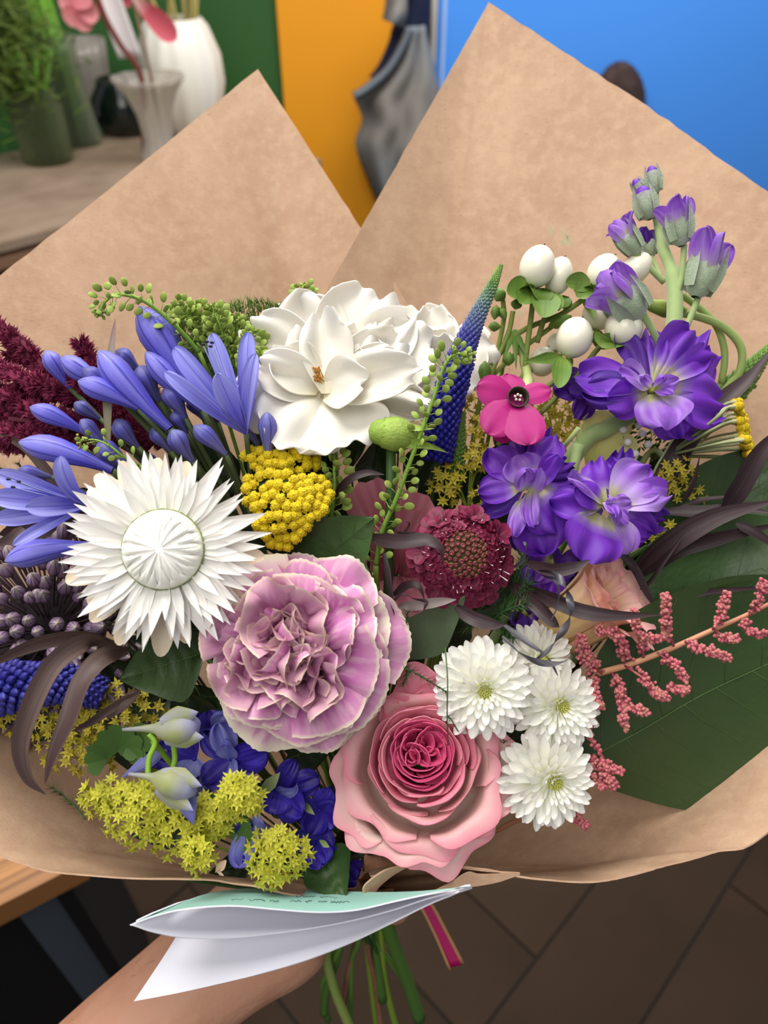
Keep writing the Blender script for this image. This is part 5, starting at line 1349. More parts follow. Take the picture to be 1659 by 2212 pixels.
def yarrow(label, px, py, d, outline, zface, n, size, seed, dome=0.010, tailp=None):
    T = Thing('yarrow', label, 'flower', px, py, d)
    k = T.k; rn = random.Random(seed)
    import mathutils
    def inside(x, y):
        c = False; j = len(outline) - 1
        for i in range(len(outline)):
            xi, yi = outline[i]; xj, yj = outline[j]
            if (yi > y) != (yj > y) and x < (xj - xi) * (y - yi) / (yj - yi) + xi: c = not c
            j = i
        return c
    xs = [p[0] for p in outline]; ys = [p[1] for p in outline]
    pts = []; tries = 0
    while len(pts) < n and tries < 6000:
        tries += 1
        x, y = rn.uniform(min(xs), max(xs)), rn.uniform(min(ys), max(ys))
        if not inside(x, y): continue
        if any((x - a) ** 2 + (y - b) ** 2 < (size * 0.66) ** 2 for a, b in pts): continue
        pts.append((x, y))
    cx, cy = sum(xs) / len(xs), sum(ys) / len(ys)
    T.part('underside', G().blob(T.P(cx, cy, d + .014), (max(xs) - min(xs)) * .46 * k, (max(ys) - min(ys)) * .44 * k, .006, nu=16, nv=8).mesh('underside', mat('shaded_yarrow_green', '#3C4420', rough=.9)))
    hw = (max(xs) - min(xs)) / 2; hh = (max(ys) - min(ys)) / 2
    root = T.P(cx, cy + 30, d + 0.045)
    for i, (x, y) in enumerate(pts):
        u, v = (x - cx) / hw, (y - cy) / hh
        dd = d + dome * (u * u + v * v) * 0.7 + zface * v + rn.uniform(-.001, .001)
        p = T.P(x, y, dd)
        T.part('floret', rn.choice(yf), aim(p, Vector((u * .5, -v * .5 + 0.1, 1)), size * k * rn.uniform(.9, 1.1), rn.uniform(0, 6)))
        if i % 3 == 0:
            T.part('stalk', G().tube(bez(p - Vector((0, 0, .002)), p - Vector((0, 0, .015)), root.lerp(p, .3), root, 5), 2.4 * k, 5).mesh('stalk', M_yas))
    T.part('stem', G().tube(cat([root, T.P((cx + 800) / 2, (cy + 1950) / 2, .375), T.P(790, 1955, .395)] + ([T.P(*q) for q in tailp] if tailp else []), 7), 6 * k, 7).mesh('stem', M_stem_dk))
yarrow('flat yellow yarrow head touching the strawflower petals', 615, 1095, 0.279, [(525, 1040), (560, 1018), (640, 1020), (700, 1030), (716, 1060), (700, 1100), (668, 1140), (640, 1160), (625, 1185), (590, 1182), (560, 1160), (550, 1110), (530, 1080)], -.002, 190, 25, 1, tailp=[(820, 2100, .43), (817, 2230, .46)])
yarrow('small yellow yarrow head tucked under the white rose', 600, 985, 0.293, [(525, 985), (545, 965), (600, 950), (650, 955), (692, 975), (690, 1005), (650, 1020), (600, 1025), (560, 1015), (535, 1005)], -.003, 90, 24, 2)
# yarrow seen from the side at the right edge
T = Thing('yarrow', 'yellow yarrow head seen from the side by the right edge', 'flower', 1600, 930, 0.318)
k = T.k; rn = random.Random(6)
root = T.P(1440, 985, .322)
for i in range(58):
    t = rn.random()
    y = 868 + 122 * t; x = 1592 + 26 * t + rn.uniform(-5, 12) - 10 * (t - .5) ** 2
    dd = .318 + rn.uniform(-.022, .022)
    T.part('floret', rn.choice(yf), aim(T.P(x, y, dd), (1, -.15, .15 + rn.uniform(-.2, .3)), 20 * k, rn.uniform(0, 6)))
    if i % 2 == 0:
        q = T.P(x - 8, y, dd); mid_ = T.P(1540 + rn.uniform(-10, 10), 900 + t * 90, dd)
        T.part('stalk', G().tube(cat([q, T.P(x - 30, y + 4, dd), mid_, root], 5), [5 * k] * 3 + [3 * k] * 13, 6).mesh('stalk', mat('felted_stalk', [(0, '#B2AC80'), (0.3, '#9AA078'), (1, '#6E7A4C')], rough=0.8)))
T.part('stem', G().tube(cat([root, T.P(1380, 1010, .33), T.P(1200, 1400, .36), T.P(830, 1955, .396)], 6), 7 * k, 7).mesh('stem', M_yas))
for i in range(7):
    petal_px(T, 'leaflet', M_yas, (1440 + i * 12, 985 - i * 4, .325), (1470 + i * 16, 960 - i * 12, .320), 10, shape='point', nu=3, nv=6)
# ================================================================ green pennycress sprigs
M_pod = mat('lime_pod', [(0, '#7E9640'), (0.5, '#93A94C'), (1, '#A4B85A')], rough=0.5, trans=0.2, jitter=0.12)
M_pst = mat('lime_stalk', [(0, '#86A840'), (1, '#6E9438')], rough=0.5)
def pod_mesh():
    g = G()
    def fn(u, v):
        a, b = u * 2 * PI, (v - .5) * PI
        x = math.cos(a) * math.cos(b) * .38; y = math.sin(b) * .5 + .5; z = math.sin(a) * math.cos(b) * .09 + .05 * (1 - abs(math.sin(b)))
        return (x, y + 1.0, z)
    g.grid(fn, 10, 6)
    g.tube([(0, 0, 0), (0, .5, .06), (0, 1.02, 0)], .035, 5)
    return g.mesh('pod', M_pod)
PODM = pod_mesh()
def sprig(label, pts, n, pl, d_spread=0.4, r=4, top=True, rootd=None, start=0.0, seed=0, group=None):
    rn = random.Random(seed)
    mid_ = pts[len(pts) // 2]
    T = Thing('pennycress', label, 'sprig', *pts[-1])
    k = T.k
    c = cat([T.P(*p) for p in pts], 12)
    T.part('stalk', G().tube(c, [r * k * (0.55 + 0.45 * i / len(c)) for i in range(len(c))], 6).mesh('stalk', M_pst))
    for i in range(n):
        t = start + (1 - start) * (i + .5) / n
        j = t * (len(c) - 1); a = min(int(j), len(c) - 2)
        p = c[a].lerp(c[a + 1], j - a); ax = (c[a] - c[a + 1]).normalized()
        s = ax.orthogonal().normalized(); s.rotate(Matrix.Rotation(i * 2.39996 + rn.uniform(-.4, .4), 3, ax))
        dr = (s + ax * (0.55 + 0.6 * (1 - min(1, t * 4)))).normalized()
        sz = pl * k * rn.uniform(.85, 1.15) * min(1, .45 + t * 2.5)
        nrm = dr.cross(ax).normalized()
        Z = Vector((rn.uniform(-.6, .6), rn.uniform(-.6, .6), 1)); Z = (Z - dr * Z.dot(dr)).normalized(); X = dr.cross(Z)
        M = Matrix((X, dr, Z)).transposed().to_4x4()
        T.part('pod', PODM, Matrix.Translation(p) @ M @ sc(sz))
    if top:
        g = G()
        for i in range(16):
            g.blob(c[0] + Vector((rn.gauss(0, 5), rn.gauss(0, 5), rn.gauss(0, 4))) * k, 3.4 * k, nu=6, nv=4)
        T.part('bud_tip', g.mesh('bud_tip', M_pod))
    if rootd: T.part('stem', G().tube(cat([c[-1]] + [T.P(*q) for q in rootd], 6), r * k, 6).mesh('stem', M_pst))
    return T
sprig('long green pennycress sprig trailing down beside the dark blue spike', [(1012, 770, .281), (985, 765, .281), (960, 790, .282), (940, 850, .284), (915, 920, .286), (885, 1000, .289), (855, 1080, .292), (825, 1150, .296), (812, 1220, .300)], 92, 21, rootd=[(815, 1400, .33), (800, 1950, .39)], r=6, seed=3)
sprig('arching pennycress sprig reaching over the tallest blue bud', [(215, 675, .284), (228, 650, .284), (255, 636, .285), (300, 645, .287), (340, 670, .290), (385, 710, .295), (430, 760, .302)], 48, 20, rootd=[(520, 1000, .335), (780, 1950, .39)], r=5, seed=4)
sprig('short pennycress sprig lying over the blue buds by the strawflower', [(178, 952, .278), (205, 950, .278), (235, 962, .279), (265, 985, .281), (300, 1005, .286)], 18, 17, r=3, seed=5, rootd=[(420, 1150, .32), (780, 1950, .39)])
sprig('upright pennycress sprig between the yarrow and the rose calyx', [(722, 960, .300), (722, 1010, .299), (722, 1060, .299), (716, 1110, .301), (706, 1160, .304)], 44, 22, r=5, seed=6, rootd=[(720, 1400, .34), (790, 1950, .39)], top=False)
sprig('tiny pennycress tip showing above the white rose', [(655, 622, .330), (660, 640, .331), (668, 665, .332), (680, 720, .335)], 24, 18, r=4, seed=7, rootd=[(720, 1000, .36), (790, 1950, .395)])
for i, (p, q) in enumerate((((460, 668), (500, 770)), ((425, 665), (470, 760)), ((510, 690), (520, 800)), ((385, 655), (440, 740)), ((545, 720), (545, 830)), ((490, 740), (530, 870)), ((540, 760), (560, 850)))):
    lab = ['upright pennycress head between the open blue flower and the white rose', 'pennycress head right above the open blue flower', 'pennycress head against the left tip of the white rose', 'pennycress head with a white floret left of the others', 'pennycress head in the gap left of the white rose', 'pennycress head under the left petals of the white rose', 'pennycress head low behind the open blue flower'][i]
    sprig(lab, [(p[0], p[1], .306 + .003 * (i % 3)), ((p[0] * 2 + q[0]) / 3, (p[1] * 2 + q[1]) / 3 - 4, .307 + .003 * (i % 3)), ((p[0] + q[0]) / 2, (p[1] + q[1]) / 2, .309 + .003 * (i % 3)), (q[0], q[1], .314)], 50, 20, r=4, seed=10 + i, rootd=[(600, 1100, .345), (785, 1950, .395)])
# soft green amaranth-like plume behind the white rose
T = Thing('green_plume', 'soft spiky green plume behind the pennycress and white rose', 'foliage', 520, 780, 0.325)
k = T.k; rn = random.Random(40)
M_gp = mat('soft_green_spikes', [(0, '#3C5A20'), (1, '#7E9C48')], rough=0.7)
g = G()
for i in range(2600):
    x = rn.uniform(380, 645); y0 = 668 + 18 * math.sin(x * .02) + (x - 380) * .02
    y = y0 + rn.random() ** 1.3 * 200; dd = .33 - .012 * math.sin(PI * (x - 380) / 265) + (y - 670) * -2e-5 + rn.uniform(-.004, .004)
    p = T.P(x, y, dd); dr = Vector((rn.gauss(0, .5), 1, rn.uniform(.2, 1.2))).normalized(); L = rn.uniform(12, 26) * k
    xx = dr.orthogonal().normalized() * 1.8 * k
    b = len(g.v); g.v += [p - xx, p + xx, p + dr * L]; g.uv += [(0, 0), (1, 0), (.5, 1)]; g.f.append((b, b + 1, b + 2))
o = T.part('spikes', g.mesh('spikes', M_gp)); o['kind'] = 'stuff'
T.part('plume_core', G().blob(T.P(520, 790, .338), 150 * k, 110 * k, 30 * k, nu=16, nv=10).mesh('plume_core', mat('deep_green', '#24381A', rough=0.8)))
stem_to_bind(T, (540, 840, .34), (0, -1, -.3), 6 * k, M_stem_dk)

# ================================================================ speedwell spikes
M_ve = mat('speedwell', [(0, '#8AA848'), (0.16, '#6E9448'), (0.3, '#6E8094'), (0.42, '#4A4C98'), (0.6, '#2E2C92'), (1, '#22208A')], rough=0.5, spot=('#16145C', 0.4, 250))
M_veg = mat('speedwell_green', [(0, '#6E9040'), (1, '#4E7430')], rough=0.5)
M_veb = mat('speedwell_blue', [(0, '#26267C'), (1, '#1E1C70')], rough=0.5, spot=('#4448A8', 0.5, 200))
def spike(label, pts, r0, r1, m_, n, size, stemto, seed=0, open_=0.0):
    T = Thing('speedwell', label, 'flower spike', *pts[-1])
    k = T.k; rn = random.Random(seed)
    c = cat([T.P(*p) for p in pts], 12)
    g = G(); nn = len(c) - 1
    for i in range(n):
        t = (i + .5) / n; j = t * nn; a = min(int(j), nn - 1)
        p = c[a].lerp(c[a + 1], j - a); ax = (c[a] - c[a + 1]).normalized()
        s = ax.orthogonal().normalized(); s.rotate(Matrix.Rotation(i * 2.39996, 3, ax))
        r = (r0 + (r1 - r0) * min(1, t * 1.6)) * k * (1 + rn.uniform(-.05, .15) * (t > .5))
        z = size * (0.45 + 0.75 * min(1, t * 1.5)) * k
        b0 = len(g.uv)
        g.blob(p + s * r, z * .42, z * .42, z * .62, nu=6, nv=4, M=aim((0, 0, 0), (s + ax * .9)).to_3x3().to_4x4())
        for q in range(b0, len(g.uv)): g.uv[q] = (0, t)
    b0 = len(g.uv)
    g.tube(c, [(r0 + (r1 - r0) * min(1, i / nn * 1.6)) * k for i in range(nn + 1)], 8)
    o = T.part('florets', g.mesh('florets', m_)); o['kind'] = 'stuff'
    T.part('stem', G().tube(cat([c[-1]] + [T.P(*q) for q in stemto], 7), 5 * k, 6).mesh('stem', M_stem_dk))
    return T
spike('tall tapering speedwell spike, green tip to deep blue base', [(1082, 573, .312), (1062, 620, .311), (1028, 690, .310), (1000, 760, .309), (975, 840, .309), (955, 920, .311), (945, 990, .316)], 3, 27, M_ve, 620, 12, [(900, 1300, .35), (800, 1950, .39)], 1)
spike('blue speedwell spike lying across the lower left under the allium', [(225, 1500, .292), (150, 1478, .289), (70, 1480, .287), (-20, 1490, .287), (-90, 1495, .288)], 30, 42, M_veb, 330, 24, [(-120, 1560, .29), (200, 1850, .33), (760, 1950, .39)], 2)
spike('slim green speedwell tip beside the dark blue spike', [(1000, 888, .318), (992, 940, .319), (985, 990, .321), (982, 1040, .324)], 5, 17, M_veg, 180, 9, [(940, 1300, .355), (800, 1950, .392)], 3)
spike('green speedwell tip at the right edge behind the looping stem', [(1670, 745, .345), (1635, 785, .344), (1600, 825, .343), (1560, 870, .343)], 8, 22, M_veg, 190, 13, [(1400, 1050, .35), (830, 1950, .397)], 4)
T = Thing('white_bud_spike', 'dark green spike dotted with white buds below the tall stock', 'flower spike', 1385, 940, 0.326)
k = T.k; rn = random.Random(3)
g = G()
for i in range(150):
    p = T.P(1390 + rn.uniform(-48, 55), 945 + rn.uniform(-45, 50), .328 + rn.uniform(-.004, .008))
    g.add(petal(24 * k, 7 * k, 'point', nu=2, nv=4), aim(p, (rn.uniform(-1, 1), rn.uniform(-.3, 1), 1), 1, rn.uniform(0, 6)) @ rx(PI / 2))
o = T.part('leaflets', g.mesh('leaflets', mat('dark_leaflet', [(0, '#2C4A22'), (1, '#48692E')], rough=0.6))); o['kind'] = 'stuff'
for (x, y) in ((1380, 918), (1388, 936), (1412, 928), (1356, 955), (1346, 928), (1352, 990), (1372, 980), (1340, 905), (1400, 960)):
    T.part('white_bud', G().blob(T.P(x, y, .320), 8.5 * k, 8.5 * k, 10 * k, nu=10, nv=7).mesh('white_bud', mat('white_bud', '#E4E4E0', rough=0.5)))
stem_to_bind(T, (1385, 985, .33), (-.3, -1, -.3), 6 * k, M_stem_dk)

# ================================================================ lady's mantle
M_st = mat('chartreuse_star', [(0, '#A9A62C'), (0.4, '#C6C43C'), (1, '#D0CE4C')], rough=0.6, trans=0.2, jitter=0.12)
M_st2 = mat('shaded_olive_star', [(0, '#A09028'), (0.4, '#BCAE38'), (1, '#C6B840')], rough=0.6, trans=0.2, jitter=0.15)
M_ams = mat('mantle_stalk', '#8A9C3C', rough=0.6)
def star(n=7):
    g = G()
    for i in range(n):
        L = .5 if i % 2 == 0 else .42
        g.add(petal(L, .24, 'point', c=.3, base=.6, a0=.15, a1=.35, lat=.4, nu=2, nv=4), rz(2 * PI * i / n) @ tr(0, .10, 0))
    g.lathe([(.02, -.5), (.05, -.3), (.15, -.08), (.17, 0.03), (.12, .06), (.03, .03), (.001, .03)], 8)
    return g
SM = [star(7).mesh('star_flower', M_st), star(8).mesh('star_flower', M_st), star(6).mesh('star_flower', M_st)]
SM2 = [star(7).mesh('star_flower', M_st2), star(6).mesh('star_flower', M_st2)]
MBASE = {}
def mantle(label, clusters, size, meshes, root, seed, stemto):
    """clusters: (x, y, d, rx, ry, n)"""
    T = Thing('lady_mantle', label, 'flower sprig', clusters[0][0], clusters[0][1], clusters[0][2])
    k = T.k; rn = random.Random(seed)
    rt = T.P(*root)
    for (x, y, d, ax, ay, n) in clusters:
        n = max(2, int(n * .8))
        hub = T.P(x, y, d + max(ax, ay) * k * 0.95)
        T.part('stalk', G().tube(cat([hub, hub.lerp(rt, .5) + Vector((0, 0.004, 0)), rt], 5), 2.6 * k, 5).mesh('stalk', M_ams))
        for i in range(n):
            r = math.sqrt((i + .5) / n) * 0.98; a = i * 2.39996 + seed
            u, v = r * math.cos(a) + rn.uniform(-.08, .08), r * math.sin(a) + rn.uniform(-.08, .08)
            z = math.sqrt(max(0, 1 - min(1, u * u + v * v) * .9))
            dd = d + (1 - z) * max(ax, ay) * k * 0.8
            p = T.P(x + u * ax, y - v * ay, dd + rn.uniform(-.0012, .0012))
            nd = Vector((u * 1.0, v * 1.0, z + .25)) + Vector((rn.uniform(-.35, .35), rn.uniform(-.35, .35), 0))
            T.part('star_flower', rn.choice(meshes), aim(p, nd, size * 1.12 * k * rn.uniform(.85, 1.15), rn.uniform(0, 6)))
            if i % 4 == 0: T.part('stalk', G().tube([p - nd.normalized() * size * .4 * k, hub], 1.0 * k, 4).mesh('stalk', M_ams))
    T.part('stem', G().tube(cat([rt] + [T.P(*q) for q in stemto], 6), 4 * k, 6).mesh('stem', M_ams))
    return T
mantle('bright chartreuse lady\'s mantle froth along the lower left paper edge', [(300, 1765, .268, 85, 75, 62), (250, 1720, .275, 75, 40, 26), (380, 1790, .270, 70, 70, 40), (340, 1720, .276, 60, 40, 18), (450, 1770, .275, 45, 55, 22), (205, 1735, .280, 40, 30, 12)], 31, SM, (480, 1800, .32), 1, [(650, 1880, .36), (780, 1950, .395)])
mantle('domed chartreuse lady\'s mantle cluster over the indigo larkspur', [(518, 1722, .262, 52, 50, 44), (478, 1770, .270, 30, 30, 10)], 29, SM, (560, 1800, .31), 2, [(680, 1880, .36), (785, 1950, .395)])
mantle('chartreuse lady\'s mantle cluster hanging over the card', [(600, 1845, .266, 72, 62, 50), (585, 1895, .268, 40, 26, 9)], 30, SM, (640, 1840, .31), 3, [(700, 1890, .36), (790, 1950, .395)])
mantle('small chartreuse lady\'s mantle tuft drooping on the paper lip', [(425, 1850, .264, 40, 44, 22)], 29, SM, (470, 1830, .30), 4, [(650, 1890, .35), (785, 1950, .395)])
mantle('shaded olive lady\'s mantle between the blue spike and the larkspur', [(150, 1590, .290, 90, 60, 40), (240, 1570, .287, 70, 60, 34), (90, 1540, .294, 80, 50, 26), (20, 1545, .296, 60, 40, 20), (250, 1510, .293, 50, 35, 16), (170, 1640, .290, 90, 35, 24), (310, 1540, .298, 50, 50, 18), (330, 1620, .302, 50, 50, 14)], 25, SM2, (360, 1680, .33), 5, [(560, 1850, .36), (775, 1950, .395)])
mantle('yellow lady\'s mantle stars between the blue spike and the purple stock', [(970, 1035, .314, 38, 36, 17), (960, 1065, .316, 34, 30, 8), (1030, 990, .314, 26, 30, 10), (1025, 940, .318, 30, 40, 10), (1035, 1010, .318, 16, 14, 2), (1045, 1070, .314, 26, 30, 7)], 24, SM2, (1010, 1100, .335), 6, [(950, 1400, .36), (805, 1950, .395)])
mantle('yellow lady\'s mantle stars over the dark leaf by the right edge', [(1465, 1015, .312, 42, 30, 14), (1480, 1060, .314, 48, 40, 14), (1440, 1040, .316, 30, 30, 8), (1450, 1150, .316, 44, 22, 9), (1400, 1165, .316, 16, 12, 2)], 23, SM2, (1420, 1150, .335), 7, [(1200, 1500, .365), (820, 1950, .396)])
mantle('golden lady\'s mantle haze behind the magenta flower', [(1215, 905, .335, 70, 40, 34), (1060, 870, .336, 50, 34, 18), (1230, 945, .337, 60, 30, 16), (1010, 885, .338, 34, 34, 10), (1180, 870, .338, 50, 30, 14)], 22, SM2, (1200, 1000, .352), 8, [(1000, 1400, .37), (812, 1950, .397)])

# ================================================================ indigo larkspur
M_de = mat('indigo_petal', [(0, '#3A2CA4'), (0.5, '#2C1A8E'), (1, '#221280')], rough=0.45, trans=0.2, streak=('#4E42BC', 0.6, 12, 0.8), jitter=0.2)
M_dl = mat('periwinkle_petal', [(0, '#6A70B8'), (0.5, '#7C80CC'), (1, '#5A56B8')], rough=0.5, trans=0.25, streak=('#A4A8DC', 0.6, 7, 0.7), jitter=0.1)
M_db = mat('larkspur_bud', [(0, '#8C8C98'), (0.3, '#8E9464'), (0.7, '#8C9258'), (0.9, '#8E8EAC'), (1, '#7C7EC0')], rough=0.55, sheen=0.2, streak=('#9C9CB4', 0.5, 5, 0.7), jitter=0.05)
T = Thing('larkspur', 'indigo blue larkspur with two pale green spurred buds', 'flower', 560, 1730, 0.296)
k = T.k
def larkf(cx, cy, d, pet, ):
    e = obj('flower', G().blob((0, 0, 0), 6 * k, nu=7, nv=5).mesh('flower_heart', M_de), T.o, Matrix.Translation(T.P(cx, cy, d)))
    off = T.P(cx, cy, d)
    class S: pass
    S.k = k; S.d = d
    S.P = lambda x, y, dd=None: C(x, y, dd if dd else d) - T.b - off
    S.part = lambda name, me, M=None, parent=None, label=None: obj(name, me, e, M, label)
    for i, (x, y, W, dz, kd, tl) in enumerate(pet):
        petal_px(S, 'petal', M_dl if kd == 'l' else M_de, (cx, cy, d), (x, y, d + dz), W, tilt=tl, shape='round', c=.62, base=.2, nu=8, nv=9, a1=-.5, lat=.3, ruf=.09, rf=2.2, ph=i + x, rough=.26, seed=i + cx)
larkf(500, 1640, .284, [(575, 1620, 74, -.006, 'd', .2), (560, 1650, 70, -.002, 'd', -.2), (470, 1560, 56, -.004, 'l', .3), (440, 1580, 60, 0, 'd', 0), (440, 1690, 60, -.002, 'd', 0), (520, 1690, 40, -.010, 'l', .2), (485, 1600, 44, -.008, 'l', 0)])
larkf(600, 1710, .286, [(690, 1680, 60, -.002, 'd', .2), (640, 1640, 44, -.002, 'd', -.3), (655, 1760, 80, -.006, 'd', .1), (590, 1760, 70, -.006, 'd', -.1), (640, 1695, 36, -.010, 'l', .2), (570, 1690, 50, -.004, 'd', .2)])
larkf(690, 1750, .290, [(735, 1745, 60, -.006, 'd', .3), (715, 1700, 46, -.006, 'd', -.2), (720, 1790, 60, -.006, 'd', 0), (665, 1800, 64, -.008, 'd', .2), (640, 1740, 50, -.004, 'd', 0)])
larkf(680, 1820, .288, [(650, 1850, 90, -.006, 'd', .1), (720, 1830, 70, -.004, 'd', -.2), (700, 1870, 70, -.004, 'd', .2), (735, 1880, 70, 0, 'd', .1), (640, 1800, 60, -.004, 'd', .2)])
larkf(750, 1870, .292, [(770, 1900, 50, -.004, 'd', .2), (740, 1920, 56, -.002, 'd', 0), (780, 1880, 50, 0, 'd', .1), (700, 1880, 60, 0, 'd', 0)])
larkf(545, 1780, .280, [(515, 1872, 56, -.004, 'l', .2), (575, 1790, 50, -.008, 'l', -.2), (560, 1830, 50, -.002, 'd', .1), (510, 1800, 50, -.002, 'd', 0), (530, 1860, 40, 0, 'd', .1)])
larkf(420, 1640, .292, [(330, 1620, 60, -.002, 'd', .2), (300, 1640, 50, 0, 'd', 0), (380, 1700, 70, -.004, 'd', 0), (390, 1590, 60, .0, 'd', .1), (440, 1720, 80, -.004, 'l', .1), (400, 1680, 60, -.006, 'l', .1)])
larkf(460, 1570, .288, [(490, 1545, 44, -.004, 'l', .2), (450, 1535, 50, 0, 'd', 0), (420, 1560, 50, .002, 'd', 0), (480, 1600, 60, -.004, 'd', .2)])
def lark_bud(tip, mid_, spur, W, d):
    # body from spur side to mouth
    pts = [T.P(spur[0], spur[1], d + .002), T.P((spur[0] + mid_[0]) / 2 + 4, (spur[1] + mid_[1]) / 2 - 2, d), T.P(mid_[0], mid_[1], d - .002), T.P(tip[0], tip[1], d - .002)]
    c = cat(pts, 8); n = len(c)
    prof = [(0, .10), (.2, .18), (.35, .3), (.5, .72), (.65, 1.0), (.8, .95), (.92, .7), (1, .15)]
    rad = []
    for i in range(n):
        t = i / (n - 1)
        for a in range(len(prof) - 1):
            if prof[a][0] <= t <= prof[a + 1][0]:
                f = (t - prof[a][0]) / (prof[a + 1][0] - prof[a][0]); rad.append((prof[a][1] * (1 - f) + prof[a + 1][1] * f) * W * k / 2); break
    e = T.part('spurred_bud', G().tube(c, rad, 12).mesh('spurred_bud', M_db))
    for s_ in (-1, 1):
        Y = (c[-1] - c[n // 2]); L = Y.length * 1.15; Y.normalize()
        Z = (Vector((0, 0, 1)) - Y * Y.z).normalized(); X = Y.cross(Z)
        M = Matrix((X, Y, Z)).transposed().to_4x4()
        obj('petal', petal(L, W * .8 * k, 'point', c=.5, base=.5, a1=.1, lat=-.8, nu=6, nv=8).mesh('petal', M_db), e, Matrix.Translation(c[n // 2] + Z * W * .3 * k + X * s_ * W * .25 * k) @ M @ rz(-s_ * .12))
lark_bud((432, 1560), (385, 1575), (265, 1576), 62, .272)
lark_bud((424, 1712), (370, 1690), (278, 1672), 60, .268)
petal_px(T, 'petal', M_dl, (395, 1715, .271), (418, 1782, .268), 46, shape='point', c=.3, base=.6, nu=5, nv=7, lat=-.5)
petal_px(T, 'petal', M_dl, (360, 1620, .280), (262, 1680, .276), 30, shape='point', c=.5, nu=5, nv=9, lat=-.5)
for pts in ([(322, 1585, .272), (335, 1605, .272), (322, 1640, .271), (320, 1678, .27)], [(375, 1610, .276), (378, 1640, .276), (372, 1665, .275)], [(330, 1600, .274), (400, 1680, .29), (520, 1760, .305), (680, 1880, .35), (780, 1950, .39)]):
    T.part('stalk', G().tube(cat([T.P(*p) for p in pts], 6), 6 * k, 7).mesh('stalk', mat('bright_green_stalk', '#86AE3C', rough=0.5)))
for (p0, p1, W) in (((560, 1720, .284), (605, 1668, .276), 26), ((470, 1740, .280), (520, 1690, .272), 26), ((650, 1730, .286), (680, 1760, .280), 16), ((690, 1815, .283), (712, 1830, .280), 14)):
    petal_px(T, 'bract', mat('grey_green_bract', [(0, '#6E8050'), (1, '#8A9468')], rough=0.6), p0, p1, W, shape='point', nu=4, nv=7, lat=.4)

# ================================================================ astilbe
M_as = mat('rose_pink_bud', [(0, '#8A3A4A'), (0.5, '#AC5062'), (1, '#BC7472')], rough=0.5, spot=('#B09468', 0.35, 300), jitter=0.05)
M_ast = mat('tan_pink_stalk', [(0, '#B87A64'), (1, '#C99672')], rough=0.6)
rn = random.Random(77)
def bead(sz):
    g = G().blob((0, 0, 0), .5, .5, .58, nu=6, nv=4)
    return g
BEAD = bead(1)
def astilbe(label, main, branches, d, stemto, bs=9):
    T = Thing('astilbe', label, 'flower plume', main[-1][0], main[-1][1], main[-1][2])
    k = T.k
    if len(main) > 1: T.part('stalk', G().tube(cat([T.P(*p) for p in main], 8), [4 * k + 3.5 * k * i / (8 * (len(main) - 1)) for i in range(8 * (len(main) - 1) + 1)], 7).mesh('stalk', M_ast))
    for (pts, n, r0) in branches:
        c = cat([T.P(*p) for p in pts], 8); g = G(); nn = len(c) - 1
        g.tube(c, [3.2 * k - 1.4 * k * i / nn for i in range(nn + 1)], 5)
        for i in range(int(n * 1.3)):
            t = rn.random() ** .8; j = (0.12 + .88 * t) * nn; a = min(int(j), nn - 1)
            p = c[a].lerp(c[a + 1], j - a)
            r = r0 * (1.0 + .25 * math.sin(t * 22 + n)) * (1 - .45 * t) * k
            dr = Vector((rn.gauss(0, 1), rn.gauss(0, 1), rn.gauss(0, 1))).normalized()
            b0 = len(g.uv)
            g.add(BEAD, aim(p + dr * r * rn.uniform(.5, 1.0), dr, bs * k * rn.uniform(.75, 1.2), 0))
        o = T.part('branch', g.mesh('branch', M_as)); o['kind'] = 'stuff'
    if stemto: T.part('stem', G().tube(cat([T.P(*main[-1])] + [T.P(*q) for q in stemto], 6), 6 * k, 6).mesh('stem', M_ast))
B_ = .277
astilbe('rose pink astilbe plume pointing right over the big leaf', [(1700, 1285, .282), (1620, 1325, .280), (1530, 1365, .279), (1440, 1405, .280), (1360, 1435, .283), (1290, 1455, .290)],
        [([(1620, 1330, .279), (1640, 1290, .276), (1648, 1255, .275)], 60, 13), ([(1600, 1335, .279), (1625, 1365, .276), (1655, 1370, .274)], 60, 12), ([(1540, 1360, .278), (1560, 1320, .276), (1568, 1278, .275)], 70, 13), ([(1545, 1362, .278), (1575, 1380, .275), (1590, 1378, .274)], 50, 12), ([(1480, 1385, .278), (1510, 1400, .274), (1545, 1410, .272), (1575, 1422, .272)], 90, 13),
         ([(1455, 1395, .279), (1440, 1350, .276), (1438, 1310, .275), (1437, 1285, .275)], 90, 14), ([(1420, 1410, .280), (1460, 1440, .275), (1480, 1470, .273)], 80, 13), ([(1390, 1420, .281), (1385, 1380, .278), (1372, 1345, .277), (1370, 1315, .277)], 90, 12), ([(1350, 1438, .283), (1395, 1470, .276), (1420, 1500, .274), (1440, 1505, .273)], 100, 13),
         ([(1350, 1440, .284), (1345, 1400, .280), (1330, 1370, .279), (1290, 1360, .282)], 120, 16), ([(1300, 1455, .288), (1265, 1420, .284), (1255, 1380, .284)], 130, 20), ([(1320, 1450, .287), (1340, 1490, .278), (1345, 1540, .274), (1350, 1570, .273)], 130, 15), ([(1330, 1510, .278), (1370, 1530, .274), (1400, 1540, .273)], 70, 13), ([(1440, 1480, .276), (1470, 1490, .273), (1488, 1490, .272)], 60, 11),
         ([(1290, 1460, .288), (1280, 1490, .282), (1300, 1530, .278)], 90, 14), ([(1390, 1375, .281), (1420, 1380, .277), (1445, 1360, .277)], 50, 10), ([(1305, 1640, .279), (1275, 1590, .281), (1280, 1540, .283)], 40, 8)],
        .28, [(1150, 1600, .34), (830, 1940, .395)])
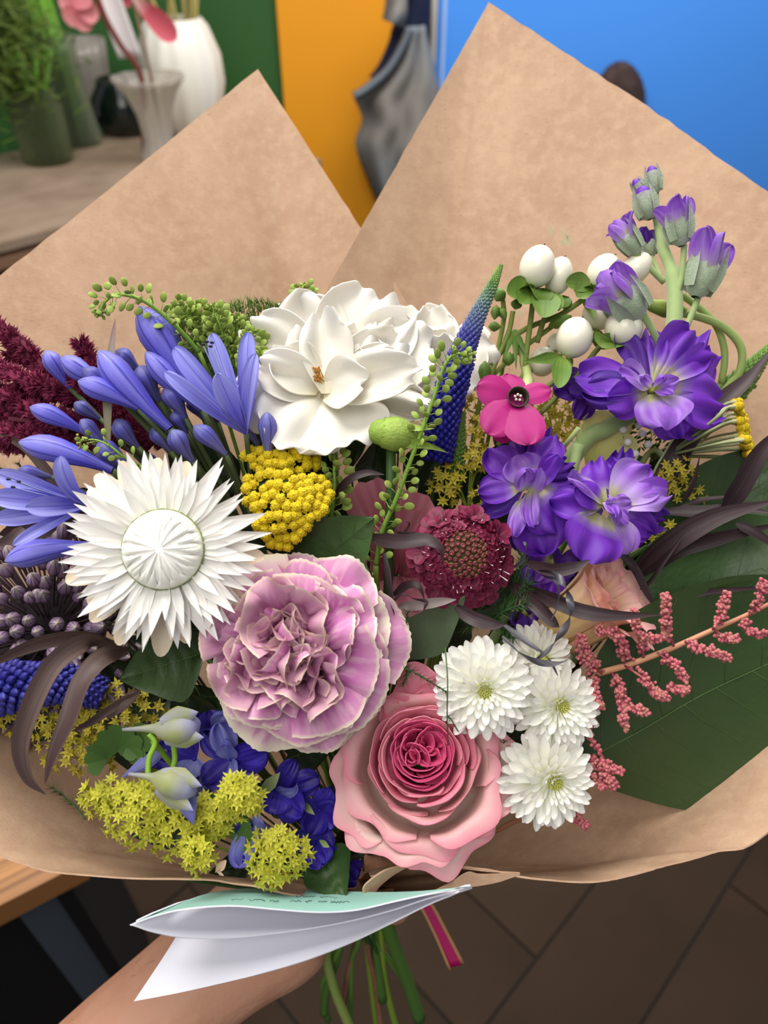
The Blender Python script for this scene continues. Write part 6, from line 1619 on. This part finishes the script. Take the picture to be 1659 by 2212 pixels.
astilbe('short rose pink astilbe spur right of the lowest chrysanthemum', [(1262, 1640, .284), (1255, 1645, .288)], [([(1265, 1640, .282), (1300, 1650, .277), (1345, 1668, .274)], 70, 14), ([(1290, 1655, .278), (1310, 1680, .275), (1330, 1700, .274)], 70, 13), ([(1270, 1660, .28), (1290, 1690, .277), (1310, 1700, .275)], 40, 11)], .28, [(1100, 1700, .33), (820, 1940, .39)])
astilbe('tiny rose pink astilbe tip below the lowest chrysanthemum', [(1230, 1745, .283), (1225, 1742, .286)], [([(1225, 1745, .281), (1245, 1765, .277), (1270, 1785, .275)], 80, 14)], .28, [(1100, 1780, .32), (820, 1940, .39)])

# ================================================================ leaves
def leaf_mat(name, a, b, vein, rough=0.4):
    m = mat(name, [(0, a), (1, b)], rough=rough, spec=0.45, spot=(a, 0.5, 60), trans=0.12, bump=(400, 0.15), coat=0.25)
    return m
M_vein = mat('pale_vein', '#46622F', rough=0.5)
M_lf = leaf_mat('deep_green_leaf', '#2C4520', '#344F20', '#5C7C48')
M_lfm = leaf_mat('mid_green_leaf', '#365229', '#3D5C2C', '#5C7C48', 0.45)
M_lfd = leaf_mat('shade_dark_leaf', '#16260F', '#1C3014', '#5C7C48')  # green darkened so the leaf colour itself carries the gap shade
M_lfe = leaf_mat('grey_green_leaf', '#5C7256', '#66795C', '#5C7C48', 0.6)
def leaf(T, p0, p1, Wpx, m_, a1=-.2, lat=.3, tilt=0.0, veins=5, serr=0.0, c=.42, ruf=.01, name='leaf', shape='point', label=None, seed=0):
    """a leaf blade with raised midrib and side veins"""
    a = T.P(*p0); b = T.P(*p1); Y = b - a; L = Y.length; Y.normalize(); k = T.k; Wd = Wpx * k
    Z = (Vector((0, 0, 1)) - Y * Y.z); Z = Z.normalized() if Z.length > .05 else Y.orthogonal().normalized(); X = Y.cross(Z)
    M = Matrix.Translation(a) @ Matrix((X, Y, Z)).transposed().to_4x4() @ ry(tilt)
    nu, nv = 12, 26
    def srf(uu, v, h=0.0):
        w_ = Wd / 2 * wprof(shape, v, c, .06)
        if serr: w_ *= 1 + serr * (((v * 22) % 1) - .5)
        x = uu * w_
        zz = lat * w_ * uu * uu + a1 * L * (v * v - v) * -1.0 * .5 + ruf * L * math.sin(v * 9 + uu * 3 + seed) + h
        if veins:
            q = (v * veins * 1.25 - abs(uu) * .75) % 1
            zz -= 0.0005 * math.exp(-((q - .5) * 7) ** 2) * (1 - abs(uu)) - 0.0004 * math.exp(-(uu * 9) ** 2)
        return Vector((x, v * L, zz))
    g = G().grid(lambda u, v: srf(u * 2 - 1, v), nu, nv)
    e = T.part(name, g.mesh(name, m_), M, label=label)
    if veins:
        gv = G(); r = max(0.00012, Wd * 0.0022)
        gv.tube([srf(0, i / 12, .0001) for i in range(13)], [r * (1.6 - i / 12) for i in range(13)], 5)
        for i in range(1, veins + 1):
            v0 = i / (veins + 1.6)
            for s_ in (-1, 1):
                gv.tube([srf(s_ * t, min(.97, v0 + t * .10 - .03 * (s_ > 0) + .13 * t * t + .01 * math.sin(9 * t + i)), .0001) for t in (0, .2, .4, .6, .8, .95)], [r * .8, r * .7, r * .6, r * .5, r * .35, r * .2], 4)
        obj('veins', gv.mesh('veins', M_vein), e)
    return e
T = Thing('broad_leaf', 'large glossy green leaf over the paper at the lower right', 'leaf', 1240, 1640, 0.300)
leaf(T, (1225, 1660, .306), (1840, 1345, .296), 520, M_lf, a1=-.12, lat=.10, tilt=.15, veins=7, c=.45, shape='round', ruf=.010)
stem_to_bind(T, (1225, 1660, .306), (-1, -.4, -.3), 6 * T.k, M_stem_dk)
T = Thing('broad_leaf', 'large dark green leaf behind the astilbe at the right edge', 'leaf', 1330, 1330, 0.312)
leaf(T, (1300, 1340, .318), (1760, 1190, .308), 290, M_lfm, a1=-.1, lat=.15, tilt=-.1, veins=6, c=.5, shape='round')
stem_to_bind(T, (1300, 1340, .318), (-1, -.5, -.3), 6 * T.k, M_stem_dk)
T = Thing('broad_leaf', 'dark green leaf behind the side-on yarrow at the right', 'leaf', 1440, 1130, 0.322)
leaf(T, (1400, 1180, .326), (1720, 1010, .318), 210, M_lf, a1=-.1, lat=.15, veins=5, c=.5, shape='round')
stem_to_bind(T, (1400, 1180, .326), (-1, -.6, -.3), 6 * T.k, M_stem_dk)
T = Thing('serrated_leaf', 'toothed green leaf between the carnation and the pennycress', 'leaf', 690, 1230, 0.293)
leaf(T, (640, 1255, .302), (808, 1118, .283), 190, M_lfm, a1=-.1, lat=.25, veins=5, serr=.06, c=.5)
leaf(T, (700, 1200, .297), (805, 1258, .284), 110, M_lfm, a1=-.1, lat=.2, veins=4, serr=.06, c=.5)
stem_to_bind(T, (640, 1255, .302), (-.2, -1, -.5), 5 * T.k, M_stem_dk)
T = Thing('eucalyptus_leaf', 'smooth grey-green leaf under the burgundy pincushion', 'leaf', 870, 1400, 0.300)
leaf(T, (862, 1425, .308), (1005, 1288, .282), 108, M_lfe, a1=-.15, lat=.2, veins=0, c=.45)
stem_to_bind(T, (862, 1425, .308), (-.2, -1, -.4), 4 * T.k, M_stem_dk)
T = Thing('toothed_leaf', 'dark toothed leaf between the allium and the carnation', 'leaf', 400, 1430, 0.293)
leaf(T, (440, 1410, .296), (258, 1468, .280), 170, M_lf, a1=-.05, lat=.3, veins=5, serr=.05, c=.45, tilt=.1)
leaf(T, (400, 1440, .300), (360, 1345, .292), 110, M_lf, a1=-.05, lat=.2, veins=4, serr=.05, c=.45)
stem_to_bind(T, (440, 1410, .296), (.5, -1, -.4), 5 * T.k, M_stem_dk)
T = Thing('toothed_leaf', 'small toothed leaf poking out beside the paper fold', 'leaf', 720, 1850, 0.286)
leaf(T, (690, 1825, .292), (745, 1945, .272), 120, M_lf, a1=-.1, lat=.35, veins=4, serr=.06, c=.5, tilt=-.2)
stem_to_bind(T, (690, 1825, .292), (0, -.5, -1), 4 * T.k, M_stem_dk)
# leafy branches behind the blooms, coloured extra dark for the shade of the gaps
def filler(label, spots, m_, seed):
    rn = random.Random(seed)
    T = Thing('leafy_branch', label, 'foliage', *spots[0][:3])
    for i, (x, y, d, L, Wd, an) in enumerate(spots):
        a = R(an)
        leaf(T, (x, y, d + .008), (x + L * math.cos(a), y - L * math.sin(a), d), Wd, m_, a1=-.1, lat=.25, veins=3, c=.45, tilt=rn.uniform(-.3, .3), seed=i)
        T.part('twig', G().tube(bez(T.P(x, y, d + .008), T.P(x, y + 20, d + .02), T.P((x + 800) / 2, (y + 1950) / 2, .38), T.P(800 + rn.uniform(-25, 25), 1950, .395), 8), 2.6 * T.k, 5).mesh('twig', M_stem_dk))
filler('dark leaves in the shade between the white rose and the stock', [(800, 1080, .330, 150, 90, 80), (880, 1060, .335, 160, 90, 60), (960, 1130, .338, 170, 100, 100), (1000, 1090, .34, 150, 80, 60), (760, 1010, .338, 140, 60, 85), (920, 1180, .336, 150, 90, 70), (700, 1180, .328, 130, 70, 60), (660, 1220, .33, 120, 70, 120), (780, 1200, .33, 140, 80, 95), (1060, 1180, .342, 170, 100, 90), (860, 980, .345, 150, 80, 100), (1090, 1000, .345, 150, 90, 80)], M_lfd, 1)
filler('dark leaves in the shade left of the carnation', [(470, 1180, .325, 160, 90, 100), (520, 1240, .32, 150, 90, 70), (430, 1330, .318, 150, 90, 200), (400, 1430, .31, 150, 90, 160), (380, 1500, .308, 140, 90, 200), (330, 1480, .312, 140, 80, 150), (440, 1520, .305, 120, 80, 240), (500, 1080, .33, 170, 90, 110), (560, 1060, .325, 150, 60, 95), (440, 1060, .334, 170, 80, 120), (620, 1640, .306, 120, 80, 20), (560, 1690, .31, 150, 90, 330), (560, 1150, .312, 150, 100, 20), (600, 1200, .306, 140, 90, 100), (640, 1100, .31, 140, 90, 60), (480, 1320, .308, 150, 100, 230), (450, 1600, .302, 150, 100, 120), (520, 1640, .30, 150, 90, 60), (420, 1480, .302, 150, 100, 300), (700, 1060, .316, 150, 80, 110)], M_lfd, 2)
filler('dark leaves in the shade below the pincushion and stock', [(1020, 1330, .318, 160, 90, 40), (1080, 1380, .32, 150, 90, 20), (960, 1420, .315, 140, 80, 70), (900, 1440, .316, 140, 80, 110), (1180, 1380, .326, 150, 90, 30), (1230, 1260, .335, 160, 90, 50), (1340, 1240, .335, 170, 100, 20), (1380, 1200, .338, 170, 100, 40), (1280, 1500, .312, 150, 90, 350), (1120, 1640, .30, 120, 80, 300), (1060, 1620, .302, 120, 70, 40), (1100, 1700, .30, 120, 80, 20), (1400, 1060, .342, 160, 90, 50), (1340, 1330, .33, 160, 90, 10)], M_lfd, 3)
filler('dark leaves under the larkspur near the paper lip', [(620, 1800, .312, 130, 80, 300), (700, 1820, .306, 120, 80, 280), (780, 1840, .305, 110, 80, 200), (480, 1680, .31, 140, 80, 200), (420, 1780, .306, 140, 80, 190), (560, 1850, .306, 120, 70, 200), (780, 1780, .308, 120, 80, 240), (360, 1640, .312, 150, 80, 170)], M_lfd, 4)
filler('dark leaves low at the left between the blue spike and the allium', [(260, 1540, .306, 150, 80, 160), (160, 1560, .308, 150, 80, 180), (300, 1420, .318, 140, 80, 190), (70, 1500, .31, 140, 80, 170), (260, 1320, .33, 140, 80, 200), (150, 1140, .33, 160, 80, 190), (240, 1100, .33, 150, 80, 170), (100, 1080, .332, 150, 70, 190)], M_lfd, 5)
# scalloped lady's mantle leaves
M_ml = mat('soft_green_leaf', [(0, '#3C5A24'), (1, '#486A2C')], rough=0.6, trans=.15)
T = Thing('mantle_leaf', 'small scalloped green leaves among the chartreuse froth', 'leaf', 470, 1790, 0.285)
for i, (x, y, d, r, an) in enumerate(((255, 1620, .281, 46, 60), (285, 1600, .281, 36, -20), (440, 1800, .280, 44, 200), (500, 1800, .279, 40, 30), (230, 1640, .284, 40, 140))):
    for j in range(5):
        a = R(an + j * 38 - 76)
        petal_px(T, 'lobe', M_ml, (x, y, d), (x + r * math.cos(a), y - r * math.sin(a), d - .002), r * .75, shape='fan', base=.2, nu=9, nv=5, arc=.3, serr=.08, sn=5, seed=j)
stem_to_bind(T, (470, 1800, .285), (.5, -.5, -1), 3 * T.k, M_ams)

# ================================================================ dark millet grass
M_gr = mat('dark_plum_grass', [(0, '#261A1C'), (0.5, '#2E2024'), (1, '#3A2A2E')], rough=0.45, spec=0.3, streak=('#46343A', 0.5, 6, 0.3), trans=0.08)
M_grb = mat('brown_plum_grass', [(0, '#54423E'), (0.5, '#4A3836'), (1, '#402C2E')], rough=0.5, spec=0.35, streak=('#6A584E', 0.6, 5, 0.3), trans=0.1)
def blade(T, pts, W, m_, twist=0.0, t0=0.0, fold=.25, name='blade', taper=0.5):
    c = cat([T.P(*p) for p in pts], 8); n = len(c) - 1; k = T.k
    fr = []
    def fn(u, v):
        j = v * n; a = min(int(j), n - 1); p = c[a].lerp(c[a + 1], j - a)
        ax = (c[min(a + 1, n)] - c[max(a - 1, 0)]).normalized()
        x = ax.cross(Vector((0, 0, 1))); x = x.normalized() if x.length > .02 else Vector((1, 0, 0))
        z = x.cross(ax).normalized()
        an = t0 + twist * v
        xx = x * math.cos(an) + z * math.sin(an); zz = z * math.cos(an) - x * math.sin(an)
        w_ = W * k / 2 * (min(1, .35 + v * 3) if v < .5 else 1 - max(0, (v - taper) / (1 - taper)) ** 1.6) + .00015
        uu = u * 2 - 1
        return p + xx * uu * w_ + zz * fold * w_ * uu * uu
    return T.part(name, G().grid(fn, 4, n * 2).mesh(name, m_))
T = Thing('millet_grass', 'arching brown grass blades hanging over the lower left paper', 'grass', 260, 1400, 0.272)
blade(T, [(265, 1395, .282), (190, 1376, .272), (110, 1382, .268), (30, 1410, .267), (-40, 1450, .268)], 32, M_grb, t0=.4)
blade(T, [(250, 1395, .283), (190, 1385, .270), (120, 1430, .263), (70, 1520, .259), (45, 1610, .258), (60, 1680, .259), (98, 1716, .261)], 40, M_grb, t0=.2)
blade(T, [(275, 1405, .284), (225, 1420, .270), (180, 1470, .263), (150, 1550, .259), (115, 1630, .258), (97, 1695, .259)], 44, M_grb, t0=-.3)
blade(T, [(300, 1495, .28), (240, 1530, .274), (195, 1560, .272), (155, 1580, .272)], 18, M_grb, t0=.3)
blade(T, [(300, 1490, .282), (270, 1520, .276), (230, 1555, .274)], 26, M_grb, t0=-.4)
T.part('stem', G().tube(cat([T.P(270, 1400, .284), T.P(330, 1440, .31), T.P(760, 1950, .392)], 6), 4 * T.k, 6).mesh('stem', M_grb))
T = Thing('millet_grass', 'upright reed blade standing behind the blue buds', 'grass', 235, 960, 0.296)
blade(T, [(234, 975, .296), (233, 870, .296), (236, 800, .297), (243, 740, .298), (249, 688, .299)], 18, mat('olive_reed', [(0, '#8A8668'), (0.6, '#8A8070'), (1, '#8A6C70')], rough=.5), t0=0)
T.part('stem', G().tube(cat([T.P(234, 975, .296), T.P(330, 1200, .33), T.P(765, 1950, .395)], 6), 4 * T.k, 6).mesh('stem', M_grb))
T = Thing('millet_grass', 'dark plum grass blades fanning out to the right edge', 'grass', 1370, 1240, 0.305)
for pts, W, t0, tw in (([(1360, 1255, .315), (1440, 1180, .302), (1540, 1120, .295), (1680, 1080, .29)], 46, .2, 0), ([(1365, 1250, .316), (1460, 1190, .306), (1560, 1160, .302), (1690, 1130, .30)], 34, -.2, 0), ([(1420, 1105, .312), (1520, 1105, .304), (1600, 1100, .300), (1680, 1110, .298)], 26, .3, .5),
                       ([(1560, 1110, .302), (1600, 1050, .296), (1640, 980, .292), (1690, 920, .29)], 40, .1, 0), ([(1400, 1075, .318), (1440, 1020, .316), (1500, 930, .318), (1570, 860, .325), (1625, 810, .33), (1680, 740, .333)], 46, .2, .6), ([(1380, 1320, .300), (1470, 1290, .293), (1560, 1275, .291), (1690, 1268, .29)], 12, 0, 0),
                       ([(1330, 1180, .308), (1370, 1230, .300), (1395, 1280, .297), (1420, 1320, .297)], 22, .3, .4), ([(1340, 1320, .31), (1400, 1260, .303), (1430, 1220, .300), (1480, 1150, .298)], 8, 0, 0), ([(1480, 1080, .308), (1500, 1040, .304), (1512, 985, .303)], 12, .5, 1), ([(1590, 1130, .300), (1630, 1150, .297), (1690, 1190, .296)], 20, 0, 0), ([(1470, 1095, .31), (1520, 1080, .306), (1600, 1070, .302), (1660, 1040, .30)], 14, .4, 1.5)):
    blade(T, pts, W, M_gr, tw, t0)
T.part('stem', G().tube(cat([T.P(1365, 1255, .316), T.P(1200, 1500, .35), T.P(830, 1950, .395)], 6), 4 * T.k, 6).mesh('stem', M_gr))
T = Thing('millet_grass', 'dark grass blade sweeping right from the pincushion across the lisianthus', 'grass', 1160, 1270, 0.286)
blade(T, [(1140, 1268, .296), (1200, 1300, .276), (1260, 1322, .270), (1330, 1330, .268), (1425, 1328, .268)], 30, M_gr, 0, .2)
blade(T, [(1090, 1250, .300), (1150, 1300, .284), (1190, 1340, .278), (1208, 1355, .277)], 28, M_gr, 0, -.2)
blade(T, [(1140, 1215, .290), (1190, 1232, .276), (1240, 1226, .271), (1275, 1210, .270)], 26, M_gr, 0, .3)
T.part('stem', G().tube(cat([T.P(1140, 1268, .298), T.P(1050, 1500, .34), T.P(815, 1950, .393)], 6), 3.5 * T.k, 6).mesh('stem', M_gr))
T = Thing('millet_grass', 'thin twisted black grass curls above the chrysanthemums', 'grass', 1190, 1290, 0.28)
M_grk = mat('black_grass_curl', [(0, '#3A3840'), (1, '#4C4A52')], rough=.4, spec=.5)
blade(T, [(1140, 1225, .288), (1195, 1240, .274), (1225, 1275, .267), (1232, 1320, .264), (1215, 1365, .264), (1185, 1405, .265), (1140, 1435, .267)], 14, M_grk, 14, 0, taper=.7)
blade(T, [(1165, 1235, .284), (1200, 1260, .272), (1205, 1300, .268), (1190, 1340, .268)], 14, M_grk, 1.5, .3, taper=.7)
blade(T, [(1085, 1375, .276), (1120, 1410, .268), (1160, 1430, .265), (1200, 1432, .265), (1240, 1420, .267)], 12, M_grk, 5, .4, taper=.7)
blade(T, [(1090, 1350, .282), (1140, 1390, .272), (1180, 1420, .268), (1205, 1460, .266)], 16, M_grk, 2, .2, taper=.7)
blade(T, [(1110, 1225, .288), (1132, 1210, .280), (1138, 1180, .277), (1130, 1170, .277)], 9, M_grk, 3, .2, taper=.7)
T.part('stem', G().tube(cat([T.P(1140, 1225, .29), T.P(1050, 1500, .34), T.P(815, 1950, .394)], 6), 3 * T.k, 6).mesh('stem', M_grk))
T = Thing('millet_grass', 'dark grass blade and curls left of the burgundy pincushion', 'grass', 800, 1160, 0.288)
blade(T, [(795, 1158, .292), (830, 1168, .280), (870, 1172, .274), (920, 1168, .271), (950, 1185, .270), (955, 1215, .270)], 32, M_gr, .5, .3)
blade(T, [(860, 1310, .290), (900, 1308, .281), (950, 1300, .277), (985, 1295, .276)], 20, mat('grey_mauve_grass', '#7A6E6C', rough=.5), 0, .2)
blade(T, [(985, 1310, .283), (1020, 1335, .276), (1060, 1348, .274), (1090, 1350, .274)], 28, M_gr, 0, .2)
blade(T, [(850, 1285, .288), (880, 1265, .281), (905, 1270, .278), (918, 1300, .278)], 18, M_gr, 1, .2)
blade(T, [(830, 1195, .29), (838, 1250, .284), (845, 1300, .282), (852, 1330, .282)], 14, M_gr, 1, .2)
blade(T, [(718, 1080, .300), (750, 1040, .292), (790, 1022, .290), (830, 1025, .290)], 16, M_gr, 0, .2)
blade(T, [(850, 1180, .286), (875, 1150, .281), (885, 1130, .28), (868, 1128, .28), (860, 1150, .279), (900, 1150, .278)], 6, M_gr, 3, 0, taper=.8)
blade(T, [(840, 1310, .284), (868, 1285, .279), (895, 1295, .277), (920, 1300, .276), (915, 1320, .276)], 6, M_gr, 4, 0, taper=.8)
T.part('stem', G().tube(cat([T.P(798, 1158, .294), T.P(790, 1450, .34), T.P(795, 1950, .393)], 6), 3.5 * T.k, 6).mesh('stem', M_gr))
T = Thing('millet_grass', 'dark brown grass blades behind the left agapanthus', 'grass', 60, 1100, 0.31)
blade(T, [(220, 1130, .325), (120, 1125, .318), (40, 1150, .314), (-40, 1200, .312)], 60, M_gr, 0, .2)
blade(T, [(230, 1120, .328), (140, 1060, .318), (60, 970, .313), (-20, 930, .31)], 24, M_grb, 0, .1)
blade(T, [(200, 1100, .327), (120, 1040, .32), (40, 1060, .316), (-40, 1090, .314)], 26, M_gr, 0, .1)
blade(T, [(50, 1140, .306), (25, 1165, .304), (-20, 1180, .304)], 26, M_grb, 0, .1)
T.part('stem', G().tube(cat([T.P(220, 1130, .326), T.P(420, 1450, .36), T.P(770, 1950, .396)], 6), 4 * T.k, 6).mesh('stem', M_gr))

# ================================================================ asparagus fern wisps
M_fe = mat('fine_fern', [(0, '#24401E'), (1, '#3C5E2C')], rough=0.6)
def fern(label, tracks, n, L, seed):
    T = Thing('asparagus_fern', label, 'foliage', *tracks[0][-1])
    k = T.k; rn = random.Random(seed)
    for pts in tracks:
        c = cat([T.P(*p) for p in pts], 8); nn = len(c) - 1
        g = G().tube(c, 1.6 * k, 5)
        for i in range(n):
            j = rn.random() * nn; a = min(int(j), nn - 1); p = c[a].lerp(c[a + 1], j - a); ax = (c[a] - c[a + 1]).normalized()
            s = ax.orthogonal().normalized(); s.rotate(Matrix.Rotation(rn.uniform(0, 6.3), 3, ax))
            dr = (s + ax * .8).normalized() * L * k * rn.uniform(.5, 1.1)
            x = dr.orthogonal().normalized() * .8 * k
            b = len(g.v); g.v += [p - x, p + x, p + dr]; g.uv += [(0, 0), (1, 0), (.5, 1)]; g.f.append((b, b + 1, b + 2))
        o = T.part('frond', g.mesh('frond', M_fe)); o['kind'] = 'stuff'
    stem_to_bind(T, T.P(*tracks[0][-1]), (0, -.5, -1), 2 * k, M_stem_dk)
fern('feathery dark fern between the pincushion and the chrysanthemum', [[(1150, 1255, .287), (1120, 1290, .290), (1080, 1330, .294)], [(1140, 1300, .285), (1090, 1320, .288), (1050, 1350, .294)], [(1110, 1380, .284), (1080, 1350, .289), (1050, 1340, .296)], [(1130, 1200, .292), (1120, 1250, .294), (1090, 1310, .298)], [(1010, 1350, .288), (1050, 1340, .292), (1080, 1330, .296)]], 220, 34, 1)
fern('fern wisp crossing from the carnation to the chrysanthemum', [[(965, 1495, .268), (925, 1470, .270), (890, 1450, .275), (862, 1440, .285)], [(880, 1320, .280), (875, 1360, .284), (862, 1400, .29)], [(870, 1480, .280), (880, 1450, .282), (862, 1420, .288)]], 130, 24, 2)
fern('single thin fern needle hanging over the upper chrysanthemum', [[(968, 1610, .262), (966, 1540, .262), (967, 1470, .264), (962, 1400, .272)], [(990, 1580, .263), (975, 1555, .263), (966, 1545, .264)]], 14, 22, 3)
fern('fern wisps on the paper at the far left', [[(0, 1010, .312), (40, 1030, .315), (90, 1060, .320)], [(110, 1700, .284), (150, 1730, .284), (185, 1770, .282)], [(40, 1000, .314), (60, 1030, .316), (90, 1060, .322)]], 120, 22, 4)
fern('fern tip beside the rose below the chrysanthemums', [[(1055, 1600, .284), (1065, 1625, .286), (1085, 1660, .292)], [(1090, 1600, .286), (1080, 1630, .288), (1080, 1660, .294)]], 90, 22, 5)
# dried petal scrap caught at the lip
T = Thing('petal_scrap', 'dry pale petal scrap lying on the paper lip', 'petal', 475, 1880, 0.272)
petal_px(T, 'scrap', mat('dry_petal', '#B9A088', rough=.8), (488, 1858, .272), (465, 1885, .270), 22, shape='point', nu=5, nv=6, lat=.8, rough=.3)
petal_px(T, 'scrap', mat('dry_petal', '#B9A088', rough=.8), (468, 1882, .270), (484, 1892, .269), 7, shape='point', nu=3, nv=5)
# ================================================================ the arm and hand holding the stems
M_skin = mat('skin', '#C8957A', rough=0.5, spot=('#B67C64', 0.5, 45), spec=0.35, bump=(260, 0.25))
T = Thing('person', 'bare forearm and hand gripping the stems from the lower left', 'person', 430, 2150, 0.385)
nodes = [((60, 2560, .370), .043), ((180, 2400, .372), .040), ((290, 2268, .376), .0355), ((365, 2180, .382), .0315), ((435, 2110, .388), .0300), ((510, 2048, .395), .0315), ((585, 1995, .402), .034), ((650, 1958, .408), .031), ((690, 1940, .41), .022)]
verts = [T.P(*p) for p, r in nodes]
gb = G()
def limb(pts, rads, n=12, flat=1.0):
    c = cat(pts, 6); rr = cat([Vector((r, 0, 0)) for r in rads], 6)
    i0 = len(gb.v)
    gb.tube(c, [max(q.x, .002) for q in rr], n)
    gb.blob(c[-1], rr[-1].x, nu=10, nv=8)
limb(verts, [r for p, r in nodes], 20)
# four fingers curl in front of the stems, the thumb goes behind
for i, (dy, ln) in enumerate(((-70, .95), (-44, 1.04), (-18, 1.0), (6, .86))):
    ch = [((640, 1950 + dy * .7, .398), .0125), ((690, 1946 + dy, .388), .0108), ((745, 1944 + dy, .376), .0100), ((745 + 70 * ln, 1948 + dy, .372), .0092), ((745 + 122 * ln, 1954 + dy, .384), .0084), ((745 + 126 * ln, 1960 + dy, .402), .0074)]
    limb([T.P(*p) for p, r in ch], [r for p, r in ch], 10)
ch = [((560, 2000, .412), .018), ((620, 1940, .428), .0140), ((690, 1905, .440), .0118), ((750, 1895, .442), .0106), ((800, 1898, .436), .0090)]
limb([T.P(*p) for p, r in ch], [r for p, r in ch], 10)
arm = T.part('arm', gb.mesh('arm', M_skin))
rm = arm.modifiers.new('one_skin', 'REMESH'); rm.mode = 'VOXEL'; rm.voxel_size = 0.0022; rm.use_smooth_shade = True
sm_ = arm.modifiers.new('soften', 'SMOOTH'); sm_.factor = .5; sm_.iterations = 6
# fine arm hairs along the forearm edge
M_hair = mat('dark_arm_hair', '#3A2820', rough=.6)
g = G(); rn = random.Random(12)
for i in range(170):
    t = rn.random(); a = Vector(verts[1]).lerp(Vector(verts[4]), t)
    an = rn.uniform(.2, 2.9)
    ax = (Vector(verts[4]) - Vector(verts[1])).normalized(); s = ax.cross(Vector((0, 0, 1))).normalized(); z = s.cross(ax)
    dr = (-s * math.cos(an) + z * math.sin(an)).normalized()
    rr = .040 + (.0300 - .040) * t
    p = a + Vector((dr.x * rr, dr.y * rr, dr.z * rr * .9))
    tip = p + dr * .002 - ax * rn.uniform(.003, .007) + s * rn.uniform(-.002, .002)
    g.tube([p, p.lerp(tip, .5) + dr * .0008, tip], .00006, 3)
o = T.part('arm_hair', g.mesh('arm_hair', M_hair)); o['kind'] = 'stuff'
# ---------------------------------------------------------------- loose stem ends below the hand
def tail(label, pts, r, m_):
    T = Thing('cut_stem', label, 'stem', *pts[0])
    T.part('stalk', G().tube(cat([T.P(*p) for p in pts], 6), r * T.k, 8).mesh('stalk', m_))
M_br = mat('reddish_twig', [(0, '#7A4A3C'), (1, '#8A5C4C')], rough=.7, spot=('#5E3A30', .5, 90))
M_yg = mat('yellow_green_stem', [(0, '#7C9432'), (1, '#6E8A2C')], rough=.5)
M_dg = mat('mid_green_stem', [(0, '#4E6E2C'), (1, '#44662A')], rough=.5)
tail('dark brown cut stem end nearest the hand', [(730, 1960, .40), (690, 2020, .415), (628, 2085, .425)], 13, mat('dark_brown_stem', '#3A2620', rough=.7))
tail('reddish forked twig among the stems', [(775, 1960, .40), (768, 2040, .42), (752, 2100, .435), (742, 2170, .45)], 7, M_br)
tail('thin reddish twig beside the yellow-green stems', [(788, 1960, .395), (795, 2050, .412), (812, 2130, .43), (824, 2230, .45)], 6, M_br)
tail('yellow-green stem in the middle of the bunch', [(785, 1955, .40), (795, 2060, .425), (815, 2230, .46)], 8, M_yg)
tail('slim bright green stem at the bottom edge', [(820, 1960, .40), (830, 2110, .43), (858, 2230, .45)], 8, M_yg)
tail('broad pale green stem left of the bunch', [(740, 1970, .395), (705, 2040, .41), (720, 2130, .425), (760, 2230, .44)], 11, mat('pale_cut_stem', [(0, '#7C9050'), (1, '#86984E')], rough=.5))
tail('thick dark green stem right of the bunch', [(820, 1950, .395), (850, 2040, .412), (880, 2120, .428), (906, 2200, .442)], 16, M_dg)
tail('medium green stem between the twigs', [(805, 1950, .398), (812, 2050, .418), (826, 2160, .436)], 12, M_dg)
tail('shaded olive stem behind the left bunch', [(745, 1970, .405), (730, 2060, .425), (705, 2140, .44), (700, 2190, .45)], 10, M_dg)
# ---------------------------------------------------------------- ribbon end
T = Thing('ribbon', 'magenta ribbon tail with tan edges hanging below the paper', 'ribbon', 912, 1940, 0.385)
M_rib = mat('magenta_ribbon', '#B01060', rough=.35, spec=.5)
M_ribe = mat('tan_ribbon_edge', '#B08058', rough=.4)
def rib(off, W, m_, name, lift):
    c = cat([T.P(860 + off, 1900, .388), T.P(915 + off, 1948, .385), T.P(950 + off, 2010, .388), T.P(986 + off, 2086 - off * .5, .392)], 6); n = len(c) - 1
    def fn(u, v):
        j = v * n; a = min(int(j), n - 1); p = c[a].lerp(c[a + 1], j - a)
        return p + Vector(((u - .5) * W * T.k, (u - .5) * W * .25 * T.k, lift))
    o = T.part(name, G().grid(fn, 4, 18).mesh(name, m_)); o.modifiers.new('thickness', 'SOLIDIFY').thickness = .0004
rib(0, 26, M_rib, 'band', 0)
rib(13, 7, M_ribe, 'edge', .0004)
rib(-14, 6, M_ribe, 'edge', .0004)

# kinds that repeat share a group
from collections import Counter
GN = {'pennycress': 'pennycress sprigs', 'lady_mantle': "lady's mantle clusters", 'millet_grass': 'dark grass sprays', 'cut_stem': 'stem ends below the hand', 'speedwell': 'speedwell spikes', 'leafy_branch': 'dark filler foliage',
      'stock': 'purple stocks', 'agapanthus': 'blue agapanthus heads', 'yarrow': 'yellow yarrow heads', 'white_rose': 'white roses', 'astilbe': 'astilbe plumes', 'broad_leaf': 'broad green leaves', 'toothed_leaf': 'toothed leaves', 'asparagus_fern': 'fern wisps', 'glass_vase': 'glass vases', 'coloured_board': 'coloured boards', 'pink_flower': 'pink flowers in vases'}
for o in bpy.data.objects:
    b_ = o.name.split('.')[0]
    if o.parent is None and b_ in GN: o['group'] = GN[b_]
